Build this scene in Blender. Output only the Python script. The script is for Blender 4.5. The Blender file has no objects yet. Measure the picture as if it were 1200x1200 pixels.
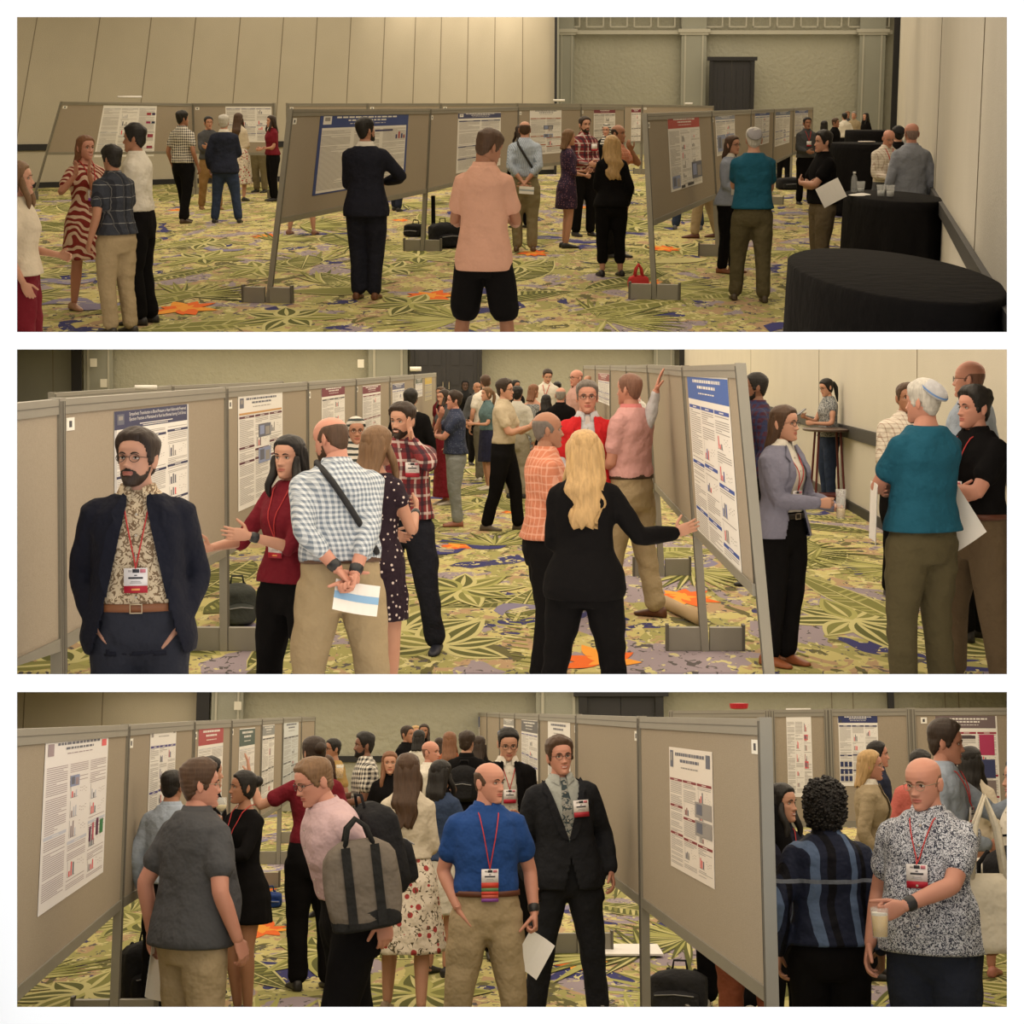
import bpy, math, random
import numpy as np
from mathutils import Matrix, Vector

# ------------------------------------------------------------------ camera
F = 2000.0                      # focal length in pixels of the 1200 x 1200 frame
CXP, CYP = 600.0, 480.0         # principal point
CAM_Z = 6.0
EYE = 1.95                      # eye height over every floor
C = bpy.context.scene.collection
SC = bpy.context.scene
cam_data = bpy.data.cameras.new('camera')
cam_data.sensor_fit = 'HORIZONTAL'
cam_data.sensor_width = 36.0
cam_data.lens = 36.0 * F / 1200.0
cam_data.shift_y = -(600.0 - CYP) / 1200.0
cam_data.clip_start = 0.1
cam_data.clip_end = 500.0
cam = bpy.data.objects.new('camera', cam_data)
cam.location = (0, 0, CAM_Z)
cam.rotation_euler = (math.pi / 2, 0, 0)
C.objects.link(cam)
SC.camera = cam

# ------------------------------------------------------------------ world, exposure
world = bpy.data.worlds.new('world')
SC.world = world
world.use_nodes = True
world.node_tree.nodes['Background'].inputs[0].default_value = (1.0, 1.0, 1.0, 1)
world.node_tree.nodes['Background'].inputs[1].default_value = 0.68
SC.view_settings.view_transform = 'Standard'
SC.view_settings.look = 'None'
SC.view_settings.gamma = 1.0
SC.view_settings.exposure = 0.7
SC.cycles.max_bounces = 6
SC.cycles.diffuse_bounces = 3
SC.cycles.glossy_bounces = 3
SC.cycles.transmission_bounces = 6
SC.cycles.transparent_max_bounces = 8
SC.cycles.use_denoising = True
SC.cycles.sample_clamp_indirect = 4.0

# ------------------------------------------------------------------ the three halls
HOR = {1: 128.0, 2: 428.0, 3: 833.0}       # horizon row of each hall
TH = {i: math.atan((CYP - h) / F) for i, h in HOR.items()}
RM = {i: Matrix.Translation((0, 0, CAM_Z)) @ Matrix.Rotation(t, 4, 'X') for i, t in TH.items()}
RMI = {i: Matrix.Rotation(-t, 4, 'X') for i, t in TH.items()}

def ray(i, x, y):
    return RMI[i] @ Vector(((x - CXP) / F, 1.0, (CYP - y) / F))
def pt(i, x, y, s):              # the point seen at pixel x, y where one metre spans s pixels
    r = ray(i, x, y)
    return r * ((F / s) / r.y)
def fpt(i, x, y):                # floor point under a pixel
    r = ray(i, x, y)
    return r * (-EYE / r.z)

# unseen area lights added in place of the halls' overhead downlights: (hall, row, near depth, far depth, half width factor, radiance, colour)
WARM = (1.0, 0.84, 0.64)
def ceiling_fill(i, row, d0, d1, x0, x1, rad, col=WARM):
    """a broad area light, added out of view, lying in the plane seen at pixel row `row`"""
    z = (CYP - row) / F
    a = Vector((0, d0, d0 * z)); b = Vector((0, d1, d1 * z))
    mid = (a + b) / 2; ln = (b - a).length
    ld = bpy.data.lights.new('ceiling_fill', 'AREA')
    ld.shape = 'RECTANGLE'
    w = (x1 - x0)
    ld.size = w; ld.size_y = ln
    ld.color = col
    ld.energy = rad * math.pi * w * ln
    o = bpy.data.objects.new('ceiling_fill', ld)
    yv = (b - a).normalized(); xv = Vector((1, 0, 0)); zv = xv.cross(yv)
    m = Matrix((xv, yv, zv)).transposed().to_4x4()
    m.translation = Vector(((x0 + x1) / 2, mid.y, CAM_Z + mid.z))
    o.matrix_world = m
    C.objects.link(o)
    return o
L2, L3 = 1.12, 1.0
for (d0, d1) in ((6.6, 12), (12, 22), (22, 42), (42, 70.5)):
    ceiling_fill(2, 402.0, d0, d1, -.3 * (d0 + d1) / 2, .3 * (d0 + d1) / 2, L2)
for (d0, d1) in ((6.6, 12), (12, 20), (20, 33.6)):
    ceiling_fill(3, 803.5, d0, d1, -.3 * (d0 + d1) / 2, .3 * (d0 + d1) / 2, L3)
def hall_fill(x, y, z, w, l, rad, col=WARM):        # hall 1: added area lights high over the floor, out of view (hall coordinates)
    ld = bpy.data.lights.new('ceiling_fill', 'AREA')
    ld.shape = 'RECTANGLE'; ld.size = w; ld.size_y = l; ld.color = col
    ld.energy = rad * math.pi * w * l
    o = bpy.data.objects.new('ceiling_fill', ld)
    o.matrix_world = RM[1] @ Matrix.Translation((x, y, z))
    C.objects.link(o)
hall_fill(0, 12, 3.4, 7, 9, .95)
hall_fill(0, 26, 4.4, 13, 14, 1.05)
hall_fill(2, 46, 4.4, 20, 22, .95)
hall_fill(4, 66, 4.5, 30, 17, 1.0)  # added to brighten the far back wall
hall_fill(-10.5, 33, 4.4, 5, 13, 1.5)  # extra light added to lift the left end of the cream wall
for x_, s_ in ((470, 40.2), (508, 39.8), (560, 39.2), (592, 38.8), (628, 38.4)):      # downlights washing the long movable wall
    g_ = pt(1, x_, HOR[1], s_); sd = bpy.data.lights.new('downlight', 'SPOT'); sd.energy = 170; sd.spot_size = 1.25; sd.spot_blend = .7; sd.color = WARM; sd.shadow_soft_size = .15
    so = bpy.data.objects.new('downlight', sd); so.matrix_world = RM[1] @ Matrix.Translation((g_.x, g_.y - 1.1, 4.7)) @ Matrix.Rotation(.30, 4, 'X'); C.objects.link(so)

# ------------------------------------------------------------------ helpers
def tag(o, label=None, cat=None, group=None, kind=None):
    if label: o['label'] = label
    if cat: o['category'] = cat
    if group: o['group'] = group
    if kind: o['kind'] = kind
    return o

def sset(s):
    return s if isinstance(s, tuple) else (s, s, s)

class MB:
    """collects quads / triangles with a material index"""
    def __init__(self):
        self.v = []; self.f = []; self.m = []; self.n = 0
    def add(self, verts, faces, mi=0):
        b = self.n
        self.v.extend([tuple(p) for p in verts]); self.n += len(verts)
        for f in faces:
            self.f.append(tuple(b + k for k in f)); self.m.append(mi)
    def quad(self, a, b, c, d, mi=0):
        self.add([a, b, c, d], [(0, 1, 2, 3)], mi)
    def box(self, x0, x1, y0, y1, z0, z1, mi=0):
        v = [(x, y, z) for x in (x0, x1) for y in (y0, y1) for z in (z0, z1)]
        self.add(v, [(0, 1, 3, 2), (4, 6, 7, 5), (0, 4, 5, 1), (2, 3, 7, 6), (0, 2, 6, 4), (1, 5, 7, 3)], mi)
    def hexa(self, p, mi=0):     # p: 8 points, bottom 4 ccw then top 4 ccw
        self.add(p, [(3, 2, 1, 0), (4, 5, 6, 7), (0, 1, 5, 4), (1, 2, 6, 5), (2, 3, 7, 6), (3, 0, 4, 7)], mi)
    def rings(self, R, mi=0, close=True, cap=True):
        n = len(R[0]); v = [p for r in R for p in r]; f = []
        for k in range(len(R) - 1):
            for j in range(n if close else n - 1):
                a = k * n + j; b = k * n + (j + 1) % n
                f.append((a, b, b + n, a + n))
        if cap:
            f.append(tuple(reversed(range(n)))); f.append(tuple((len(R) - 1) * n + j for j in range(n)))
        self.add(v, f, mi)
    def lathe(self, prof, c=(0, 0, 0), n=20, mi=0, sx=1, sy=1, cap=True):
        R = [[(c[0] + sx * r * math.cos(2 * math.pi * j / n), c[1] + sy * r * math.sin(2 * math.pi * j / n), c[2] + z) for j in range(n)] for r, z in prof]
        self.rings(R, mi, cap=cap)
    def tube(self, pts, r, n=8, mi=0):
        pts = [Vector(p) for p in pts]
        rs = r if isinstance(r, (list, tuple)) else [r] * len(pts)
        R = []; up = Vector((0.013, 0.21, 1)).normalized()
        for k, p in enumerate(pts):
            t = (pts[min(k + 1, len(pts) - 1)] - pts[max(k - 1, 0)])
            t = t.normalized() if t.length > 1e-9 else Vector((0, 0, 1))
            u = up.cross(t)
            if u.length < 0.1: u = Vector((1, 0, 0)).cross(t)
            u.normalize(); w = t.cross(u)
            R.append([tuple(p + rs[k] * (u * math.cos(2 * math.pi * j / n) + w * math.sin(2 * math.pi * j / n))) for j in range(n)])
        self.rings(R, mi)
    def mesh(self, name, mats, smooth=False):
        me = bpy.data.meshes.new(name)
        me.from_pydata(self.v, [], self.f)
        for m in mats: me.materials.append(m)
        me.polygons.foreach_set('material_index', self.m)
        if smooth: me.polygons.foreach_set('use_smooth', [True] * len(self.f))
        me.update()
        return me
    def build(self, name, mats, parent=None, mat=None, smooth=False):
        if not isinstance(mats, (list, tuple)): mats = [mats]
        o = bpy.data.objects.new(name, self.mesh(name, mats, smooth))
        C.objects.link(o)
        if parent: o.parent = parent
        if mat is not None: o.matrix_world = mat
        return o

def empty(name, m):
    o = bpy.data.objects.new(name, None); C.objects.link(o)
    o.empty_display_size = 0.1
    o.matrix_world = m
    return o

# ------------------------------------------------------------------ materials
MATS = {}
def newmat(key):
    m = bpy.data.materials.new(key); m.use_nodes = True
    nt = m.node_tree
    return m, nt, nt.nodes['Principled BSDF']
def N(nt, t, **kw):
    n = nt.nodes.new(t)
    for k, v in kw.items():
        if k[0] == '_': n.inputs[int(k[1:])].default_value = v
        else: setattr(n, k, v)
    return n
def c4(c): return (c[0], c[1], c[2], 1.0)
def coords(nt, scale=(1, 1, 1)):
    tc = N(nt, 'ShaderNodeTexCoord'); mp = N(nt, 'ShaderNodeMapping')
    mp.inputs['Scale'].default_value = scale
    nt.links.new(tc.outputs['Object'], mp.inputs[0])
    return mp.outputs[0]
def mixc(nt, fac, a, b):
    mx = N(nt, 'ShaderNodeMix', data_type='RGBA')
    for s, v in ((mx.inputs[0], fac), (mx.inputs[6], a), (mx.inputs[7], b)):
        if isinstance(v, tuple): s.default_value = c4(v)
        elif isinstance(v, (int, float)): s.default_value = v
        else: nt.links.new(v, s)
    return mx.outputs[2]
def math_(nt, op, a, b=None):
    n = N(nt, 'ShaderNodeMath', operation=op)
    for s, v in ((n.inputs[0], a), (n.inputs[1], b)):
        if v is None: continue
        if isinstance(v, (int, float)): s.default_value = v
        else: nt.links.new(v, s)
    return n.outputs[0]
def bump(nt, bs, vec, scale, strength, dist=0.01, detail=3):
    no = N(nt, 'ShaderNodeTexNoise'); no.inputs['Scale'].default_value = scale; no.inputs['Detail'].default_value = detail
    nt.links.new(vec, no.inputs['Vector'])
    b = N(nt, 'ShaderNodeBump'); b.inputs['Strength'].default_value = strength; b.inputs['Distance'].default_value = dist
    nt.links.new(no.outputs['Fac'], b.inputs['Height'])
    nt.links.new(b.outputs[0], bs.inputs['Normal'])
    return no.outputs['Fac']

def plain(col, rough=0.6, metal=0.0, bmp=None, key=None, spec=0.4, var=0.0, sheen=0.0, vscale=6):
    k = key or ('p', col, rough, metal, bmp, spec, var, sheen)
    if k in MATS: return MATS[k]
    m, nt, bs = newmat('surface')
    bs.inputs['Base Color'].default_value = c4(col)
    bs.inputs['Roughness'].default_value = rough
    bs.inputs['Metallic'].default_value = metal
    bs.inputs['Specular IOR Level'].default_value = spec
    if bmp or var:
        v = coords(nt)
        sc_, st, di = bmp or (10, 0.05, 0.01)
        f = bump(nt, bs, v, sc_, st, di)
        if var:
            n2 = N(nt, 'ShaderNodeTexNoise'); n2.inputs['Scale'].default_value = vscale
            nt.links.new(v, n2.inputs['Vector'])
            nt.links.new(mixc(nt, n2.outputs['Fac'], tuple(c * (1 - var) for c in col), tuple(min(1, c * (1 + var)) for c in col)), bs.inputs['Base Color'])
    MATS[k] = m
    return m

def cloth(col, rough=0.85):
    return plain(col, rough, 0, (8, 0.7, 0.06), spec=0.15, var=0.12)
def velvet(col):
    return plain(col, 0.7, 0, (7, 0.4, 0.03), spec=0.25, var=0.08)

def stripes_fac(nt, coord, period, duty, phase=0.0):
    """1 inside the stripe"""
    a = math_(nt, 'MULTIPLY', coord, 1.0 / period)
    a = math_(nt, 'ADD', a, phase + 100.0)
    a = math_(nt, 'FRACT', a)
    return math_(nt, 'LESS_THAN', a, duty)
def uv_cloth(nt):
    tc = N(nt, 'ShaderNodeTexCoord'); sp = N(nt, 'ShaderNodeSeparateXYZ')
    nt.links.new(tc.outputs['Object'], sp.inputs[0])
    no = N(nt, 'ShaderNodeTexNoise'); no.inputs['Scale'].default_value = 7.0
    nt.links.new(tc.outputs['Object'], no.inputs['Vector'])
    wob = math_(nt, 'MULTIPLY', no.outputs['Fac'], 0.03)
    u = math_(nt, 'ADD', math_(nt, 'ADD', sp.outputs[0], math_(nt, 'MULTIPLY', sp.outputs[1], 0.8)), wob)
    w = math_(nt, 'ADD', sp.outputs[2], wob)
    return tc.outputs['Object'], u, w
def finish_cloth(nt, bs, vec, col):
    nt.links.new(col, bs.inputs['Base Color'])
    bs.inputs['Roughness'].default_value = 0.68; bs.inputs['Specular IOR Level'].default_value = 0.15
    bump(nt, bs, vec, 8, 0.7, 0.06)
def check(c0, c1, period, c2=None, duty=0.5):
    """gingham: c0 ground, c1 where bands cross, half tone on the bands"""
    k = ('check', c0, c1, period, c2, duty)
    if k in MATS: return MATS[k]
    m, nt, bs = newmat('checked_cloth')
    vec, u, w = uv_cloth(nt)
    a = stripes_fac(nt, u, period, duty); b = stripes_fac(nt, w, period, duty)
    s = math_(nt, 'MULTIPLY', math_(nt, 'ADD', a, b), 0.5)
    col = mixc(nt, s, c0, c1)
    if c2 is not None:
        p = math_(nt, 'MULTIPLY', a, b)
        col = mixc(nt, p, col, c2)
    finish_cloth(nt, bs, vec, col)
    MATS[k] = m; return m
def plaid(base, layers):
    """layers: (colour, period, duty, phase, strength, axis)"""
    k = ('plaid', base, tuple(layers))
    if k in MATS: return MATS[k]
    m, nt, bs = newmat('plaid_cloth')
    vec, u, w = uv_cloth(nt)
    col = base
    for (c, per, duty, ph, st, ax) in layers:
        f = stripes_fac(nt, u if ax == 0 else w, per, duty, ph)
        col = mixc(nt, math_(nt, 'MULTIPLY', f, st), col, c)
    finish_cloth(nt, bs, vec, col)
    MATS[k] = m; return m
def stripe(c0, c1, period, duty=0.5, axis=0):
    return plaid(c0, [(c1, period, duty, 0, 1.0, axis)])
def dots(base, c, scale, rad):
    k = ('dots', base, c, scale, rad)
    if k in MATS: return MATS[k]
    m, nt, bs = newmat('dotted_cloth')
    vec, u, w = uv_cloth(nt)
    vo = N(nt, 'ShaderNodeTexVoronoi'); vo.inputs['Scale'].default_value = scale; vo.inputs['Randomness'].default_value = 0.55
    nt.links.new(vec, vo.inputs['Vector'])
    col = mixc(nt, math_(nt, 'LESS_THAN', vo.outputs['Distance'], rad), base, c)
    finish_cloth(nt, bs, vec, col); MATS[k] = m; return m
def squiggle(base, c, scale, thr=0.5, dist=2.0, c3=None):
    """dense leafy or zebra print"""
    k = ('squig', base, c, scale, thr, dist, c3)
    if k in MATS: return MATS[k]
    m, nt, bs = newmat('printed_cloth')
    vec = coords(nt)
    no = N(nt, 'ShaderNodeTexNoise'); no.inputs['Scale'].default_value = scale; no.inputs['Detail'].default_value = 1.5
    no.inputs['Distortion'].default_value = dist
    nt.links.new(vec, no.inputs['Vector'])
    col = mixc(nt, math_(nt, 'GREATER_THAN', no.outputs['Fac'], thr), base, c)
    if c3:
        n2 = N(nt, 'ShaderNodeTexNoise'); n2.inputs['Scale'].default_value = scale * .7
        nt.links.new(vec, n2.inputs['Vector'])
        col = mixc(nt, math_(nt, 'GREATER_THAN', n2.outputs['Fac'], .6), col, c3)
    finish_cloth(nt, bs, vec, col); MATS[k] = m; return m
def zebra(c0, c1, scale=9):
    k = ('zebra', c0, c1, scale)
    if k in MATS: return MATS[k]
    m, nt, bs = newmat('leaf_print_cloth')
    vec = coords(nt)
    wv = N(nt, 'ShaderNodeTexWave'); wv.inputs['Scale'].default_value = scale; wv.inputs['Distortion'].default_value = 9
    wv.inputs['Detail'].default_value = 1.0; wv.inputs['Detail Scale'].default_value = 0.9
    wv.bands_direction = 'DIAGONAL'
    nt.links.new(vec, wv.inputs['Vector'])
    col = mixc(nt, math_(nt, 'GREATER_THAN', wv.outputs['Fac'], .45), c0, c1)
    finish_cloth(nt, bs, vec, col); MATS[k] = m; return m
def floral(base, c1, c2, scale=16):
    k = ('floral', base, c1, c2, scale)
    if k in MATS: return MATS[k]
    m, nt, bs = newmat('floral_cloth')
    vec = coords(nt)
    vo = N(nt, 'ShaderNodeTexVoronoi'); vo.inputs['Scale'].default_value = scale
    nt.links.new(vec, vo.inputs['Vector'])
    col = mixc(nt, math_(nt, 'LESS_THAN', vo.outputs['Distance'], .30), base, c1)
    no = N(nt, 'ShaderNodeTexNoise'); no.inputs['Scale'].default_value = scale * 1.6; no.inputs['Distortion'].default_value = 2
    nt.links.new(vec, no.inputs['Vector'])
    col = mixc(nt, math_(nt, 'GREATER_THAN', no.outputs['Fac'], .60), col, c2)
    finish_cloth(nt, bs, vec, col); MATS[k] = m; return m

WHITE = plain((0.80, 0.78, 0.74), 0.6)
PAPER = plain((0.82, 0.80, 0.77), 0.55)
BLACK = plain((0.012, 0.012, 0.014), 0.5)
GLASSM = None
def glass_mat():
    global GLASSM
    if GLASSM: return GLASSM
    m, nt, bs = newmat('clear_glass')
    bs.inputs['Base Color'].default_value = (0.85, 0.87, 0.86, 1)
    bs.inputs['Roughness'].default_value = 0.05
    bs.inputs['Alpha'].default_value = 0.22
    bs.inputs['Specular IOR Level'].default_value = 0.8
    GLASSM = m; return m
# ------------------------------------------------------------------ room shells
def zrow(i, Y, row):
    th = TH[i]; k = (CYP - row) / F
    return Y * (k * math.cos(th) - math.sin(th)) / (math.cos(th) + k * math.sin(th))
BOT = {1: 394.0, 2: 796.0, 3: None}
TOP = {1: None, 2: 399.5, 3: 801.0}
CEILZ = 5.0
def zbot(i, Y):
    return -EYE if BOT[i] is None else max(-EYE, zrow(i, Y, BOT[i]))
def ztop(i, Y):
    return CEILZ if TOP[i] is None else min(12.0, zrow(i, Y, TOP[i]))
def ground(i, x, s):
    p = pt(i, x, HOR[i], s); return Vector((p.x, p.y, 0))

def wallmat(key, col, bs_=(60, 0.35, 0.02), var=0.06):
    return plain(col, 0.85, 0, bs_, key=key, spec=0.2, var=var, vscale=1.2)
W_CREAM = wallmat('wall_cream', (0.46, 0.42, 0.33))
W_GREY = wallmat('wall_grey', (0.31, 0.315, 0.265))
W_TEX = wallmat('wall_textured', (0.37, 0.365, 0.29), (6, 0.8, 0.06))
W_WHITE = wallmat('wall_pale', (0.55, 0.52, 0.45), (70, 0.3, 0.01))
TRIMC = plain((0.43, 0.42, 0.35), 0.6)
DARK = plain((0.015, 0.015, 0.017), 0.55)
SEAM = plain((0.22, 0.19, 0.14), 0.9)
FRONTW = plain((0.93, 0.93, 0.93), 0.9, spec=0.1)

def wallstrip(mb, i, a, b, off0, off1, z0, z1, mi=0, n=1):
    """box along the ground line a -> b; off = distance towards the camera side; z0, z1 numbers or None (floor, top)"""
    d = (b - a); t = d.normalized(); nrm = Vector((t.y, -t.x, 0))
    if nrm.dot(-(a + b)) < 0: nrm = -nrm
    for k in range(n):
        p = a + d * (k / n); q = a + d * ((k + 1) / n)
        pts = []
        for zz in (z0, z1):
            for (g, o) in ((p, off0), (q, off0), (q, off1), (p, off1)):
                P = g + nrm * o
                lo = zbot(i, P.y); hi = ztop(i, P.y)
                z = lo if (zz is None and zz is z0 and len(pts) < 4) else (hi if zz is None else max(lo, min(hi, zz)))
                pts.append((P.x, P.y, z))
        if pts[4][2] - pts[0][2] < 1e-4: continue
        mb.hexa(pts, mi)
def wall(i, name, x0, s0, x1, s1, mat, seams=(), rail=None, base=None, n=8, seamw=0.006, lean=None):
    a = ground(i, x0, s0); b = ground(i, x1, s1)
    mb = MB()
    wallstrip(mb, i, a, b, -0.12, 0.0, None, None, 0, n)
    d = b - a
    t = d.normalized(); nr = Vector((t.y, -t.x, 0))
    if nr.dot(-(a + b)) < 0: nr = -nr
    for sx in seams:
        r = ray(i, sx, HOR[i]); det = (r.x * d.y - r.y * d.x)
        u = (a.y * r.x - a.x * r.y) / (-(det)) if abs(det) > 1e-9 else 0
        g = a + d * u
        w = seamw * (g.y / 30.0 + 0.4)
        lo, hi = zbot(i, g.y), ztop(i, g.y)
        p = [g - t * w + nr * .001, g + t * w + nr * .001, g + t * w + nr * .006, g - t * w + nr * .006]
        sh = t * ((lean(sx) if lean else 0) * (hi - lo))
        mb.hexa([(q.x, q.y, lo) for q in p] + [(q.x + sh.x, q.y + sh.y, hi) for q in p], 1)
    o = mb.build(name, [mat, SEAM], mat=RM[i]); tag(o, kind='structure')
    if rail:
        r = MB(); wallstrip(r, i, a, b, 0.0, rail[2], rail[0], rail[1], 0, n)
        tag(r.build('trim_%d' % trimn(), DARK, mat=RM[i]), kind='structure')
    if base:
        r = MB(); wallstrip(r, i, a, b, 0.0, 0.03, None, -EYE + base, 0, n)
        tag(r.build('baseboard_%s' % name.split('_', 1)[1], DARK, mat=RM[i]), kind='structure')
    return a, b
_tn = [0]
def trimn():
    _tn[0] += 1; return _tn[0]

def pilaster(i, xa, xb, s, cap=True, wallpt=None):
    a = ground(i, xa, s); b = ground(i, xb, s)
    mb = MB()
    wallstrip(mb, i, a, b, 0.02, 0.14, None, None, 0)
    w = (b - a).length; t = (b - a).normalized()
    for (u0, u1) in ((.12, .18), (.82, .88)):
        wallstrip(mb, i, a + t * w * u0, a + t * w * u1, 0.14, 0.17, -1.5, 3.15 if i == 1 else None, 1)
    if cap:
        wallstrip(mb, i, a - t * .15, b + t * .15, 0.02, 0.24, 3.25, 3.40, 1)
        wallstrip(mb, i, a - t * .08, b + t * .08, 0.02, 0.20, 3.15, 3.25, 1)
    tag(mb.build('trim_%d' % trimn(), [W_GREY, TRIMC], mat=RM[i]), kind='structure')

def double_door(i, xa, xb, s, ztop_, num, off=0.0):
    """dark doorway with two panelled leaves and frame"""
    a = ground(i, xa, s); b = ground(i, xb, s); t = (b - a).normalized(); w = (b - a).length
    root = empty('door_%d' % num, RM[i] @ Matrix.Translation((a.x, a.y, -EYE)))
    tag(root, kind='structure')
    h = ztop_ + EYE
    ang = math.atan2(t.y, t.x)
    root.matrix_world = root.matrix_world @ Matrix.Rotation(ang, 4, 'Z')
    fr = MB(); fr.box(-.1, .06, -.16, 0, 0, h); fr.box(w - .06, w + .1, -.16, 0, 0, h); fr.box(-.2, w + .2, -.2, 0, h, h + .16)
    fr.build('door_frame', DARK, root)
    leafm = plain((0.022, 0.022, 0.026), 0.5)
    for k in range(2):
        lf = MB(); x0 = .06 + k * (w / 2 - .06); x1 = x0 + w / 2 - .07
        lf.box(x0, x1, -.06, -.01, 0.01, h)
        for r in range(3):
            z0 = .3 + r * (h - .4) / 3; z1 = z0 + (h - .4) / 3 - .25
            for q in range(2):
                xa_ = x0 + .2 + q * (x1 - x0 - .2) / 2; xb_ = xa_ + (x1 - x0) / 2 - .3
                lf.box(xa_, xb_, -.09, -.06, z0, z1)
        leaf = lf.build('door_leaf', leafm, root)
        hd = MB(); xh = x1 - .12 if k == 0 else x0 + .12
        hd.tube([(xh, -.1, .95), (xh, -.16, .97), (xh, -.16, 1.25), (xh, -.1, 1.27)], .02)
        hd.build('door_handle', plain((.5, .45, .35), .3, 1.0), leaf)
    return root

# ---- hall 1
WL1 = wall(1, 'wall_left', -90, 48, 651, 38, W_CREAM, seams=(-40, 5, 85, 150, 206, 262, 316, 358, 400, 442, 480, 512, 545, 578, 612), rail=(-1.02, -.86, .05), base=.14, lean=lambda x: .22 * max(0, 1 - (x - 20) / 600))
wall(1, 'wall_left.001', 651, 38, 655, 26.5, W_GREY)
wall(1, 'wall_back', 652, 26.5, 1052, 26.5, W_TEX, seams=())
g_ = MB()     # dark vertical gap where the movable wall meets the back wall
wallstrip(g_, 1, ground(1, 649.5, 38.1), ground(1, 652.5, 38.1), 0, .1, None, None)
tag(g_.build('trim_%d' % trimn(), DARK, mat=RM[1]), kind='structure')
def wp_right1(x):            # s on the right wall of hall 1 (linear in the column), through (1051, 26.5) and (1180, 234)
    return 26.5 + (x - 1051) * (234 - 26.5) / (1180 - 1051)
wall(1, 'wall_right', 1051, 26.5, 1205, wp_right1(1205), W_WHITE, seams=(1100, 1150), rail=(-1.0, -.88, .04), base=.12, n=30)
g_ = MB(); wallstrip(g_, 1, ground(1, 1044, 27.2), ground(1, 1051, 27.2), 0, .1, None, None)
tag(g_.build('trim_%d' % trimn(), DARK, mat=RM[1]), kind='structure')
for (xa, xb) in ((655, 672), (797, 826), (1004, 1034)):
    pilaster(1, xa, xb, 26.6)
g_ = MB()     # frieze of framed panels along the top of the back wall
fa, fb = ground(1, 655, 26.6), ground(1, 1042, 26.6)
wallstrip(g_, 1, fa, fb, 0, .10, 3.18, 3.34, 1)
wallstrip(g_, 1, fa, fb, 0, .12, 4.25, 4.4, 1)
nn = 14
for k in range(nn):
    p = fa + (fb - fa) * ((k + .12) / nn); q = fa + (fb - fa) * ((k + .88) / nn)
    dd = (q - p).normalized() * .06
    wallstrip(g_, 1, p, q, 0, .05, 3.46, 3.52, 1); wallstrip(g_, 1, p, q, 0, .05, 4.08, 4.14, 1)
    wallstrip(g_, 1, p, p + dd, 0, .05, 3.46, 4.14, 1); wallstrip(g_, 1, q - dd, q, 0, .05, 3.46, 4.14, 1)
tag(g_.build('trim_%d' % trimn(), [W_GREY, TRIMC], mat=RM[1]), kind='structure')
double_door(1, 833, 880, 26.8, 2.05, 1)
wall(1, 'wall_side', -90, 48, -140, 270, W_CREAM, n=14)

# ---- hall 2
S2 = 28.0
wall(2, 'wall_back.001', -260, S2, 88, S2, W_GREY, seams=(-60, 62), n=4)
wall(2, 'wall_back.002', 88, S2, 801, S2, W_TEX, n=6)
def wp_right2(x): return 28 + (x - 801) * (142.0 - 28) / (1180 - 801)
wall(2, 'wall_right.001', 801, 28, 1420, wp_right2(1420), W_WHITE, seams=(880, 960, 1075, 1200), rail=(-.98, -.82, .05), base=.12, n=20)
for (xa, xb) in ((84, 96), (796, 806)):
    g_ = MB(); wallstrip(g_, 2, ground(2, xa, S2 + .3), ground(2, xb, S2 + .3), 0, .1, None, None)
    tag(g_.build('trim_%d' % trimn(), DARK, mat=RM[2]), kind='structure')
for (xa, xb) in ((99, 133), (432, 478), (766, 790)):
    pilaster(2, xa, xb, S2 + .1, cap=False)
double_door(2, 484, 562, S2 + .3, .92, 2)
wall(2, 'wall_side.001', -260, S2, -300, 335, W_GREY, n=14)
g_ = MB()
for (x_, y_) in ((122, 449), (110, 425), (423, 426)):
    p = pt(2, x_, y_, S2 + .35); g_.box(p.x - .13, p.x + .13, p.y - .12, p.y - .02, p.z - .17, p.z + .17)
tag(g_.build('trim_%d' % trimn(), plain((.7, .68, .6), .5), mat=RM[2]), kind='structure')

# ---- hall 3
S3 = 58.0
wall(3, 'wall_back.003', -200, S3, 232, S3, W_CREAM, seams=(-40, 28, 120), rail=(-1.0, -.88, .05), n=3)
wall(3, 'wall_back.004', 232, S3, 1420, S3, W_TEX, seams=(975, 1000, 1108, 1124), rail=(-1.0, -.88, .05), n=6)
g_ = MB(); wallstrip(g_, 3, ground(3, 231, S3 + .3), ground(3, 246, S3 + .3), 0, .1, None, None)
tag(g_.build('trim_%d' % trimn(), DARK, mat=RM[3]), kind='structure')
g_ = MB(); wallstrip(g_, 3, ground(3, 1040, S3 + .3), ground(3, 1047, S3 + .3), 0, .1, None, None)
tag(g_.build('trim_%d' % trimn(), DARK, mat=RM[3]), kind='structure')
pilaster(3, 249, 286, S3 + .2, cap=False); pilaster(3, 628, 680, S3 + .2, cap=False)
double_door(3, 684, 771, S3 + .4, .28, 3)
wall(3, 'wall_side.002', -200, S3, -290, 295, W_CREAM, n=10)
wall(3, 'wall_side.003', 1420, S3, 1500, 295, W_CREAM, n=10)
g_ = MB(); p = pt(3, 279, 827, S3 + .8); g_.box(p.x - .07, p.x + .07, p.y - .05, p.y, p.z - .08, p.z + .08)
tag(g_.build('trim_%d' % trimn(), plain((.6, .58, .5), .5), mat=RM[3]), kind='structure')
wall(2, 'wall_side.004', 1420, wp_right2(1420), 1450, 335, W_WHITE, n=4)

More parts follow.
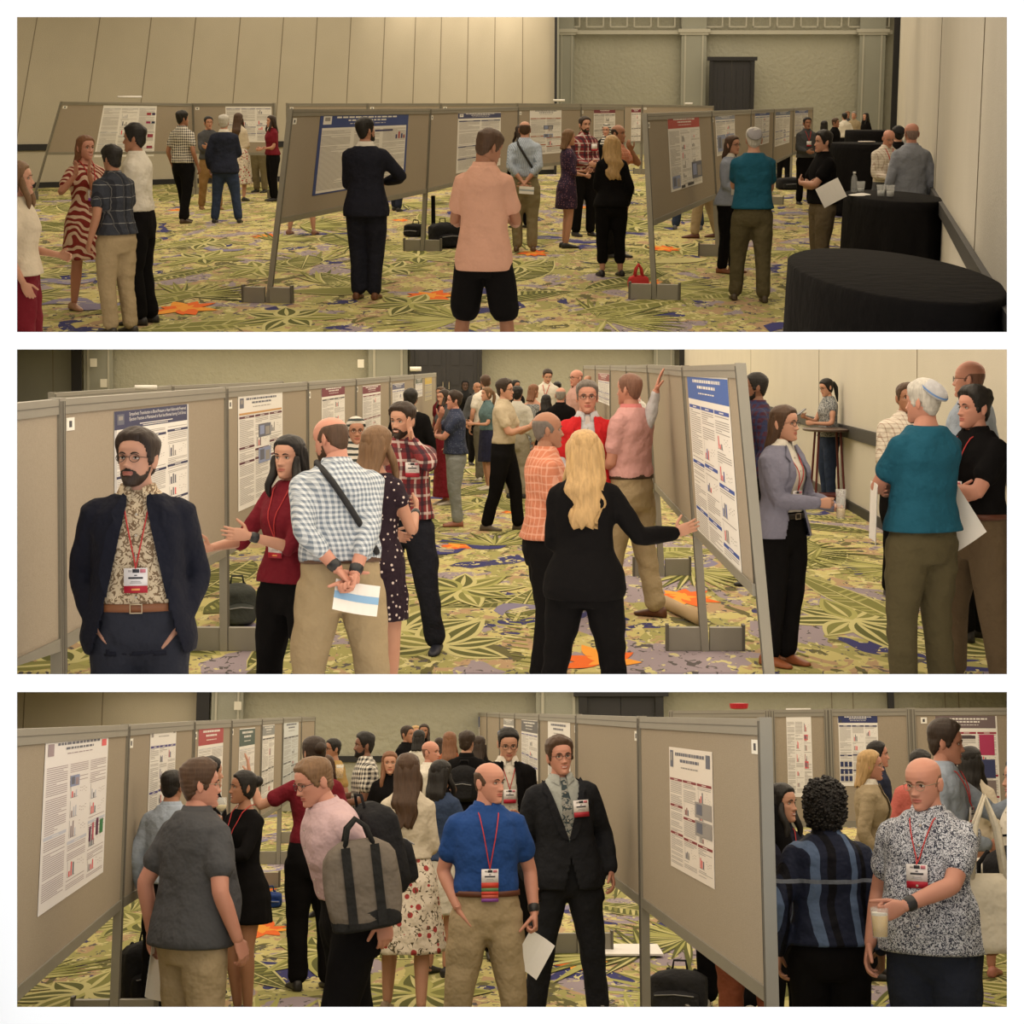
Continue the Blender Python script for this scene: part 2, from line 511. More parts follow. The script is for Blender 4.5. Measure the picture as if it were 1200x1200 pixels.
# ---- ceilings (sloping sheets) and the sills below the openings
CEILM = plain((0.62, 0.60, 0.55), 0.9)
def sheet(name, row0, row1, y0, y1, mat, wfac=.62):
    k0, k1 = (CYP - row0) / F, (CYP - row1) / F
    mb = MB(); w0, w1 = wfac * y0, wfac * y1
    mb.hexa([(-w0, y0, y0 * k1), (w0, y0, y0 * k1), (w1, y1, y1 * k1), (-w1, y1, y1 * k1),
             (-w0, y0, y0 * k0), (w0, y0, y0 * k0), (w1, y1, y1 * k0), (-w1, y1, y1 * k0)])
    tag(mb.build(name, mat, mat=Matrix.Translation((0, 0, CAM_Z))), kind='structure')
sheet('ceiling', 398.4, 399.4, 6.12, 80, CEILM)
sheet('ceiling.001', 799.6, 800.8, 6.12, 40, CEILM)
sheet('trim_%d' % trimn(), 393.6, 398.3, 6.12, 14.95, FRONTW)
sheet('trim_%d' % trimn(), 794.6, 799.5, 6.12, 11.0, FRONTW)
mb = MB(); mb.box(-40, 40, 7.2, 82, CEILZ, CEILZ + .1)
tag(mb.build('ceiling.002', CEILM, mat=RM[1]), kind='structure')

# ---- white partition wall with the three long openings
def front_wall():
    y0, y1 = 6.0, 6.11
    mb = MB()
    def X(c, y): return (c - CXP) / F * y
    def Z(r, y): return (CYP - r) / F * y
    L, R_ = 20, 1180
    rows = [(20, 389), (409.5, 790), (811, 1180)]
    W = 11.0; TOPZ, BOTZ = 9.5, -6.0
    def bar(c0, c1, r0, r1, ex=(0, 0, 0, 0)):
        # front corners at y0 and back corners at y1, ex shrinks the back so the reveals splay outwards
        def P(c, r, y): 
            x = c if abs(c) < 0 else X(c, y)
            return (x, y, Z(r, y))
        f = [P(c0, r1, y0), P(c1, r1, y0), P(c1, r0, y0), P(c0, r0, y0)]
        b = [P(c0 + ex[0], r1 - ex[3], y1), P(c1 - ex[1], r1 - ex[3], y1), P(c1 - ex[1], r0 + ex[2], y1), P(c0 + ex[0], r0 + ex[2], y1)]
        mb.add(f + b, [(0, 1, 2, 3), (7, 6, 5, 4), (4, 5, 1, 0), (3, 2, 6, 7), (4, 0, 3, 7), (1, 5, 6, 2)])
    far = 4200
    bar(-far, L, -2600, 3300, (0, 1.5, 0, 0)); bar(R_, far, -2600, 3300, (1.5, 0, 0, 0))
    bar(L, R_, -2600, rows[0][0], (0, 0, 0, 1.5)); bar(L, R_, rows[2][1], 3300, (0, 0, 1.5, 0))
    bar(L, R_, rows[0][1], rows[1][0], (0, 0, 2, 2)); bar(L, R_, rows[1][1], rows[2][0], (0, 0, 2, 2))
    tag(mb.build('wall_front', FRONTW, mat=Matrix.Translation((0, 0, CAM_Z))), kind='structure')
front_wall()

# ------------------------------------------------------------------ carpet
SY = 2.1
def carpet_base():
    m, nt, bs = newmat('carpet')
    vec = coords(nt, (1, 1 / SY, 1))
    def noise(sc, det=3, dist=0.0, seed=0.0):
        n = N(nt, 'ShaderNodeTexNoise', noise_dimensions='4D'); n.inputs['Scale'].default_value = sc; n.inputs['Detail'].default_value = det
        n.inputs['Distortion'].default_value = dist; n.inputs['W'].default_value = seed
        nt.links.new(vec, n.inputs['Vector']); return n.outputs['Fac']
    c = mixc(nt, math_(nt, 'GREATER_THAN', noise(1.1, 2, 1.5), .5), (.52, .46, .19), (.34, .32, .12))
    c = mixc(nt, math_(nt, 'GREATER_THAN', noise(2.6, 3, 2.0, 9.1), .55), c, (.42, .29, .17))
    c = mixc(nt, math_(nt, 'GREATER_THAN', noise(1.7, 3, 2.2, 11.4), .60), c, (.13, .12, .05))
    c = mixc(nt, math_(nt, 'GREATER_THAN', noise(.8, 3, 2.0, 3.1), .585), c, (.31, .26, .29))
    c = mixc(nt, math_(nt, 'GREATER_THAN', noise(.7, 2, 2.5, 7.7), .635), c, (.045, .045, .15))
    c = mixc(nt, math_(nt, 'GREATER_THAN', noise(9, 2, 1.0, 1.3), .60), c, (.58, .53, .26))
    c = mixc(nt, math_(nt, 'GREATER_THAN', noise(11, 2, 1.5, 5.3), .62), c, (.10, .09, .09))
    nt.links.new(c, bs.inputs['Base Color'])
    bs.inputs['Roughness'].default_value = 0.95; bs.inputs['Specular IOR Level'].default_value = 0.1
    bump(nt, bs, vec, 260, .3, .004)
    return m
def cm(c): return plain(c, .95, spec=.1)
CAR = [carpet_base(), cm((.105, .11, .035)), cm((.20, .20, .06)), cm((.36, .35, .12)), cm((.52, .48, .22)),
       cm((.05, .05, .17)), cm((.22, .20, .30)), cm((.75, .15, .03)), cm((.80, .33, .05)), cm((.60, .52, .33))]
def carpet(i, dfar, flowers, seed):
    rnd = random.Random(seed)
    y0 = {1: 14.7, 2: 10.8, 3: 6.65}[i]
    mb = MB()
    w0, w1 = .55 * y0 + 1, .55 * dfar
    z = -EYE
    mb.hexa([(-w0, y0, z - .03), (w0, y0, z - .03), (w1, dfar, z - .03), (-w1, dfar, z - .03), (-w0, y0, z), (w0, y0, z), (w1, dfar, z), (-w1, dfar, z)], 0)
    lay = [0]
    def poly(pts, cx, cy, rot, mi, sc=1.0):
        c, s = math.cos(rot), math.sin(rot)
        lay[0] = (lay[0] + 1) % 400
        zz = z + .0006 + lay[0] * .00002
        v = [(cx + sc * (c * a - s * b), cy + SY * sc * (s * a + c * b), zz) for a, b in pts]
        if min(p[1] for p in v) < y0 + .02: return
        mb.add(v, [tuple(range(len(v)))], mi)
    def leafshape(l, w, n=9, bendy=0.0):
        top = [(l * k / n, w * math.sin(math.pi * (k / n) ** .8) + bendy * (k / n) ** 2) for k in range(n + 1)]
        bot = [(l * k / n, -w * math.sin(math.pi * (k / n) ** .8) + bendy * (k / n) ** 2) for k in range(n - 1, 0, -1)]
        return top + bot
    def banana(cx, cy, rot, sc):
        l, w = rnd.uniform(.9, 1.6), rnd.uniform(.14, .25)
        poly(leafshape(l, w + .02), cx, cy, rot, 4, sc)
        poly(leafshape(l * .98, w), cx, cy, rot, rnd.choice((1, 1, 2)), sc)
        n = 16
        for sgn in (1, -1):
            for k in range(1, n):
                u = k / n * l * .92; ww = w * math.sin(math.pi * (k / n) ** .8) * .92
                t = rnd.uniform(.02, .05)
                poly([(u, sgn * .02), (u + t, sgn * .02), (u + t * .6 + ww * .45, sgn * ww), (u + ww * .45, sgn * ww)][::sgn], cx, cy, rot, rnd.choice((2, 3, 3, 4)), sc)
        poly([(0, -.015), (l, -.003), (l, .003), (0, .015)], cx, cy, rot, 4, sc)
    def fan(cx, cy, rot, sc):
        nb = rnd.randint(12, 18)
        for k in range(nb):
            a = rot + (k / (nb - 1) - .5) * 2.6
            poly(leafshape(rnd.uniform(.55, .95), .036, 6), cx, cy, a, rnd.choice((1, 2, 3)), sc)
            poly(leafshape(rnd.uniform(.5, .8), .013, 5), cx, cy, a + .02, rnd.choice((3, 4)), sc)
    def hosta(cx, cy, rot, sc):
        nb = rnd.randint(6, 9)
        for k in range(nb):
            a = rot + k / nb * 2 * math.pi
            l = rnd.uniform(.4, .7)
            poly(leafshape(l, .125), cx, cy, a, rnd.choice((3, 4)), sc)
            ox, oy = .06 * math.cos(a), .06 * math.sin(a)
            poly(leafshape(l * .80, .085), cx + ox * sc, cy + oy * sc * SY, a, rnd.choice((1, 1, 2)), sc)
            poly(leafshape(l * .78, .02), cx + ox * sc, cy + oy * sc * SY, a, 4, sc)
    def ribbon(cx, cy, rot, sc):
        l, w = rnd.uniform(.5, 1.1), rnd.uniform(.07, .14); n = 8
        mi = rnd.choice((5, 6, 6))
        up = [(l * k / n, w + .12 * math.sin(k * .8)) for k in range(n + 1)]; dn = [(l * k / n, -w + .12 * math.sin(k * .8)) for k in range(n, -1, -1)]
        poly(up + dn, cx, cy, rot, mi, sc)
        for k in range(14):
            u = rnd.uniform(.05, l - .2); v = rnd.uniform(-w, w) * .8
            poly([(u, v), (u + .16, v + .02), (u + .15, v + .04), (u, v + .02)], cx, cy, rot, rnd.choice((4, 6, 9)), sc)
    def flower(cx, cy, sc):
        for k in range(9):
            a = k / 9 * 2 * math.pi + rnd.uniform(-.2, .2)
            poly(leafshape(rnd.uniform(.28, .42), .085, 6), cx, cy, a, 7 if k % 3 else 8, sc)
        for k in range(5):
            poly(leafshape(.16, .04, 5), cx, cy, k * 1.26, 8, sc)
    q = y0 + .6
    while q < min(dfar, 52):
        step = 1.1 if q < 26 else 1.9
        x = -.34 * q - 1
        while x < .34 * q + 1:
            px, py = x + rnd.uniform(-.5, .5), q + rnd.uniform(-1, 1)
            r = rnd.random(); rot = rnd.uniform(0, 6.28); sc = 1.0 if q < 26 else 1.5
            if r < .30: banana(px, py, rot, sc)
            elif r < .50: fan(px, py, rot, sc)
            elif r < .68: hosta(px, py, rot, sc)
            elif r < .80: ribbon(px, py, rnd.uniform(-.5, .5) + rnd.choice((0, 3.14)), sc)
            x += step * .8
        q += step * SY * .72
    for (fx, fy, fs) in flowers:
        g = fpt(i, fx, fy); flower(g.x, g.y, fs)
    o = mb.build('floor' if i == 1 else 'floor.%03d' % (i - 1), CAR, mat=RM[i])
    tag(o, kind='structure')
carpet(1, 82, [(216, 362, .9), (505, 347, .8), (625, 297, .7), (780, 292, .7), (690, 243, .7), (312, 277, .6), (210, 246, .6), (760, 330, .5), (470, 258, .5)], 11)
carpet(2, 76, [(535, 640, .6), (800, 700, .8), (707, 775, .8), (520, 590, .5), (600, 600, .4)], 23)
carpet(3, 36, [(307, 1090, .8), (680, 1128, .6), (300, 1045, .6), (860, 1090, .5)], 37)
# ------------------------------------------------------------------ poster boards
FABRIC = plain((0.34, 0.29, 0.225), 0.95, 0, (160, .5, .004), spec=.1, var=.10, vscale=70)
ALU = plain((0.27, 0.255, 0.215), 0.5, 0.35, (3, .05, .01), var=.06)
ALU2 = plain((0.13, 0.12, 0.10), 0.55, 0.35)
CARD = plain((0.8, 0.78, 0.72), .6)
INK = plain((0.05, 0.05, 0.06), .6)
BOARDS = []
def with_view(label, i):
    v = ', %s view' % {1: 'top', 2: 'middle', 3: 'bottom'}[i]
    return label + v if len(label.split()) <= 14 else label
def board(i, A, B, label, feet=(1, 1), panel_h=1.15, card=True):
    """A, B: (column of the post top, row of the top, pixels per metre there[, column of the post foot])"""
    def post(P):
        x, y, s = P[:3]; t = pt(i, x, y, s)
        f = Vector((t.x, t.y, -EYE))
        if len(P) > 3:
            yf = HOR[i] + EYE * s; g = fpt(i, P[3], yf); f = Vector((g.x, t.y, -EYE))
        return f, t
    fa, ta = post(A); fb, tb = post(B)
    org = fa
    root = empty('poster_board', RM[i] @ Matrix.Translation(org))
    tag(root, with_view(label, i), 'poster board', 'poster boards standing in rows')
    fb, ta, tb, fa = fb - org, ta - org, tb - org, Vector((0, 0, 0))
    d = Vector((fb.x, fb.y, 0)); L = d.length; t = d.normalized(); n = Vector((t.y, -t.x, 0))
    camdir = -org
    if n.dot(camdir) < 0: n = -n
    Ha, Hb = ta.z, tb.z
    def P(u, z, o):          # u 0..1 along, z height, o towards the viewer
        H = Ha + (Hb - Ha) * u
        base = fa.lerp(fb, u); top = ta.lerp(tb, u)
        q = base.lerp(top, z / H)
        return tuple(q + n * o)
    def slab(mb, u0, u1, za, zb, o0, o1, mi=0):      # za, zb: functions of u
        c = [(u0, o0), (u1, o0), (u1, o1), (u0, o1)]
        mb.hexa([P(u, za(u), o) for u, o in c] + [P(u, zb(u), o) for u, o in c], mi)
    H = lambda u: Ha + (Hb - Ha) * u
    pw = .045 / L
    bot = lambda u: H(u) - panel_h
    f = MB(); nu, nz = 10, 6
    for side, o in ((0, .012), (1, -.012)):
        V = []
        for a in range(nu + 1):
            u = pw + (1 - 2 * pw) * a / nu
            for b in range(nz + 1):
                V.append(P(u, bot(u) + .05 + (panel_h - .11) * b / nz, o))
        f.add(V, [(a * (nz + 1) + b, (a + 1) * (nz + 1) + b, (a + 1) * (nz + 1) + b + 1, a * (nz + 1) + b + 1) for a in range(nu) for b in range(nz)])
    f.build('fabric_panel', FABRIC, root)
    r = MB(); slab(r, pw * .5, 1 - pw * .5, lambda u: H(u) - .07, lambda u: H(u), -.022, .022)
    slab(r, pw * .5, 1 - pw * .5, lambda u: H(u) - .035, lambda u: H(u) - .03, .022, .024, 1)
    r.build('rail', [ALU, ALU2], root)
    r = MB(); slab(r, pw * .5, 1 - pw * .5, lambda u: bot(u), lambda u: bot(u) + .06, -.022, .022)
    r.build('rail', [ALU, ALU2], root)
    for e in (0, 1):
        p = MB(); u0, u1 = (-pw * .1, pw) if e == 0 else (1 - pw, 1 + pw * .1)
        slab(p, u0, u1, lambda u: 0, lambda u: H(u) + .005, -.026, .026)
        um = (u0 + u1) / 2; g = pw * .10
        for q in (-.25, .25):
            uq = um + q * (u1 - u0)
            slab(p, uq - g, uq + g, lambda u: 0.02, lambda u: H(u) - .01, .026, .028, 1)
        p.build('post', [ALU, ALU2], root)
        if feet[e]:
            b = MB(); u = (0 if e == 0 else 1); c = Vector(P(u, 0, 0))
            a1 = n * 1.0; w = t * .03
            for sg in (1, -1):
                c0 = c + a1 * (.03 * sg); c1 = c + a1 * (.25 * sg)
                c0, c1 = (c0, c1)
                q = [c0 - w, c1 - w, c1 + w, c0 + w]
                b.hexa([(k.x, k.y, .002) for k in q] + [(k.x, k.y, .16) for k in q], 0)
                ce = c + a1 * (.27 * sg)
                q = [c1 - w * 1.3, ce - w * 1.3, ce + w * 1.3, c1 + w * 1.3]
                b.hexa([(k.x, k.y, 0.001) for k in q] + [(k.x, k.y, .18) for k in q], 1)
                for q2 in (-.3, .3):
                    cb = c0.lerp(c1, .5 + q2)
                    for zz in (.05, .11):
                        b.lathe([(.008, -.002), (.008, .002)], (cb.x, cb.y, zz), 6, 1)
            b.build('foot', [ALU, ALU2], root)
    if card and L > .6:
        cd = MB(); u0 = pw + .05 / L; u1 = u0 + .06 / L * (2.1 if L > 1.6 else 1)
        slab(cd, u0, u1, lambda u: H(u) - .15, lambda u: H(u) - .09, .013, .016)
        slab(cd, u0 + (u1 - u0) * .3, u0 + (u1 - u0) * .65, lambda u: H(u) - .135, lambda u: H(u) - .105, .016, .017, 1)
        cd.build('number_card', [CARD, INK], root)
    bd = dict(i=i, org=org, t=t, n=n, L=L, P=P, root=root, d=d)
    BOARDS.append(bd)
    return bd
def chain(i, posts, labels, **kw):
    out = []
    for k in range(len(posts) - 1):
        out.append(board(i, posts[k], posts[k + 1], labels[k] if isinstance(labels, (list, tuple)) else labels,
                         feet=(1, 1 if k == len(posts) - 2 else 0), **kw))
    return out

# ------------------------------------------------------------------ posters
def pm(c): return plain(c, .55, spec=.3)
def text_mesh(s, size, align='CENTER'):
    cu = bpy.data.curves.new('t', 'FONT'); cu.body = s; cu.size = size; cu.align_x = align; cu.align_y = 'CENTER'
    cu.resolution_u = 2
    o = bpy.data.objects.new('t', cu); C.objects.link(o)
    bpy.context.view_layer.update()
    me = bpy.data.meshes.new_from_object(o.evaluated_get(bpy.context.evaluated_depsgraph_get()))
    bpy.data.objects.remove(o); bpy.data.curves.remove(cu)
    return me
def poster(bd, xl, yt, xr, yb, label, hdr=None, hh=.14, bar=(.1, .1, .3), cols=3, seed=1, title=None, tcol=(.9, .9, .9),
           border=None, photos=(), charts=2, sheet=(.80, .78, .75), textc=(.30, .28, .27), name='research_poster', cat='poster',
           blocks=(), logo=None, curl=0.0, bars_rows=(0, .5, .75)):
    i = bd['i']; P = bd['P']; org = bd['org']
    def proj(p):
        w = RM[i] @ (Vector(p) + org); return CXP + F * w.x / w.y, CYP - F * (w.z - CAM_Z) / w.y
    def hit(x, y):
        u, z = .5, 1.4
        for _ in range(25):
            px, py = proj(P(u, z, .016)); ax, ay = proj(P(u + 1e-3, z, .016)); bx, by = proj(P(u, z + 1e-3, .016))
            a, b_, c, d = (ax - px) / 1e-3, (bx - px) / 1e-3, (ay - py) / 1e-3, (by - py) / 1e-3
            det = a * d - b_ * c; ex, ey = x - px, y - py
            u += (d * ex - b_ * ey) / det; z += (-c * ex + a * ey) / det
        return u, z
    (ua, z1), (ub, _z), (_u, z0) = hit(xl, yt), hit(xr, yt), hit(xl, yb)
    W = abs(ub - ua) * bd['L']; Hh = z1 - z0
    base = Vector(P((ua + ub) / 2, z0, .016))
    def MAP(x, y, z):       # poster frame -> board surface
        return tuple(Vector(P(ua + (ub - ua) * x / W, z1 + z, .016 - y)) - base)
    m = Matrix.Translation(org + base)
    mats = [pm(sheet), pm(hdr or sheet), pm(bar), pm(textc), pm((.75, .1, .12)), pm((.12, .13, .18)), pm(border or sheet), pm((.25, .3, .5))]
    rnd = random.Random(seed)
    mb = MB()
    bw = 0.0
    nx = 6
    for kk in range(nx):
        for jj in range(6):
            c0, c1 = W * kk / nx, W * (kk + 1) / nx; e0, e1 = -Hh * (jj + 1) / 6, -Hh * jj / 6
            mb.hexa([MAP(c0, 0, e0), MAP(c1, 0, e0), MAP(c1, .002, e0), MAP(c0, .002, e0), MAP(c0, 0, e1), MAP(c1, 0, e1), MAP(c1, .002, e1), MAP(c0, .002, e1)], 6 if border else 0)
    if border: bw = .025
    lay = [0]
    def q(a, b, c, d, mi, l=1):       # fractions from top-left
        x0_, x1_ = W * a, W * c; za, zb = -Hh * b, -Hh * d
        y = -.0006 * l
        nq = max(1, round((c - a) * 8)); nr = max(1, round((d - b) * 6))
        for e in range(nq):
            for g in range(nr):
                p0, p1 = x0_ + (x1_ - x0_) * e / nq, x0_ + (x1_ - x0_) * (e + 1) / nq
                r0, r1 = zb + (za - zb) * g / nr, zb + (za - zb) * (g + 1) / nr
                mb.quad(MAP(p0, y, r0), MAP(p1, y, r0), MAP(p1, y, r1), MAP(p0, y, r1), mi)
    if border: q(bw, hh, 1 - bw, 1 - bw * .8, 0)
    if hdr: q(bw if not border else 0, 0 if border else .012, 1 - bw, hh, 1, 1)
    if logo is not None:
        q(.03, .025, .11, hh * .75, logo[0], 2); q(.045, .04, .095, hh * .5, 3, 3)
        if len(logo) > 1: q(.87, .03, .96, hh * .6, logo[1], 2)
    def words(a, b, c, d, mi, l=2):
        x = a
        while x < c:
            w_ = rnd.uniform(.02, .065); q(x, b, min(c, x + w_), d, mi, l); x += w_ + .012
    if title is None:
        words(.16, hh * .18, .84, hh * .30, 0 if hdr else 5); words(.28, hh * .42, .72, hh * .53, 0 if hdr else 5); words(.3, hh * .7, .7, hh * .75, 0 if hdr else 3)
    else:
        q(.3, hh * .78, .75, hh * .83, 0 if hdr else 3, 2); q(.34, hh * .89, .68, hh * .93, 0 if hdr else 3, 2)
    top = hh + .035
    cw = (.96 - .02 * (cols - 1)) / cols
    for c_ in range(cols):
        x0 = .02 + c_ * (cw + .02); x1 = x0 + cw
        y = top; k = 0
        marks = [top + (0.97 - top) * b for b in bars_rows]
        fig = [rnd.random() < .5 for _ in range(40)]
        while y < .955:
            if k < len(marks) and y >= marks[k] - .004:
                q(x0, y, x1, y + .02, 2, 2); q(x0 + cw * .35, y + .007, x0 + cw * .65, y + .013, 0, 3); y += .03; k += 1; continue
            if charts and c_ > 0 and rnd.random() < .07 * charts and y < .86:
                h = rnd.uniform(.07, .11)
                q(x0 + cw * .08, y, x0 + cw * .09, y + h, 5, 2); q(x0 + cw * .08, y + h, x0 + cw * .45, y + h + .002, 5, 2)
                for b in range(3):
                    bh = h * rnd.uniform(.3, .95); bx = x0 + cw * (.14 + .1 * b)
                    q(bx, y + h - bh, bx + cw * .06, y + h, rnd.choice((2, 5, 4, 3)), 2)
                for b in range(4):
                    bx = x0 + cw * (.55 + .1 * b); by = y + h * rnd.uniform(.1, .6)
                    q(bx, by, bx + cw * .07, by + .003, 3, 2); q(bx, by + .02, bx + cw * .05, by + .023, 3, 2)
                y += h + .02; continue
            w = 1.0 if rnd.random() < .8 else rnd.uniform(.3, .8)
            q(x0 + cw * .02, y, x0 + cw * (.02 + .94 * w), y + .0042, 3, 2); y += .0125
            if rnd.random() < .12: y += .012
    for (a, b, c, d, mi) in photos:
        q(a, b, c, d, mi, 3); q(a + (c - a) * .1, b + (d - b) * .12, a + (c - a) * .45, b + (d - b) * .8, 7 if mi == 5 else 5, 4)
        q(a + (c - a) * .55, b + (d - b) * .25, a + (c - a) * .9, b + (d - b) * .9, 3, 4)
    for (a, b, c, d, col) in blocks:
        mats.append(pm(col)); q(a, b, c, d, len(mats) - 1, 4)
    o = mb.build(name, mats, mat=RM[i] @ m)
    tag(o, with_view(label, i), cat, 'research posters pinned to the boards')
    if title:
        for k, ln in enumerate(title):
            me = text_mesh(ln, 1.0)
            xs = np.array([v.co[:2] for v in me.vertices]); wx = xs[:, 0].max() - xs[:, 0].min(); hx = 1.0
            fw = (.78 if logo else .9) * W * (1.0 if k == 0 or len(ln) > .8 * len(title[0]) else len(ln) / len(title[0]))
            fh = hh * Hh * (.55 / max(2, len(title)))
            to = bpy.data.objects.new('title', me); C.objects.link(to); me.materials.append(pm(tcol)); to.parent = o
            cx = W * (.56 if logo and len(logo) == 1 else .5)
            tx, tz = cx, -hh * Hh * (.22 + .28 * k)
            for v in me.vertices:
                v.co = MAP(tx + v.co.x * fw / wx, -.0022, tz + v.co.y * fh)
            me.update()
    return o
# ------------------------------------------------------------------ people
PI = math.pi
def fast_mesh(name, parts, mats, smooth=True):
    """parts: list of (verts Nx3, list of face index arrays (each MxK), material index or per-face array)"""
    vs, loops, starts, mi = [], [], [], []
    off = 0; lo = 0
    for verts, farrs, mt in parts:
        vs.append(verts)
        for fa in farrs:
            if len(fa) == 0: continue
            fa = np.asarray(fa)
            loops.append((fa + off).ravel()); k = fa.shape[1]
            starts.append(lo + np.arange(len(fa)) * k); lo += fa.size
            mi.append(np.full(len(fa), mt) if np.isscalar(mt) else mt)
        off += len(verts)
    V = np.concatenate(vs).astype(np.float32); Lp = np.concatenate(loops).astype(np.int32); S = np.concatenate(starts).astype(np.int32)
    me = bpy.data.meshes.new(name)
    me.vertices.add(len(V)); me.vertices.foreach_set('co', V.ravel())
    me.loops.add(len(Lp)); me.loops.foreach_set('vertex_index', Lp)
    me.polygons.add(len(S)); me.polygons.foreach_set('loop_start', S)
    me.polygons.foreach_set('material_index', np.concatenate(mi).astype(np.int32))
    if smooth: me.polygons.foreach_set('use_smooth', np.ones(len(S), dtype=bool))
    for m in mats: me.materials.append(m)
    me.update(calc_edges=True); me.validate()
    return me
def ringset(R):
    """R: (n, N, 3) closed loft -> verts, [quads, tris]"""
    R = np.asarray(R, dtype=float); n, k = R.shape[:2]
    V = R.reshape(-1, 3)
    c0, c1 = R[0].mean(0), R[-1].mean(0)
    V = np.vstack([V, c0, c1])
    j = np.arange(k); j2 = (j + 1) % k
    Q = np.concatenate([np.stack([r * k + j, r * k + j2, (r + 1) * k + j2, (r + 1) * k + j], 1) for r in range(n - 1)])
    a = n * k; T = np.concatenate([np.stack([j2, j, np.full(k, a)], 1), np.stack([(n - 1) * k + j, (n - 1) * k + j2, np.full(k, a + 1)], 1)])
    return V, [Q, T]
def limb(pts, rads, k=14, sub=3, flat=None):
    """tapering tube through joints with rounded ends"""
    P = [np.array(p, float) for p in pts]
    Q, Rr = [P[0]], [rads[0]]
    for a in range(len(P) - 1):
        for s in range(1, sub + 1):
            t = s / sub
            p0 = P[max(a - 1, 0)]; p1 = P[a]; p2 = P[a + 1]; p3 = P[min(a + 2, len(P) - 1)]
            cr = .5 * ((2 * p1) + (-p0 + p2) * t + (2 * p0 - 5 * p1 + 4 * p2 - p3) * t * t + (-p0 + 3 * p1 - 3 * p2 + p3) * t ** 3)
            li = p1 + (p2 - p1) * t
            Q.append(.35 * cr + .65 * li); Rr.append(rads[a] + (rads[a + 1] - rads[a]) * t)
    # round caps
    d0 = Q[0] - Q[1]; d0 /= np.linalg.norm(d0) + 1e-9; d1 = Q[-1] - Q[-2]; d1 /= np.linalg.norm(d1) + 1e-9
    Q = [Q[0] + d0 * Rr[0] * .75, Q[0] + d0 * Rr[0] * .5] + Q + [Q[-1] + d1 * Rr[-1] * .5, Q[-1] + d1 * Rr[-1] * .75]
    Rr = [Rr[0] * .3, Rr[0] * .75] + Rr + [Rr[-1] * .75, Rr[-1] * .3]
    th = np.linspace(0, 2 * PI, k, endpoint=False)
    out = []; up = np.array([0.05, .99, .1])
    for a, p in enumerate(Q):
        t = Q[min(a + 1, len(Q) - 1)] - Q[max(a - 1, 0)]; t /= np.linalg.norm(t) + 1e-9
        u = np.cross(up, t); nu = np.linalg.norm(u)
        if nu < .15: u = np.cross([1, 0, 0], t); nu = np.linalg.norm(u)
        u /= nu; w = np.cross(t, u)
        r = Rr[a]
        out.append(p + r * (np.outer(np.cos(th), u) + np.outer(np.sin(th), w)))
    return ringset(np.array(out))

TM = np.array([  # z, rx, front, back, centre y   (male, 1.75 m)
    (.74, .10, .08, .09, .01), (.79, .150, .095, .115, .005), (.86, .172, .108, .130, 0), (.93, .170, .112, .125, 0), (1.0, .160, .112, .110, 0),
    (1.08, .154, .112, .098, 0), (1.15, .156, .114, .100, 0), (1.24, .164, .120, .108, 0), (1.32, .172, .120, .112, 0), (1.37, .170, .108, .110, 0),
    (1.41, .150, .092, .100, .0), (1.445, .112, .072, .086, .0), (1.48, .078, .060, .070, .0), (1.52, .063, .054, .060, -.004), (1.58, .060, .053, .055, -.012)])
TF = np.array([
    (.74, .10, .08, .10, .01), (.79, .150, .092, .122, .005), (.86, .178, .102, .140, 0), (.93, .174, .105, .130, 0), (1.0, .155, .102, .105, 0),
    (1.07, .133, .096, .086, 0), (1.13, .130, .097, .082, 0), (1.20, .142, .118, .090, 0), (1.27, .148, .142, .096, 0), (1.33, .150, .126, .098, 0),
    (1.375, .148, .094, .096, .0), (1.415, .120, .076, .086, .0), (1.455, .090, .056, .068, .0), (1.485, .058, .046, .054, 0.), (1.52, .049, .044, .048, -.004), (1.58, .046, .044, .045, -.012)])

class Torso:
    def __init__(s, sex, w, belly):
        T = (TM if sex == 'm' else TF).copy()
        body = np.clip((1.50 - T[:, 0]) / .06, 0, 1)
        T[:, 1:4] *= (1 + (w - 1) * body)[:, None]
        T[:, 2] += belly * np.exp(-((T[:, 0] - 1.08) / .13) ** 2)
        T[:, 1] += belly * .45 * np.exp(-((T[:, 0] - 1.05) / .13) ** 2)
        s.T = T
    def at(s, z): return [np.interp(z, s.T[:, 0], s.T[:, c]) for c in (1, 2, 3, 4)]
    def ring(s, z, off=0.0, k=36, extra=1.0):
        rx, f, b, cy = s.at(z); rx, f, b = rx * extra + off, f * extra + off, b * extra + off
        th = np.linspace(0, 2 * PI, k, endpoint=False)
        c, sn = np.cos(th), np.sin(th); p = 2 / 2.35
        x = rx * np.sign(sn) * np.abs(sn) ** p
        y = np.where(c > 0, -f, b) * np.abs(c) ** p + cy
        return np.stack([x, y, np.full(k, z)], 1)
    def loft(s, z0, z1, off=0.0, flare=None, n=None):
        zs = np.linspace(z0, z1, n or max(4, int((z1 - z0) / .025) + 1))
        return ringset(np.array([s.ring(z, (off(z) if callable(off) else off)) for z in zs]))
    def front(s, x, z, off=0.0, back=False):
        rx, f, b, cy = s.at(z); rx += off; q = (b if back else f) + off
        v = max(0.0, 1 - abs(x / rx) ** 2.35) ** (1 / 2.35)
        return cy + (q * v if back else -q * v)

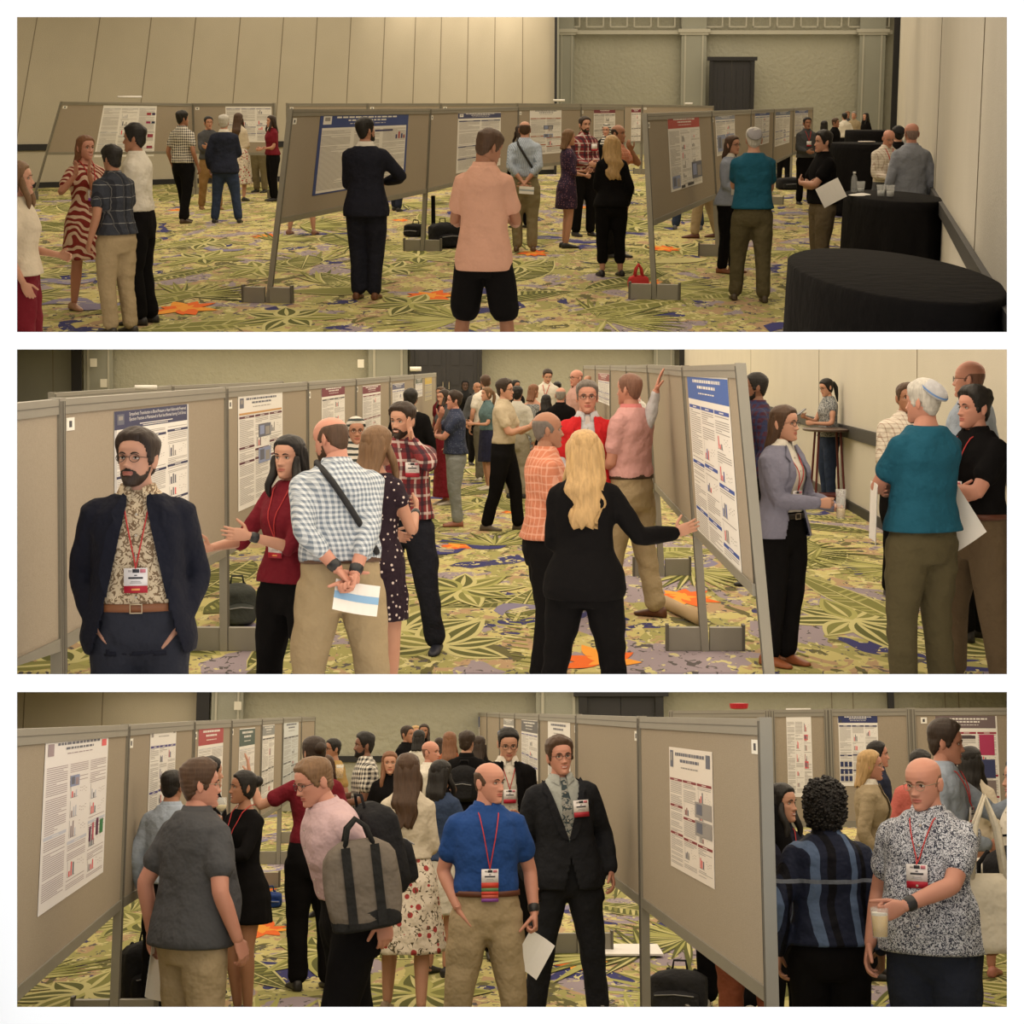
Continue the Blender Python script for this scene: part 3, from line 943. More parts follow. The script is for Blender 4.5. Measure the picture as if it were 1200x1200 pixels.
# ---- head
HZ = np.array([ # z, half width, front, back
    (0, .014, .074, -.030), (.006, .028, .085, -.005), (.018, .040, .090, .022), (.032, .049, .089, .045), (.050, .057, .088, .064), (.075, .065, .086, .080),
    (.10, .070, .084, .088), (.12, .072, .083, .094), (.14, .0745, .087, .098), (.162, .0755, .088, .099), (.185, .073, .079, .094),
    (.205, .064, .062, .080), (.220, .049, .043, .060), (.230, .030, .024, .038), (.235, .006, .005, .008)])
_hz = np.concatenate([np.linspace(0, .04, 12, endpoint=False), np.linspace(.04, .15, 34, endpoint=False), np.linspace(.15, .235, 18)])
HK = 60
_t = np.linspace(0, 2 * PI, HK, endpoint=False)
_th = _t - .5 * np.sin(_t)
_th = np.where(_th > PI, _th - 2 * PI, _th)          # 0 front, + = person's left
def head_grid():
    G = np.zeros((len(_hz), HK, 3))
    for r, z in enumerate(_hz):
        w, f, b = [np.interp(z, HZ[:, 0], HZ[:, c]) for c in (1, 2, 3)]
        s, c = np.sin(_th), np.cos(_th)
        p = 2 / 2.2
        x = w * np.sign(s) * np.abs(s) ** p
        mid = (b - f) / 2; hf = (f + b) / 2
        yc = 0.0 if b > 0.02 else (mid if b < 0 else mid * (1 - b / .02))
        y = np.where(c > 0, -(f + yc), (b - yc)) * np.abs(c) ** p + yc
        fr = np.clip(c, 0, 1) > 0.05
        def g(x0, z0, sx, sz): return np.exp(-((x - x0) / sx) ** 2 - ((z - z0) / sz) ** 2)
        d = np.zeros(HK)
        # nose: ridge, tip, wings
        if .070 < z < .135:
            u = np.clip((.130 - z) / (.130 - .084), 0, 1); hgt = .005 + .020 * u ** 1.2
            if z < .084: hgt = .025 * np.clip((z - .068) / .016, 0, 1) ** .7
            d += hgt * np.exp(-(x / (.0075 + .005 * u)) ** 2)
        d += .009 * (g(.013, .083, .007, .008) + g(-.013, .083, .007, .008))
        d -= .012 * (g(.031, .121, .016, .012) + g(-.031, .121, .016, .012))
        d += .004 * (g(.028, .138, .022, .007) + g(-.028, .138, .022, .007))
        d += .004 * (g(.042, .098, .018, .014) + g(-.042, .098, .018, .014))
        d += .0065 * g(0, .059, .020, .0045) + .0075 * g(0, .048, .018, .005) - .005 * g(0, .0535, .022, .0018)
        d -= .004 * g(0, .040, .02, .005)
        d += .005 * g(0, .016, .018, .012)
        y = np.where(fr, y - d, y)
        G[r] = np.stack([x, y, np.full(HK, z)], 1)
    return G
HG = head_grid()
HV, HF = ringset(HG)
# lips
_fc = HV[HF[0]].mean(1)
LIPS = ((np.abs(_fc[:, 2] - .0535) < .0105 - .006 * (np.abs(_fc[:, 0]) / .024) ** 2) & (np.abs(_fc[:, 0]) < .024) & (_fc[:, 1] < -.05)).astype(int)
def ear(sg):
    k = 12; R = []
    for u in np.linspace(0, 1, 8):
        z = .078 + .062 * u; a = math.sin(PI * (.08 + .84 * u)); w = .017 * a + .003 * u
        th = np.linspace(0, 2 * PI, k, endpoint=False)
        cx = sg * (.076 + .004 * u); cy = .012 + .006 * u
        R.append(np.stack([cx + sg * .0065 * np.cos(th) * a + sg * .006 * np.sin(th), cy + w * np.sin(th), np.full(k, z)], 1))
    return ringset(np.array(R))
EARS = [ear(1), ear(-1)]

def sm(x): x = np.clip(x, 0, 1); return x * x * (3 - 2 * x)
def _noise3(P, f, seed):
    r = np.random.RandomState(seed); o = np.zeros(len(P))
    for _ in range(7):
        k = r.normal(size=3) * f; o += np.sin(P @ k + r.uniform(0, 6.28)) * r.uniform(.5, 1)
    return o / 3.5
HAIRLINE = {'short': [(0, .196), (30, .193), (48, .175), (62, .125), (72, .09), (84, .088), (96, .125), (108, .115), (125, .07), (150, .045), (180, .035)],
            'bald': [(0, .9), (58, .9), (62, .14), (72, .10), (84, .09), (96, .125), (108, .11), (125, .07), (150, .05), (180, .04)],
            'full': [(0, .192), (30, .19), (48, .176), (60, .14), (72, .09), (84, .06), (100, .05), (130, .03), (180, .02)]}
def shell(style, ttop, tside, seed=1, rough=.002, upper=None, recede=0.0, freq=90):
    V = HV.copy(); th = np.degrees(np.abs(np.arctan2(V[:, 0], -V[:, 1])))
    hl = np.interp(th, *zip(*HAIRLINE[style])) + recede * np.clip(1 - th / 60, 0, 1)
    m = (V[:, 2] - hl) / .014
    if upper is not None: m = np.minimum(m, (upper - .055 * np.clip((105 - th) / 40, 0, 1) ** 1.5 - V[:, 2]) / .025)
    ms = sm(m + .2)
    t = tside + (ttop - tside) * sm((V[:, 2] - .13) / .07)
    c = np.array([0, .01, .11]); nrm = V - c; nrm /= np.linalg.norm(nrm, axis=1)[:, None]
    nz = _noise3(V, freq, seed) * rough + _noise3(V, freq * 2.7, seed + 5) * rough * .6
    D = (t + nz) * ms - .004 * (1 - ms)
    V = V + nrm * D[:, None]
    keep_v = m > -.25
    fs = [f[keep_v[f].any(1)] for f in HF]
    return V, fs
def hairtail(kind, seed=1, length=.30, wave=.012, wid=1.0, front=True):
    """volume of long hair hanging from the scalp"""
    k = 48; R = []
    th = np.linspace(0, 2 * PI, k, endpoint=False)
    zs = np.linspace(.225, -length, 26)
    r = np.random.RandomState(seed); ph = r.uniform(0, 6.28, 4)
    for z in zs:
        cy = np.interp(z, [-length, -.10, -.03, .05, .15, .225], [.135 if length > .2 else .11, .122 if length > .2 else .095, .085, .050, .028, .015])
        rx = wid * np.interp(z, [-length, -.12, 0, .10, .17, .205, .225], [.060, .088, .088, .087, .083, .062, .03])
        ry = np.interp(z, [-length, -.12, -.02, .05, .12, .18, .225], [.022, .036, .052, .066, .079, .075, .03])
        w = 1 + .05 * np.sin(9 * th + ph[0] + z * 14) + .035 * np.sin(17 * th + ph[1] - z * 22)
        lo = np.clip(-z / .1, 0, 1)
        x = rx * np.sin(th) * w + wave * lo * math.sin(z * 34 + ph[2]); y = cy - ry * np.cos(th) * w + .4 * wave * lo * math.cos(z * 30 + ph[3])
        zz = z + (0.02 * np.sin(7 * th + ph[1]) * lo * (z < -length * .7))
        R.append(np.stack([x, y, np.full(k, z) + (zz - z)], 1))
    return ringset(np.array(R))
def lock(x0, length, seed, y0=-.035):
    r = np.random.RandomState(seed); p = []
    for u in np.linspace(0, 1, 8):
        p.append((x0 * (1 + .25 * u) + .008 * math.sin(u * 9 + seed), y0 - .045 * u + .01 * math.sin(u * 7), .12 - (length + .12) * u))
    return limb(p, [.016, .024, .026, .026, .024, .022, .018, .008], 10, 2)

# ---- hands
def hand_template(curl, spread=1.0, vox=.0045, thumb=0.0):
    parts = []
    R = []
    th = np.linspace(0, 2 * PI, 16, endpoint=False)
    for z, w, t in ((-.02, .026, .020), (0, .027, .020), (.02, .034, .019), (.05, .042, .016), (.08, .042, .014), (.098, .038, .012)):
        R.append(np.stack([w * np.cos(th) + (.003 if z > .02 else 0), t * np.sin(th), np.full(16, z)], 1))
    parts.append(ringset(np.array(R)))
    for b, (x, z, ln, r) in enumerate(((.031, .09, .074, .0092), (.0105, .095, .083, .0095), (-.010, .092, .077, .009), (-.029, .084, .060, .008))):
        a0 = x * 3.0 * spread; p = np.array([x * .95, 0, z - .02]); ang = 0; pts = [p.copy(), p + np.array([0, 0, .02])]; p = pts[-1]
        for s, (fr, cu) in enumerate(((.45, curl[0]), (.31, curl[1]), (.24, curl[2]))):
            ang += math.radians(cu + (b * 4 if curl[0] > 15 else 0))
            d = np.array([math.sin(a0) * math.cos(ang), math.sin(ang), math.cos(ang) * math.cos(a0)]); p = p + d * ln * fr; pts.append(p)
        parts.append(limb(pts, [r * 1.1, r * 1.08, r, r * .92, r * .78], 10, 2))
    a = math.radians(38 + 20 * spread - thumb * .4); o = math.radians(15 + thumb)
    p0 = np.array([.022, .004, .018]); d1 = np.array([math.sin(a) * math.cos(o), math.sin(o), math.cos(a)])
    p1 = p0 + d1 * .045; a2 = a * .55; o2 = o * 1.6
    d2 = np.array([math.sin(a2) * math.cos(o2), math.sin(o2), math.cos(a2)]); p2 = p1 + d2 * .032; p3 = p2 + d2 * .027
    parts.append(limb([p0, p1, p2, p3], [.014, .0115, .0105, .0085], 10, 2))
    return remesh(parts, vox, 2)
def remesh(parts, vox, smooth=3):
    me = fast_mesh('tmp', [(v, f, 0) for v, f in parts], [])
    o = bpy.data.objects.new('tmp', me); C.objects.link(o)
    m = o.modifiers.new('r', 'REMESH'); m.mode = 'VOXEL'; m.voxel_size = vox; m.adaptivity = 0
    if smooth:
        s = o.modifiers.new('s', 'SMOOTH'); s.factor = .5; s.iterations = smooth
    dg = bpy.context.evaluated_depsgraph_get()
    ev = o.evaluated_get(dg); em = ev.to_mesh()
    V = np.empty(len(em.vertices) * 3, np.float32); em.vertices.foreach_get('co', V); V = V.reshape(-1, 3).astype(float)
    ls = np.empty(len(em.polygons), np.int32); lt = np.empty(len(em.polygons), np.int32)
    em.polygons.foreach_get('loop_start', ls); em.polygons.foreach_get('loop_total', lt)
    vi = np.empty(len(em.loops), np.int32); em.loops.foreach_get('vertex_index', vi)
    Q = vi[ls[lt == 4][:, None] + np.arange(4)]; T = vi[ls[lt == 3][:, None] + np.arange(3)] if (lt == 3).any() else np.zeros((0, 3), int)
    ev.to_mesh_clear(); bpy.data.objects.remove(o); bpy.data.meshes.remove(me)
    return V, [Q, T]
HANDS = {}
HPOSE = {'relax': (22, 28, 18), 'open': (6, 8, 6), 'grip': (55, 75, 45), 'point': (60, 80, 50), 'flat': (10, 12, 10)}
def get_hand(pose, fine):
    k = (pose, fine)
    if k not in HANDS:
        HANDS[k] = hand_template(HPOSE[pose], 1.4 if pose == 'open' else .6, .0042 if fine else .0065, 35 if pose == 'grip' else 0)
    return HANDS[k]

SKIN = {}
def skin(c):
    if c in SKIN: return SKIN[c]
    m, nt, bs = newmat('skin')
    vec = coords(nt)
    no = N(nt, 'ShaderNodeTexNoise'); no.inputs['Scale'].default_value = 14; nt.links.new(vec, no.inputs['Vector'])
    nt.links.new(mixc(nt, no.outputs['Fac'], tuple(x * f for x, f in zip(c, (.95, .88, .86))), tuple(min(1, x * f) for x, f in zip(c, (1.05, 1.08, 1.08)))), bs.inputs['Base Color'])
    bs.inputs['Roughness'].default_value = .5; bs.inputs['Specular IOR Level'].default_value = .35
    SKIN[c] = m; return m
SK = dict(l=(.50, .265, .18), m=(.42, .21, .135), t=(.34, .165, .10), b=(.20, .095, .06), d=(.07, .035, .025), r=(.52, .25, .18))
HC = dict(k=(.012, .010, .009), db=(.030, .018, .012), b=(.065, .035, .020), lb=(.16, .09, .045), bl=(.42, .27, .12), g=(.22, .20, .18), w=(.45, .43, .39), s=(.13, .11, .095), r=(.18, .08, .04))
def hairmat(c):
    k = ('hair', c)
    if k in MATS: return MATS[k]
    m, nt, bs = newmat('hair')
    vec = coords(nt, (1, 1, .16))
    no = N(nt, 'ShaderNodeTexNoise'); no.inputs['Scale'].default_value = 75; no.inputs['Detail'].default_value = 3; nt.links.new(vec, no.inputs['Vector'])
    nt.links.new(mixc(nt, no.outputs['Fac'], tuple(x * .55 for x in c), tuple(min(1, x * 1.5) for x in c)), bs.inputs['Base Color'])
    bs.inputs['Roughness'].default_value = .5; bs.inputs['Specular IOR Level'].default_value = .3
    b = N(nt, 'ShaderNodeBump'); b.inputs['Strength'].default_value = .6; b.inputs['Distance'].default_value = .006
    nt.links.new(no.outputs['Fac'], b.inputs['Height']); nt.links.new(b.outputs[0], bs.inputs['Normal'])
    MATS[k] = m; return m
def ik(S, W, l1, l2, pole):
    S, W = np.array(S, float), np.array(W, float); d = W - S; D = np.linalg.norm(d)
    mx = (l1 + l2) * .995
    if D > mx: W = S + d / D * mx; d = W - S; D = mx
    a = (l1 * l1 - l2 * l2 + D * D) / (2 * D); h = math.sqrt(max(0, l1 * l1 - a * a))
    u = d / D; p = np.array(pole, float); p -= u * p.dot(u); p /= np.linalg.norm(p) + 1e-9
    return S + u * a + p * h, W
HP = {  # wrist places, x is mirrored for the right side
    'down': (.27, -.05, .885), 'downb': (.265, .04, .885), 'pocket': (.17, -.065, .925), 'front': (.12, -.30, 1.12), 'belly': (.07, -.26, 1.06), 'back': (.03, .19, .95),
    'cross': (-.06, -.25, 1.16), 'cross2': (-.05, -.20, 1.12), 'chin': (.03, -.19, 1.40), 'phone': (.07, -.33, 1.20), 'hip': (.20, .02, 1.0), 'out': (.42, -.28, 1.15), 'hold': (.16, -.30, 1.13)}

def person(i, x, yt, s, a, label, sex='m', H=None, w=1.0, belly=0.0, sk='l', hair=('short', 'db'), top=None, jk=None, bot=None, skirt=None, dress=None,
           shoe=(.02, .018, .018), shoes=True, gl=0, bd=None, bg=None, L='down', R='down', LH='relax', RH='relax', Lp=None, Rp=None, hy=0, hp=0, hr=0, ln=0, side=0,
           belt=None, tie=None, foot=None, stance=None, cap=None, collar=None, watch=None, strap=None, smile=0, seed=None, wt=0.0, tw=0, Ld=None, Rd=None, xf=None):
    """x, yt: pixel of the top of the head; s: pixels per metre; a: facing (0 camera, 90 image right, 180 away, -90 left)"""
    if foot is not None: s = (foot - HOR[i]) / EYE
    P0 = pt(i, x, yt, s)
    Ht = P0.z + EYE
    seed = seed if seed is not None else int(x * 7 + yt) % 1000
    k = Ht / 1.75
    rs = np.random.RandomState(seed)
    near = s > 120; mid = s > 60
    vox = max(.0115, min(.03, 1.9 / s)) / k
    w = 1 + (w - 1) * .7 - .03
    T = Torso(sex, w, belly)
    fem = sex == 'f'; lw = (w + 1) / 2
    af = (.84 if fem else 1.0) * (1 + (w - 1) * .5)
    shx = (.138 if fem else .162) * (1 + (w - 1) * .8); shz = 1.378
    lean = math.radians(ln); sidr = math.radians(side)
    ca, sa_ = math.cos(lean), math.sin(lean); twr = math.radians(tw)
    def bend(V, arm=False):
        V = np.asarray(V, float).copy()
        if lean == 0 and sidr == 0 and twr == 0: return V
        wgt = np.ones(len(V)) if arm else sm((V[:, 2] - .86) / .30)
        ang = lean * wgt; c, sn = np.cos(ang), np.sin(ang)
        y, z = V[:, 1], V[:, 2] - .95
        V[:, 1] = y * c - z * sn; V[:, 2] = y * sn + z * c + .95
        ang = sidr * wgt; c, sn = np.cos(ang), np.sin(ang)
        xx, z = V[:, 0], V[:, 2] - .95
        V[:, 0] = xx * c + z * sn; V[:, 2] = -xx * sn + z * c + .95
        ang = twr * wgt; c, sn = np.cos(ang), np.sin(ang)
        xx, y = V[:, 0].copy(), V[:, 1].copy()
        V[:, 0] = xx * c - y * sn; V[:, 1] = xx * sn + y * c
        return V
    # joints
    arms = {}
    for sg, hpz, pole, hd in ((1, L, Lp, Ld), (-1, R, Rp, Rd)):
        W = HP[hpz] if isinstance(hpz, str) else hpz
        W = np.array([W[0] * sg, W[1], W[2]])
        if isinstance(hpz, str) and hpz in ('down', 'downb'): W[0] *= (shx / .172) * (1 + max(0, w - 1) * .5)
        S = np.array([sg * shx, .0, shz])
        if isinstance(hpz, str) and hpz == 'pocket': po = (sg * .55, .9, -.1)
        elif isinstance(hpz, str) and hpz.startswith('cross'): po = (sg * .95, .05, -.45)
        elif W[1] > .1: po = (sg * .9, .5, -.3)
        elif W[2] > 1.38: po = (sg * .75, -.1, -.8)
        else: po = (sg * .45, .55, -.75)
        if pole: po = (pole[0] * sg, pole[1], pole[2])
        if isinstance(hpz, str) and hpz.startswith('cross') and hd is None: hd = ((-1, .30, .12), (0, -.2, 1))
        if hpz == 'pocket' and hd is None: hd = ((-.3, .3, -1), (0, -1, 0))
        E, W = ik(S, W, .285, .25, po)
        arms[sg] = (S, E, W, hd)
    st = stance or 'n'
    fx = {'n': ((.10, -.02), (.10, .02)), 'w': ((.13, -.10), (.12, .12)), 'wide': ((.19, 0), (.19, .02)), 'close': ((.07, 0), (.07, .02)), 's': ((.09, -.16), (.09, .16))}[st]
    legs = {}
    for sg, (ax, ay) in ((1, fx[0]), (-1, fx[1])):
        ax += rs.uniform(-.01, .02)
        hipj = np.array([sg * .092 * lw, 0, .87]); ank = np.array([sg * ax, ay + .02, .085])
        knee = (hipj + ank) / 2 + np.array([sg * .006, -.03, .01])
        legs[sg] = (hipj, knee, ank)
    # head placement (chin level z = 1.515)
    hrot = Matrix.Rotation(math.radians(hy), 3, 'Z') @ Matrix.Rotation(math.radians(hp), 3, 'X') @ Matrix.Rotation(math.radians(hr), 3, 'Y')
    HR = np.array(hrot)
    def hx(V):
        V = np.asarray(V, float) * .965 - np.array([0, .02, .03])
        return bend(V @ HR.T + np.array([0, .004, 1.528]), True)
    # scale so that the crown comes out at the wanted height
    topz = hx(HV)[:, 2].max() + {'thick': .024, 'curly': .045, 'short': .014, 'long': .014, 'wavy': .014, 'mid': .014, 'bob': .014, 'bun': .014, 'pony': .014, 'hijab': .016}.get(hair[0], .004); k = Ht / topz
    # root
    q = Vector((P0.x, P0.y, -EYE))
    crown = hx(np.array([[0, .01, .235]]))[0] * k
    Rz = Matrix.Rotation(math.radians(a), 4, 'Z')
    offc = Rz @ Vector((crown[0], crown[1], 0))
    q -= Vector((offc.x, offc.y, 0)) * 1.0
    M = RM[i] @ Matrix.Translation(q) @ Rz
    root = empty('person', M); tag(root, label, 'person', 'people at the poster session')
    clip = None
    if BOT[i] is not None and HOR[i] + EYE * s > BOT[i] - 8:
        clip = (CYP - (BOT[i] + 2.2)) / F
    Mn = np.array(M)
    def put(name, parts, mats, parent=root, smooth=True):
        parts = [(np.asarray(v, float) * k, f, mt) for v, f, mt in parts]
        if clip is not None:
            np2 = []
            for v, f, mt in parts:
                wv = v @ Mn[:3, :3].T + Mn[:3, 3]
                under = (wv[:, 2] - CAM_Z) < clip * wv[:, 1]
                if under.all(): continue
                # slide vertices that fall below the sill back onto it, drop faces wholly below
                n_up = Mn[:3, :3].T @ np.array([0, -clip, 1.0])
                nf, nm = [], []
                allmt = []
                pos = 0
                for fa in f:
                    fa = np.asarray(fa)
                    if len(fa) == 0: continue
                    kp = ~under[fa].all(1)
                    nf.append(fa[kp])
                    if not np.isscalar(mt): allmt.append(mt[kp] if len(mt) == len(kp) else np.full(kp.sum(), 0))
                dist = (wv[:, 2] - CAM_Z) - clip * wv[:, 1]
                zdir = Mn[:3, 2]; den = zdir[2] - clip * zdir[1]
                v = v.copy(); v[under, 2] -= dist[under] / den
                if sum(len(z) for z in nf) == 0: continue
                if np.isscalar(mt): np2.append((v, nf, mt))
                else:
                    for fa, mm in zip(nf, allmt): np2.append((v, [fa], mm))
            parts = np2
            if not parts: return None
        me = fast_mesh(name, parts, mats, smooth)
        o = bpy.data.objects.new(name, me); C.objects.link(o); o.parent = parent
        return o
    def wrinkle(V, amp, f=11.0):
        amp = amp * (1.5 if near else 1.0); n1 = _noise3(V * np.array([1, 1, 1.5]), f, seed + 3); n2 = _noise3(V * np.array([1, 1, 1.2]), f * 2.3, seed + 9)
        c = np.array([0, 0, 0]); d = V - np.stack([V[:, 0] * .4, V[:, 1] * 0, V[:, 2]], 1); d /= np.linalg.norm(d, axis=1)[:, None] + 1e-6
        return V + d * ((n1 + .6 * n2) * amp)[:, None]
    # ---- garments: which parts of the body they cover
    ar = [.056 * af, .050 * af, .042 * af]; fr_ = [.042 * af, .040 * af, .0275 * af]
    def armtube(sg, off, end, cuff=None, wideend=0.0):
        S, E, W, _ = arms[sg]
        S0 = S + np.array([-sg * .06, 0, .022])
        if end <= 1.0:
            p = S + (E - S) * end
            return limb([S0, S, S + (p - S) * .5, p], [ar[0] * .85 + off * .5, ar[0] + off, ar[1] + off + wideend * .5, (ar[0] + (ar[2] - ar[0]) * end) + off + wideend], 16, 3)
        p = E + (W - E) * (end - 1)
        e = end - 1
        return limb([S0, S, (S + E) / 2, E, E + (p - E) * .5, p], [ar[0] * .85 + off * .5, ar[0] + off, ar[1] + off, fr_[0] + off * 1.1, fr_[1] + off * .9 + wideend, fr_[0] + (fr_[2] - fr_[0]) * e + off * .8 + wideend], 16, 3)
    def legtube(sg, off, endz, bottom=None):
        hj, kn, an = legs[sg]
        rr = [.100 * lw, .088 * lw, .060 * lw, .058 * lw, .040]
        if bottom is None: bottom = .058
        calf = kn + (an - kn) * .35
        if endz > .4:   # shorts
            u = (hj[2] - endz) / (hj[2] - kn[2]); p = hj + (kn - hj) * u
            return limb([hj, (hj + p) / 2, p], [rr[0] + off, rr[1] + off + .012, rr[1] - .012 + off + .022], 16, 3)
        u = (kn[2] - endz) / (kn[2] - an[2]); p = kn + (an - kn) * min(u, .98)
        return limb([hj, (hj + kn) / 2, kn, calf, p], [rr[0] + off, rr[1] + off, max(rr[2] + off, .066 * lw + off), max(rr[3] + off, bottom + .008), bottom + off * .7], 16, 3)
    # ---- body (skin): one continuous surface
    parts = [T.loft(.82, 1.575, -.008)]
    for sg in (1, -1):
        S, E, W, _ = arms[sg]
        parts.append(limb([S + np.array([-sg * .06, 0, .015]), S, (S + E) / 2, E, E + (W - E) * .3, W], [ar[0] * .9, ar[0] * .95, ar[1] * .95, ar[2] * .95, fr_[1], fr_[2]], 14, 3))
        hj, kn, an = legs[sg]
        parts.append(limb([hj, (hj + kn) / 2, kn, kn + (an - kn) * .33, an], [.078 * lw, .076 * lw, .053 * lw, .055 * lw, .034], 14, 3))
        parts.append(limb([an + np.array([0, .03, -.05]), an + np.array([sg * .01, -.07, -.06]), an + np.array([sg * .02, -.15, -.068])], [.026, .03, .018], 10, 2))
    V, Fs = remesh(parts, vox, 2)
    # arms are told from the torso by distance to the arm bones so that leaning moves them rigidly
    def armw(V):
        m = np.zeros(len(V), bool)
        for sg in (1, -1):
            S, E, W, _ = arms[sg]
            for (A, B, r) in ((S, E, .085), (E, W, .08), (W, W + (W - E) * .5, .09)):
                ab = B - A; t = np.clip(((V - A) @ ab) / (ab @ ab), 0, 1); d = np.linalg.norm(V - A - t[:, None] * ab, axis=1)
                m |= (d < r * (1 if not fem else .9)) & (V[:, 2] < 1.30) & (np.abs(V[:, 0]) + np.maximum(0, -V[:, 1] - .1) * 2 + np.maximum(0, V[:, 1] - .1) * 2 > .19)
        return m
    def bendall(V):
        if lean == 0 and sidr == 0 and twr == 0: return V
        m = armw(V); A = bend(V, False); B = bend(V, True)
        return np.where(m[:, None], B, A)
    bparts = [(bendall(V), Fs, 0)]
    hvv = hx(HV)
    bparts += [(hvv, [HF[0]], LIPS), (hvv, [HF[1]], 0)]
    for e in EARS: bparts.append((hx(e[0]), e[1], 0))
    for sg, pose in ((1, LH), (-1, RH)):
        S, E, W, hd = arms[sg]
        ax = W - E; ax /= np.linalg.norm(ax)
        thd = None
        if hd is not None:      # (finger direction, thumb direction) in the person's frame, x mirrored
            ax = np.array([hd[0][0] * sg, hd[0][1], hd[0][2]], float); ax /= np.linalg.norm(ax)
            if len(hd) > 1: thd = np.array([hd[1][0] * sg, hd[1][1], hd[1][2]], float)
        if thd is None:
            v = abs(ax[2]); thd = np.array([-sg * .15, -v, (1 - v) * 1.2 + .05])
        thd = thd - ax * thd.dot(ax); thd /= np.linalg.norm(thd)
        nn = np.cross(ax, thd) * (1 if sg > 0 else -1)      # palm faces inwards
        # template: X thumb, Y palm normal, Z fingers
        hV, hF = get_hand(pose, near)
        sc_ = .95 if not fem else .84
        Mx = np.stack([thd, nn, ax], 0) * sc_
        pts_ = hV @ Mx + W
        bparts.append((bend(pts_, True), hF, 0))
    skm = skin(SK[sk] if isinstance(sk, str) else sk)
    sc0 = SK[sk] if isinstance(sk, str) else sk
    lips = plain((sc0[0] * .82, sc0[1] * .52, sc0[2] * .55), .45)
    put('body', bparts, [skm, lips])
    # ---- face details
    facing = math.cos(math.radians(a + hy))
    if s > 45 and facing > -.35:
        if mid:
            for sg in (1, -1):
                th = np.linspace(0, 2 * PI, 16, endpoint=False); R1 = []
                for u in np.linspace(-1, 1, 7):
                    c = math.sqrt(max(0, 1 - u * u)); R1.append(np.stack([sg * .031 + .0145 * c * np.cos(th), -.0725 - .0035 * (1 + 0 * th) * u * 1.4, .1205 + .0062 * c * np.sin(th)], 1))
                ev, ef = ringset(np.array(R1))
                R2 = []
                for u in np.linspace(0, 1, 4):
                    R2.append(np.stack([sg * .031 + .0052 * (1.001 - u * .7) * np.cos(th), -.0770 - .0008 * u + 0 * th, .121 + .0052 * (1.001 - u * .7) * np.sin(th)], 1))
                iv, if_ = ringset(np.array(R2))
                lid = limb([(sg * .031 + dx, -.0765 + abs(dx) * .12, .1265 - abs(dx) ** 2 * 28) for dx in (-.015, -.007, 0, .007, .015)], [.0011, .0018, .002, .0018, .001], 6, 1)
                put('eye', [(hx(ev), ef, 0), (hx(iv), if_, 1), (hx(lid[0]), lid[1], 2)], [plain((.62, .56, .50), .3), plain((.035, .02, .012), .2), plain((.05, .03, .02), .6)])
        hc = HC[hair[1]] if isinstance(hair[1], str) else (.02, .015, .012)
        bc = tuple(c * .7 for c in hc)
        eb = []
        for sg in (1, -1):
            eb.append(limb([(sg * .014, -.0885, .1385), (sg * .024, -.0895, .1425), (sg * .036, -.0865, .1435), (sg * .046, -.078, .139)], [.0028, .0036, .003, .0015], 6, 2))
        for v, f in eb: put('eyebrow', [(hx(v), f, 0)], [plain(bc, .8)])
    if smile and mid:
        v, f = limb([(-.021, -.0815, .0575), (-.012, -.0885, .053), (0, -.0905, .0515), (.012, -.0885, .053), (.021, -.0815, .0575)], [.001, .0028, .0034, .0028, .001], 8, 2)
        put('teeth', [(hx(v), f, 0)], [plain((.7, .66, .6), .3)])
    # ---- hair
    st_, hcol = hair[0], hair[1]
    hm = hairmat(HC[hcol] if isinstance(hcol, str) else (hcol if isinstance(hcol, tuple) else (0, 0, 0)))
    hc3 = HC[hcol] if isinstance(hcol, str) else None
    if st_ in ('shaved', 'buzz', 'recede') and hc3: hm = hairmat(tuple(round(.55 * p_ + .45 * q_ * .6, 4) for p_, q_ in zip(hc3, SK[sk] if isinstance(sk, str) else sk)))
    hpz = []
    if st_ == 'short': hpz.append(shell('short', .017, .007, seed, .003))
    elif st_ == 'buzz': hpz.append(shell('short', .004, .003, seed, .0005))
    elif st_ == 'thick': hpz.append(shell('short', .028, .012, seed, .005, freq=60))
    elif st_ == 'recede': hpz.append(shell('short', .012, .007, seed, recede=.03))
    elif st_ == 'fringe': hpz.append(shell('bald', .004, .005, seed, .0012, upper=.185))
    elif st_ == 'shaved': hpz.append(shell('bald', .0008, .0012, seed, .0002, upper=.165))
    elif st_ == 'curly':
        sv, sf = shell('full', .045, .036, seed, .006, freq=60); hpz.append((sv, sf))
        rr_ = np.random.RandomState(5); used = np.unique(np.concatenate([f.ravel() for f in sf]))
        for vi in rr_.choice(used, 1100):
            c_ = sv[vi] + rr_.normal(size=3) * .004; ra = rr_.uniform(.008, .0125); q_ = rr_.normal(size=3); q_ /= np.linalg.norm(q_)
            e1 = np.cross(q_, [0, 0, 1.]); e1 /= np.linalg.norm(e1) + 1e-6
            hpz.append(limb([c_ - e1 * ra, c_, c_ + q_ * ra * .5], [ra * .6, ra, ra * .6], 6, 1))
    elif st_ == 'afro': hpz.append(shell('full', .050, .035, seed, .006, freq=130))
    elif st_ in ('bob', 'long', 'wavy', 'pony', 'bun', 'mid'):
        hpz.append(shell('full', .016, .010, seed, .002))
        if st_ == 'bob': hpz.append(hairtail('b', seed, .05, .002, 1.0))
        if st_ == 'mid': hpz.append(hairtail('b', seed, .13, .01, 1.08)); hpz += [lock(.072, .10, seed), lock(-.072, .10, seed + 1)]
        if st_ == 'long': hpz.append(hairtail('b', seed, .26, .010, 1.05)); hpz += [lock(.070, .18, seed), lock(-.070, .18, seed + 1)]
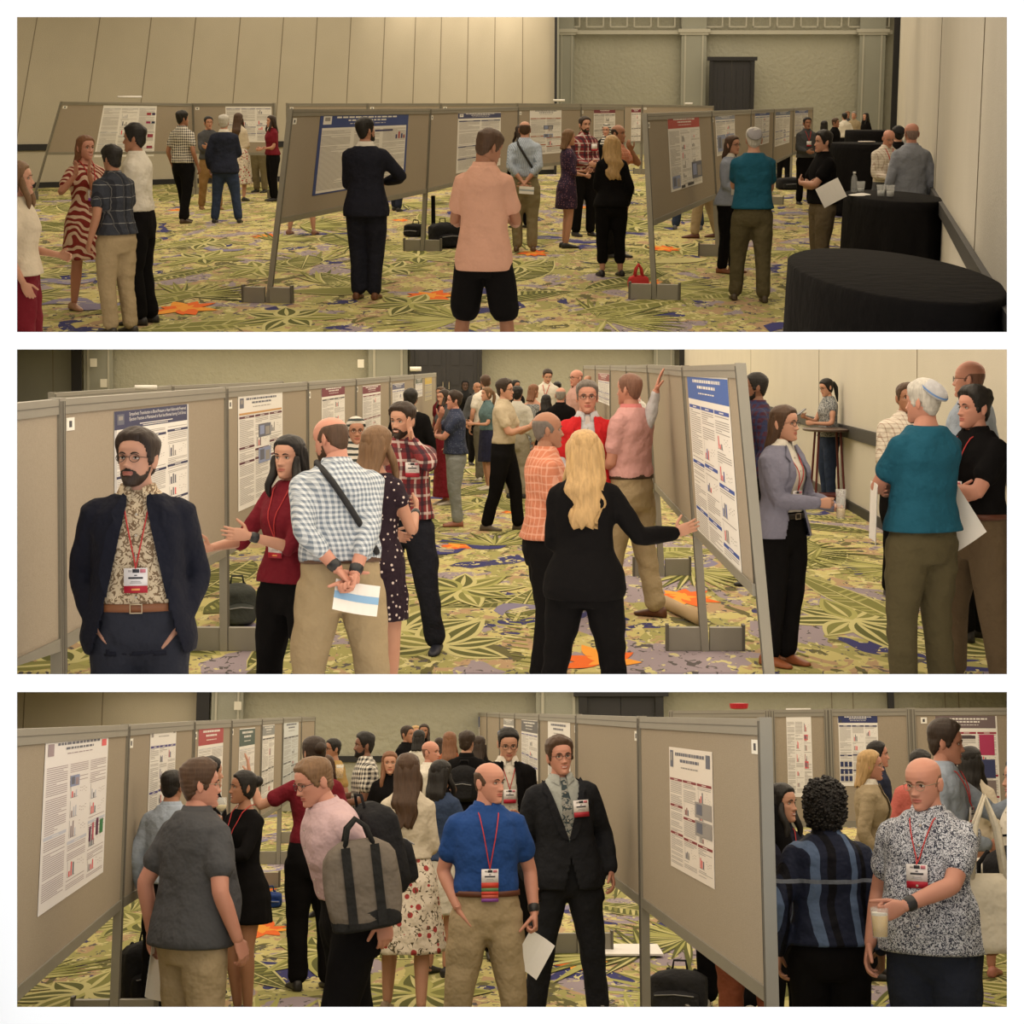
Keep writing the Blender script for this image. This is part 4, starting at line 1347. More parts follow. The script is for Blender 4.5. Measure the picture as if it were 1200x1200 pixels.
        if st_ == 'wavy':
            hpz.append(hairtail('b', seed, .30, .022, 1.25))
            for q_ in range(9):
                x0 = -.09 + q_ * .0225; y0 = .10 - abs(x0) * .5
                hpz.append(limb([(x0 * .95 + .008 * math.sin(u * 11 + q_ * 2), y0 + .012 * u + .008 * math.cos(u * 11 + q_), .10 - .42 * u) for u in np.linspace(0, 1, 12)], [.014] + [.019] * 9 + [.014, .006], 8, 2))
            hpz += [lock(.078, .18, seed), lock(-.078, .18, seed + 1)]
        if st_ == 'pony':
            hpz.append(limb([(0, .085, .16), (0, .125, .15), (.005, .14, .08), (0, .13, -.02), (0, .12, -.12)], [.022, .026, .032, .026, .008], 12, 3))
        if st_ == 'bun':
            hpz.append(limb([(0, .075, .15), (0, .12, .165)], [.045, .042], 14, 3))
    elif st_ == 'hijab':
        hpz.append(shell('full', .018, .016, seed, .003, freq=30)); 
        hpz.append(limb([(0, .04, .10), (0, .03, .0), (0, .01, -.05), (0, .0, -.16)], [.088, .085, .105, .15], 20, 3))
    if hpz and st_ != 'none':
        put('hair' if st_ != 'hijab' else 'headscarf', [(hx(v), f, 0) for v, f in hpz], [hm if st_ != 'hijab' else (hcol if not isinstance(hcol, (str, tuple)) else cloth(hcol if isinstance(hcol, tuple) else HC[hcol]))])
    if bd:
        V0 = HV; th = np.degrees(np.abs(np.arctan2(V0[:, 0], -V0[:, 1])))
        up_ = np.interp(th, [0, 20, 40, 60, 80, 95], [.076, .068, .043, .054, .09, .11])
        inm = (V0[:, 2] < up_) & (th < 92) & ~((np.abs(V0[:, 2] - .0525) < .0080) & (np.abs(V0[:, 0]) < .023))
        nrm = V0 - np.array([0, .0, .09]); nrm /= np.linalg.norm(nrm, axis=1)[:, None]
        Vb = V0 + nrm * np.where(inm, {1: .0036, 2: .007}.get(bd, .004), -.003)[:, None]
        fs = [f[inm[f].mean(1) > .5] for f in HF]
        put('beard', [(hx(Vb), fs, 0)], [hairmat(HC[hair[1]] if isinstance(hair[1], str) else hair[1])])
    if cap:       # small round cap, or brimmed hat
        th = np.linspace(0, 2 * PI, 28, endpoint=False); R1 = []
        for u in np.linspace(0, 1, 8):
            rr = .080 * math.cos(u * PI / 2 * .97); z = .197 + .052 * math.sin(u * PI / 2)
            R1.append(np.stack([rr * np.cos(th), .028 + rr * 1.15 * np.sin(th), z - (.012 * np.sin(th)) * (1 - u) - .006], 1))
        def tiltcap(v):
            v = np.array(v) - np.array([0, .02, .12]); c_, s_ = math.cos(.55), math.sin(.55)
            return np.stack([v[:, 0], v[:, 1] * c_ + v[:, 2] * s_, -v[:, 1] * s_ + v[:, 2] * c_], 1) + np.array([0, .02, .12])
        v, f = ringset(np.array(R1)); v = tiltcap(v)
        put('cap', [(hx(v), f, 0)], [cap])
        if near:
            R1 = []
            for u in (0, .5, 1):
                rr = .0822 * math.cos((.10 + .10 * u) * PI / 2); z = .197 + .053 * math.sin((.10 + .10 * u) * PI / 2)
                R1.append(np.stack([rr * np.cos(th), .028 + rr * 1.15 * np.sin(th), z - (.012 * np.sin(th)) * .85 - .006], 1))
            v, f = ringset(np.array(R1)); put('cap_band', [(hx(tiltcap(v)), [f[0]], 0)], [plain((.10, .2, .42), .7)])
    if gl and (facing > -.5):
        gp = []
        for sg in (1, -1):
            th = np.linspace(0, 2 * PI, 14, endpoint=False)
            c = [(sg * .033 + .0225 * math.cos(t) * (1 if True else 0), -.0955 + .006 * abs(math.cos(t)) * (sg * math.cos(t) > 0), .119 + .0175 * math.sin(t)) for t in np.append(th, [0, th[1]])]
            gp.append(limb(c, [.0016] * len(c), 6, 1))
            gp.append(limb([(sg * .055, -.088, .124), (sg * .074, -.05, .124), (sg * .079, .012, .122)], [.0017] * 3, 6, 1))
        gp.append(limb([(-.011, -.099, .122), (0, -.103, .124), (.011, -.099, .122)], [.0016] * 3, 6, 1))
        put('glasses', [(hx(v), f, 0) for v, f in gp], [plain((.02, .015, .012), .3) if gl == 1 else plain((.35, .28, .2), .3, .6)])
    # ---- clothes
    def garment(name, parts, mat, amp=.004, sm_=3, cut=None, parent=root, vx=None):
        V, Fs = remesh(parts, vx or vox, sm_)
        V = wrinkle(V, amp)
        if cut is not None:
            Fs = [f[~cut(V[f].mean(1))] for f in Fs if len(f)]
        return put(name, [(bendall(V), Fs, 0)], [mat], parent)
    hemz = .90
    if bot:
        mat, kind = bot[0], bot[1]
        endz = {'t': .06, 'c': .20, 's': .53, 'l': .06}[kind]
        off = .014 if kind != 'l' else .006
        bt = {'t': .060, 'c': .062, 's': .08, 'l': .045}[kind]
        ps = [T.loft(.755, 1.02 if not fem else 1.05, off)]
        for sg in (1, -1): ps.append(legtube(sg, off + (.004 if kind == 't' and not fem else 0), endz, bt))
        garment('trousers' if kind != 's' else 'shorts', ps, mat, .005)
    if belt is not None:
        zs = (.985, 1.02); R1 = [T.ring(z, .024) for z in (zs[0], zs[0] + .003, zs[1] - .003, zs[1])]; R1[0] = T.ring(zs[0], .012); R1[-1] = T.ring(zs[1], .012)
        v, f = ringset(np.array(R1)); b = put('belt', [(bend(v), f, 0)], [plain(belt, .45)])
        if b and near and facing > 0:
            mbv = []
            y = T.front(0, 1.0, .028)
            c = [(dx, y, 1.0025 + dz) for dx, dz in ((-.024, -.018), (.024, -.018), (.024, .018), (-.024, .018), (-.024, -.018))]
            v, f = limb(c, [.003] * 5, 6, 1); put('buckle', [(bend(v), f, 0)], [plain((.6, .5, .35), .3, 1.0)], b)
    def skirtparts(z1, z0, flare, off, folds=9):
        kk = 72; th = np.linspace(0, 2 * PI, kk, endpoint=False); R1 = []
        for z in np.linspace(z1, z0, 26):
            zz = max(z, .86); base = T.ring(zz, off, kk)
            u = max(0, (z1 - z) / (z1 - z0)); g = 1 + flare * u
            rp = 1 + .05 * u * flare * 2 * np.sin(folds * th + seed) + .02 * u * np.sin(folds * 2.3 * th)
            c = base.mean(0)
            r = base.copy(); r[:, 0] = base[:, 0] * g * rp; r[:, 1] = (base[:, 1]) * (g + .1 * u) * rp; r[:, 2] = z
            R1.append(r)
        return ringset(np.array(R1[::-1]))
    if skirt:
        v, f = skirtparts(1.04, skirt[1], skirt[2], .018)
        put('skirt', [(bend(v), f, 0)], [skirt[0]])
    SLV = {'n': None, 's': .62, 'e': 1.08, 'l': 1.96, 'c': 1.5, 'x': .3}
    if dress:
        mat, z0, slv, fl = dress
        ps = [T.loft(.95, 1.46 if slv != 'n' else 1.40, .010), skirtparts(1.06, z0, fl, .012)]
        if SLV[slv]:
            for sg in (1, -1): ps.append(armtube(sg, .012, SLV[slv], wideend=.008))
        garment('dress', ps, mat, .005)
    tof = .012
    if top:
        mat, slv, hem = top[:3]; tof = top[3] if len(top) > 3 else (.014 if not fem else .010)
        if jk: tof = .006
        hem = {'in': .99, 'out': .86, 'mid': .93, 'crop': 1.03}.get(hem, hem)
        loose = (lambda z: tof + max(0, (1.18 - z)) * .10) if hem < .95 else (lambda z: tof + .010 * math.exp(-((z - 1.05) / .04) ** 2))
        ps = [T.loft(hem, 1.488, loose)]
        if SLV[slv]:
            for sg in (1, -1): ps.append(armtube(sg, .012 if not jk else .004, SLV[slv] - (.04 if jk else 0), wideend=.010 if slv in 'se' else .002))
        nm = top[4] if len(top) > 4 else 'shirt'
        garment(nm, ps, mat, .0045)
        if collar is not None or nm in ('shirt', 'polo_shirt'):
            cm_ = collar if collar is not None else mat
            th = np.linspace(.30, 2 * PI - .30, 30); R1 = []
            neck = .052 if fem else .061
            for (r, z, o) in ((neck * 1.05, 1.485, 0), (neck * 1.12, 1.512, 0), (neck * 1.18, 1.512, 0), (neck * 1.42, 1.478, .004), (neck * 1.50, 1.462, .006)):
                dip = .022 * np.exp(-((np.minimum(th, 2 * PI - th)) / .5) ** 2)
                zz = z - dip - (.012 if o else 0) * np.exp(-((np.minimum(th, 2 * PI - th) - .35) / .25) ** 2)
                R1.append(np.stack([r * np.sin(th), -.004 - r * .98 * np.cos(th) * 1.0, zz], 1))
            R1 = np.array(R1); n_, kk = R1.shape[:2]; j = np.arange(kk - 1)
            Q = np.concatenate([np.stack([r * kk + j, r * kk + j + 1, (r + 1) * kk + j + 1, (r + 1) * kk + j], 1) for r in range(n_ - 1)])
            put('collar', [(bend(R1.reshape(-1, 3), True), [Q], 0)], [cm_])
        if near and facing > 0 and nm == 'shirt':      # buttons and placket
            bm_ = [plain((.5, .45, .38), .4)]
            for zb in np.arange(hem + .06 if hem > .95 else 1.0, 1.45, .085):
                y = T.front(0, zb, loose(zb) + .006); th = np.linspace(0, 2 * PI, 10, endpoint=False)
                R1 = [np.stack([.0055 * np.cos(th), y - d + 0 * th, zb + .0055 * np.sin(th)], 1) for d in (0, .003)]
                v, f = ringset(np.array(R1)); put('button', [(bend(v, zb > 1.1), f, 0)], bm_)
    joff = .020
    if jk:
        mat, op, jl = jk[:3]; slv = jk[3] if len(jk) > 3 else 'l'
        zb = {'j': .80, 'b': .86, 'c': 1.0}.get(jl, jl)
        jf = (lambda z: joff + max(0, 1.12 - z) * (.16 if not fem else .12))
        ps = [T.loft(zb, 1.47, jf)]
        for sg in (1, -1): ps.append(armtube(sg, .016, SLV[slv], wideend=.004))
        if op == 'closed': G = lambda z: np.where(z > 1.08, (z - 1.08) * .30, np.maximum(0, (1.0 - z)) * .25) - .002
        elif op == 'back': G = None
        elif isinstance(op, tuple): G = lambda z, o=op: o[0] + (o[1] - o[0]) * np.clip((1.43 - z) / .42, 0, 1) + np.maximum(0, 1.0 - z) * .3
        else: G = lambda z, o=op: o * (.65 + .35 * np.clip((1.45 - z) / .3, 0, 1)) + np.maximum(0, 1.02 - z) * .35
        def cut(Cn):
            b = (Cn[:, 2] < zb + .02) & (np.abs(Cn[:, 0]) < .5) & (np.array([abs(c[1] - T.at(max(c[2], .75))[3]) < (T.at(max(c[2], .75))[1] + jf(c[2])) * .80 for c in Cn]) & (np.abs(Cn[:, 0]) < .13))
            if G is None: return b
            fy = np.array([T.front(float(np.clip(c[0], -.12, .12)), float(c[2]), joff) for c in Cn])
            return b | ((np.abs(Cn[:, 0]) < G(Cn[:, 2])) & (Cn[:, 1] < 0) & (np.abs(Cn[:, 1] - fy) < .05) & (Cn[:, 2] < 1.6))
        jo = garment('jacket', ps, mat, .0035, cut=cut, vx=vox * .9)
        if jo:
            so = jo.modifiers.new('thickness', 'SOLIDIFY'); so.thickness = .006; so.offset = -1
        if G is not None and mid and facing > -.2:
            for sg in (1, -1):
                rows = []
                for z in np.linspace(1.10 if op == 'closed' else 1.06, 1.465, 12):
                    g = float(G(np.array([z]))[0]); wd = .048 * min(1, (z - 1.04) / .10) * (1 if z < 1.40 else max(.25, (1.475 - z) / .075))
                    if abs(z - 1.36) < .012: wd *= .62
                    a_ = (sg * max(g - .004, .002), T.front(min(g, .14), z, jf(z) + .006), z)
                    b_ = (sg * (g + wd), T.front(min(g + wd, .15), z, jf(z) + .012), z + .012)
                    rows.append((a_, b_))
                A = np.array(rows); n_ = len(A)
                front_ = A.reshape(-1, 3); backv = front_ + np.array([0, .006, 0])
                j = np.arange(n_ - 1) * 2
                Q = np.stack([j, j + 1, j + 3, j + 2], 1)
                put('lapel', [(bend(np.vstack([front_, backv])), [Q, Q + 2 * n_, ], 0)], [mat])
    if tie:
        rows = []
        for z, wd in ((1.475, .016), (1.455, .02), (1.44, .016), (1.35, .028), (1.22, .036), (1.08, .04), (1.03, .002)):
            for xx in (-wd, wd): rows.append((xx, T.front(xx, z, (.014 if z < 1.45 else .02)) , z))
        A = np.array(rows); j = np.arange(len(rows) // 2 - 1) * 2
        put('tie', [(bend(A), [np.stack([j, j + 1, j + 3, j + 2], 1)], 0)], [tie])
    # ---- shoes
    if shoes:
        smt = plain(shoe, .45) if isinstance(shoe, tuple) else shoe
        for sg in (1, -1):
            an = legs[sg][2]; c = an + np.array([sg * .012, 0, -an[2]])
            R1 = []; th = np.linspace(0, 2 * PI, 16, endpoint=False)
            for (y, wd, h, z0_) in ((.072, .020, .045, 0), (.062, .034, .075, 0), (.02, .037, .085, 0), (-.03, .036, .075, 0), (-.08, .043, .055, 0), (-.13, .044, .042, 0), (-.17, .034, .032, 0), (-.192, .014, .02, .004)):
                R1.append(np.stack([c[0] + wd * np.cos(th) * (1 - .12 * (np.sin(th) > 0)), c[1] + y + 0 * th, z0_ + (h / 2) + (h / 2) * np.sign(np.sin(th)) * np.abs(np.sin(th)) ** .7], 1))
            v, f = ringset(np.array(R1))
            put('shoe', [(v, f, 0)], [smt])
    # ---- badge and lanyard
    if bg:
        kind = bg
        bz = {'l': 1.13, 'c': 1.30, 'h': 1.22, 'b': 1.10, 'w': 1.16}[kind]; bx = 0.0 if kind != 'c' else .085
        oo = (joff + .012) if (jk and kind == 'c') else tof + .018
        bw, bh = .048, .042
        yc = min(T.front(bx - bw * .7, bz, oo), T.front(bx + bw * .7, bz, oo), T.front(bx, bz, oo)) - .004
        mb = []
        def rect(x0, x1, z0, z1, d, mi):
            v = np.array([(x0, yc - d, z0), (x1, yc - d, z0), (x1, yc - d, z1), (x0, yc - d, z1), (x0, yc - d + .003, z0), (x1, yc - d + .003, z0), (x1, yc - d + .003, z1), (x0, yc - d + .003, z1)])
            mb.append((bend(v), [np.array([(0, 1, 2, 3), (7, 6, 5, 4), (0, 4, 5, 1), (1, 5, 6, 2), (2, 6, 7, 3), (3, 7, 4, 0)])], mi))
        rect(bx - bw, bx + bw, bz - bh, bz + bh, 0, 0)
        rect(bx - bw, bx + bw, bz - bh * 1.45, bz - bh * .75, .001, 1)
        if near:
            rect(bx - bw * .62, bx - bw * .30, bz + bh * .62, bz + bh * .82, .002, 3); rect(bx - bw * .26, bx + bw * .3, bz + bh * .55, bz + bh * .9, .002, 2); rect(bx + bw * .38, bx + bw * .85, bz + bh * .55, bz + bh * .9, .002, 4)
            rect(bx - bw * .12, bx + bw * .12, bz + bh * .24, bz + bh * .34, .002, 2); rect(bx - bw * .62, bx + bw * .62, bz - bh * .06, bz + bh * .12, .002, 2)
            rect(bx - bw * .4, bx + bw * .4, bz - bh * .35, bz - bh * .28, .002, 3); rect(bx - bw * .5, bx + bw * .5, bz - bh * .5, bz - bh * .43, .002, 3)
            if kind == 'l': rect(bx - bw * .35, bx + bw * .35, bz - bh * 1.2, bz - bh * 1.02, .003, 5)
            if kind == 'b':
                for q_, ci in enumerate((6, 1, 7, 8)): rect(bx - bw, bx + bw, bz - bh * (1.9 + .45 * q_), bz - bh * (1.46 + .45 * q_), .001, ci)
        strip = {'l': (.42, .01, .03), 'c': (.40, .02, .04), 'h': (.42, .01, .03), 'b': (.55, .05, .03), 'w': (.25, .06, .45)}[kind]
        if kind == 'h' and i == 2 and x > 1000: pass
        bmats = [plain((.80, .76, .76), .4), plain(strip, .5), plain((.03, .03, .04), .6), plain((.45, .42, .42), .6), plain((.60, .2, .25), .6), plain((.8, .35, .1), .6), plain((.10, .22, .10), .6), plain((.5, .1, .06), .6), plain((.22, .06, .30), .6)]
        bo = put('name_badge', mb, bmats)
        if kind != 'c' and bo:
            lp = []
            for sg in (1, -1):
                pts_ = [(sg * .062, .045, 1.49), (sg * .066, -.01, 1.485)]
                for u in np.linspace(.12, 1, 8):
                    z = 1.475 + (bz + bh - 1.475) * u; xx = sg * .062 * (1 - u) + bx * u
                    pts_.append((xx, min(T.front(xx, z, tof + .010), yc if u > .98 else 9), z))
                lp.append(limb(pts_, [.0032 if near else .005] * len(pts_), 6, 1))
            put('lanyard', [(bend(v), f, 0) for v, f in lp], [plain((.50, .04, .04), .7)])
    if watch:
        for sg in ((1,) if watch == 'L' else (-1,) if watch == 'R' else (1, -1)):
            S, E, W, _ = arms[sg]; d = (W - E) / np.linalg.norm(W - E)
            v, f = limb([W - d * .045, W - d * .020], [fr_[2] + .006, fr_[2] + .005], 14, 1); put('watch', [(bend(v, True), f, 0)], [plain((.02, .02, .022), .35)])
    if strap:     # diagonal bag strap over the back / chest
        lp = []
        sg, col = strap
        for back in (True, False):
            pts_ = []
            for u in np.linspace(0, 1, 14):
                z = 1.45 - .42 * u; xx = sg * (.10 - .26 * u)
                rx = T.at(z)[0]; xx = max(-rx * .99, min(rx * .99, xx))
                pts_.append((xx, T.front(xx, z, tof + .016, back=back), z))
            pts_[0] = (sg * .10, 0.0, 1.47 + tof)
            lp.append(limb(pts_, [.016] * len(pts_), 8, 1))
        put('bag_strap', [(bend(v), f, 0) for v, f in lp], [plain(col, .7)])
    info = dict(root=root, M=M, k=k, arms=arms, i=i, T=T, bend=bend, tof=tof)
    PEOPLE.append((i, x, yt, s, round(Ht, 2)))
    return info
PEOPLE = []
def hand_point(p, sg, ahead=.09, inward=0.0, up=0.0):
    S, E, W, hd = p['arms'][sg]
    d = (W - E) / np.linalg.norm(W - E)
    if hd is not None: d = np.array([hd[0][0] * sg, hd[0][1], hd[0][2]], float); d /= np.linalg.norm(d)
    q = W + d * ahead + np.array([-sg * inward, 0, up])
    return p['bend'](np.array([q]), True)[0] * p['k']
# ------------------------------------------------------------------ the boards in the three halls
NAVY, BLUE, RED, MAR, GRN, GRY = (.02, .03, .12), (.02, .07, .30), (.40, .02, .02), (.16, .01, .03), (.03, .07, .05), (.16, .16, .17)
# hall 1
b1 = chain(1, [(71, 119, 53, 50), (226, 121, 50), (322, 121, 52)], ['wide grey poster board at the far left by the cream wall', 'grey poster board behind the person in the navy blazer'])
b1b = chain(1, [(336, 121, 50), (430, 121, 47), (516, 121, 45), (606, 121, 43), (680, 121.5, 41), (752, 122.5, 38), (836, 124, 36)],
            ['rear row board showing its top rail above the navy suit\'s board, left end', 'rear row board whose rail shows right of the navy suit\'s head', 'rear row board peeking above the striped shirt\'s board', 'rear row board in the middle of the long back line', 'rear row board just left of the red plaid shirt', 'rear row board ending below the dark doorway'])
b2 = chain(1, [(340, 128, 115, 317), (503, 127.5, 84, 497), (606, 125, 63), (680, 124.5, 56), (731, 125, 50)],
           ['near grey poster board with a blue-framed poster, navy suit in front', 'grey poster board left of the person in the pink polo shirt', 'grey poster board behind the person in the striped blue shirt', 'grey poster board behind the person in red plaid'])
b3 = chain(1, [(755, 133, 113, 765), (832, 130, 87, 838), (879, 128.5, 68), (906, 127.5, 56), (929, 126.5, 47), (952, 125.5, 40)],
           ['near grey poster board carrying the red-headed poster', 'narrow grey board behind the person in the light blazer', 'grey board behind the skull cap of the teal T-shirt', 'grey board right of the teal T-shirt', 'second last board of the receding right row', 'last board of the receding right row'])
poster(b1[0], 122, 121, 184, 184, 'pale poster on the far left board with red dots down one side', hh=.06, cols=3, seed=3, bar=(.5, .5, .52), charts=1, blocks=[(.82, .18, .90, .22, (.35, .02, .04)), (.92, .18, .98, .22, (.05, .03, .1)), (.82, .34, .90, .38, (.3, .02, .1)), (.92, .34, .98, .38, (.02, .03, .08)), (.86, .58, .96, .64, (.3, .05, .08)), (.86, .8, .96, .85, (.3, .05, .08))])
poster(b1[1], 264, 121, 318, 166, 'white poster behind the blue-grey shirt at far left', hh=.10, cols=3, seed=4, bar=(.2, .2, .3))
poster(b2[0], 376, 134, 479, 228, 'large poster with thick blue border and blue title band', hdr=(.02, .05, .22), hh=.17, border=(.02, .05, .22), bar=(.05, .05, .16), cols=3, seed=5, charts=0, bars_rows=(), logo=(0,), blocks=[(.58, .22, .80, .245, (.03, .03, .12)), (.84, .30, .86, .36, (.03, .03, .15)), (.875, .26, .895, .36, (.4, .05, .06)), (.91, .29, .93, .36, (.03, .03, .15)), (.94, .31, .96, .36, (.3, .05, .06))])
poster(b2[1], 537, 132, 587, 203, 'white poster with navy heading bars left of the pink polo', hdr=NAVY, hh=.10, bar=NAVY, cols=2, seed=6, logo=(0,), charts=1)
poster(b2[2], 621, 128, 658, 182, 'white poster with orange-red rule and small photographs', hh=.16, bar=(.35, .08, .03), cols=2, seed=7, photos=[(.42, .36, .72, .45, 5), (.42, .55, .72, .63, 7)])
poster(b2[3], 696, 126.5, 721, 172, 'small poster with dark maroon heading in the middle row', hdr=MAR, hh=.14, bar=(.05, .05, .06), cols=2, seed=8)
poster(b1b[4], 740, 127, 751, 168, 'narrow white poster with maroon title behind the orange shirt', hdr=MAR, hh=.12, bar=(.05, .05, .06), cols=2, seed=9)
poster(b3[0], 782, 137, 819, 227, 'poster with red title band and scattered figures', hdr=(.42, .03, .02), hh=.16, bar=(.7, .7, .7), cols=3, seed=10, charts=3, bars_rows=(), photos=[(.66, .66, 1.0, .90, 5), (.05, .80, .28, .97, 7)], blocks=[(.3, .95, .42, .99, (.03, .03, .04)), (.5, .94, .7, .98, (.03, .03, .04))])
poster(b3[1], 838, 135, 861, 184, 'faded bluish poster behind the light blazer', hdr=(.25, .28, .38), hh=.12, bar=(.08, .12, .25), cols=2, seed=11, photos=[(.05, .5, .45, .9, 7), (.5, .5, .95, .9, 7)])
poster(b3[2], 885, 130, 902, 172, 'white poster with bright blue title right of the skull cap', hdr=BLUE, hh=.14, bar=BLUE, cols=2, seed=13)
poster(b3[3], 909, 129.5, 926, 172, 'grey-blue titled poster in the receding right row', hdr=(.10, .14, .25), hh=.14, cols=2, seed=14)
poster(b3[4], 932, 128.5, 947, 160, 'small poster with blue title on the last board of the right row', hdr=(.06, .1, .3), hh=.14, cols=2, seed=15)
# hall 2
c1 = chain(2, [(-45, 478, 306), (67, 467.5, 257), (262, 454, 172), (358, 447.5, 130), (415, 444, 104), (455, 441, 87), (484, 439, 74), (510, 437, 62)],
           ['blank grey board at the far left edge behind the navy suit', 'grey board with the heart failure poster behind the open navy suit', 'grey board left of the person in burgundy', 'grey board with a maroon-headed poster above the checked shirt', 'grey board above the person in the striped headscarf', 'grey board left of the laughing plaid shirt wearer', 'last grey board of the left row beside the dark doorway'])
c1b = chain(2, [(60, 460.5, 150), (200, 452, 120), (330, 447, 95)], ['rear board whose rail shows behind the heart failure board', 'rear board whose rail shows above the burgundy blouse\'s board'], card=False)
c2 = chain(2, [(868, 426.5, 238, 904), (803, 429, 172, 827), (761, 427.5, 127, 776), (736, 428, 100), (717, 428, 82), (699, 428, 70), (685, 428, 60)],
           ['near grey board at right with the tall blue-headed poster', 'blank grey board touched by the raised hand', 'narrow grey board behind the pink polo', 'grey board above the pink polo\'s collar', 'far board third from the end of the right row', 'farthest board of the right row with a small photo'], card=False)
poster(c1[1], 134, 482.5, 221, 640, 'poster titled Sympathetic Transduction to Blood Pressure in navy', hdr=(.03, .035, .10), hh=.14, bar=(.02, .025, .09), cols=3, seed=21, tcol=(.8, .8, .8), border=(.55, .55, .56), logo=(5,),
       title=['Sympathetic Transduction to Blood Pressure in Heart Failure with Preserved', 'Ejection Fraction is Maintained at Rest but Blunted during Cold Stress'], charts=2, bars_rows=(0.03, .4, .7))
poster(c1[2], 279, 464, 331, 600, 'white poster with orange rule and maroon section bars', hh=.15, bar=(.10, .02, .04), cols=3, seed=22, charts=1, logo=(5,), photos=[(.42, .28, .70, .40, 5), (.42, .50, .70, .64, 7)], bars_rows=(0, .33, .5), blocks=[(.02, .155, .97, .172, (.55, .30, .10))])
poster(c1[3], 377, 453.5, 404, 540, 'poster with maroon title band above the checked shirt', hdr=MAR, hh=.14, bar=(.05, .05, .06), cols=2, seed=23)
poster(c1[4], 425, 452.5, 446, 520, 'poster with maroon title band above the headscarf', hdr=MAR, hh=.14, bar=MAR, cols=2, seed=24)
poster(c1[5], 460, 450, 474, 500, 'poster with dark blue title left of the dark jacket', hdr=(.08, .09, .18), hh=.14, cols=2, seed=25)
poster(c1[6], 487, 443, 495, 466, 'small sheet with grey picture near the doorway', hdr=(.1, .12, .1), hh=.3, cols=1, seed=26)
poster(c1[6], 498, 442, 506, 470, 'small yellow-topped sheet near the doorway', hdr=(.55, .38, .04), hh=.3, cols=1, seed=27, sheet=(.5, .44, .28))
poster(c2[0], 805, 439, 852, 612, 'tall white poster with bright blue title band and blue bars', hdr=(.03, .11, .42), hh=.145, bar=(.03, .08, .36), cols=3, seed=28, charts=3, bars_rows=(0.0, .42, .8))
poster(c2[3], 738, 437, 757, 500, 'grey-headed poster on the board behind the raised arm', hdr=(.2, .22, .28), hh=.2, cols=2, seed=29)
poster(c2[4], 719, 437, 733, 470, 'dark framed sheet on the far right row', hdr=(.06, .05, .07), hh=.4, cols=1, seed=30)
poster(c2[5], 701, 437, 714, 470, 'small red-and-grey sheet on the far right row', hdr=(.25, .05, .05), hh=.25, cols=1, seed=31)
# hall 3
d1 = chain(3, [(-58, 857, 325), (147, 849.5, 178), (225, 845, 140), (269, 843.5, 118), (305, 842, 101), (330, 841, 88), (352, 840, 76), (368, 840, 68)],
           ['large near grey board at the left with a white research poster', 'grey board behind the person in the grey polo shirt', 'grey board with the red-titled poster', 'grey board with the dark green-titled poster', 'grey board reached by the raised hand', 'grey board just right of the raised hand', 'last grey board of the left row'])
d2 = chain(3, [(897, 842, 274), (752, 840, 184), (678, 837.5, 138), (634, 836.5, 105), (605, 836, 85), (587, 835.5, 73), (572, 835, 63), (550, 835, 52)],
           ['large near grey board with the dark red and white poster', 'blank grey board right of the smiling person in the suit', 'grey board with a blank-titled sheet behind the smiling suit wearer', 'grey board left of the smiling suit wearer\'s head', 'narrow grey board above the person in the dark suit with cap', 'narrow far board behind the pointing hand', 'farthest narrow board beside the wall end'])
d3 = chain(3, [(785, 833, 112), (902, 832, 115), (970, 831, 115), (1067, 830, 116), (1215, 829, 118)],
           ['rear grey board whose rail carries a red cup', 'rear grey board with the long hanging white poster', 'rear grey board with the navy-titled poster', 'rear grey board with the pink and grey poster at right'])
poster(d1[0], 54, 868, 127, 1068, 'tall white poster with pink logo, thin text and small bar charts', hh=.13, bar=(.55, .58, .7), cols=3, seed=41, charts=3, sheet=(.80, .78, .80), logo=(3, 4), bars_rows=(.5,), photos=[(.36, .24, .50, .31, 7)], textc=(.33, .26, .30), blocks=[(.70, .62, .73, .72, (.12, .02, .08)), (.75, .60, .78, .72, (.5, .1, .15)), (.82, .58, .86, .70, (.10, .01, .06)), (.89, .60, .95, .70, (.02, .18, .05))])
poster(d1[1], 177, 848, 207, 985, 'white poster with violet-navy band behind the grey polo', hh=.16, bar=(.05, .04, .22), cols=3, seed=42, logo=(3, 3))
poster(d1[2], 233, 853, 262, 960, 'poster with red title band on the left row', hdr=(.38, .04, .05), hh=.20, bar=(.6, .6, .62), cols=2, seed=43)
poster(d1[3], 281, 854, 299, 950, 'poster with dark green title band on the left row', hdr=(.05, .09, .08), hh=.22, bar=(.6, .6, .62), cols=2, seed=44)
poster(d1[4], 308, 850, 322, 940, 'poster the raised hand points at', hdr=(.25, .26, .26), hh=.14, bar=(.05, .05, .05), cols=2, seed=45)
poster(d1[5], 333, 846, 350, 925, 'bluish poster with dark rules right of the raised hand', hh=.2, bar=(.04, .04, .06), cols=2, seed=46, sheet=(.62, .66, .68))
poster(d2[0], 784, 875, 834, 1013, 'white poster with dark red section bars on the near board', hh=.22, bar=(.22, .02, .03), cols=3, seed=47, charts=2, logo=(5, 5), bars_rows=(0, .3, .62), photos=[(.62, .40, .98, .52, 3), (.62, .54, .98, .66, 3)], sheet=(.76, .70, .64))
poster(d2[2], 642, 844, 668, 908, 'sheet with large pale title above the person in the suit', hh=.3, cols=2, seed=48, bar=(.6, .6, .6))
poster(d2[3], 611, 843, 630, 905, 'sheet with dark grey title left of the smiling suit wearer', hdr=(.12, .12, .13), hh=.22, cols=2, seed=49)
poster(d2[4], 590, 842, 602, 900, 'narrow white sheet left of the black skull cap', hdr=(.3, .3, .3), hh=.12, cols=1, seed=50)
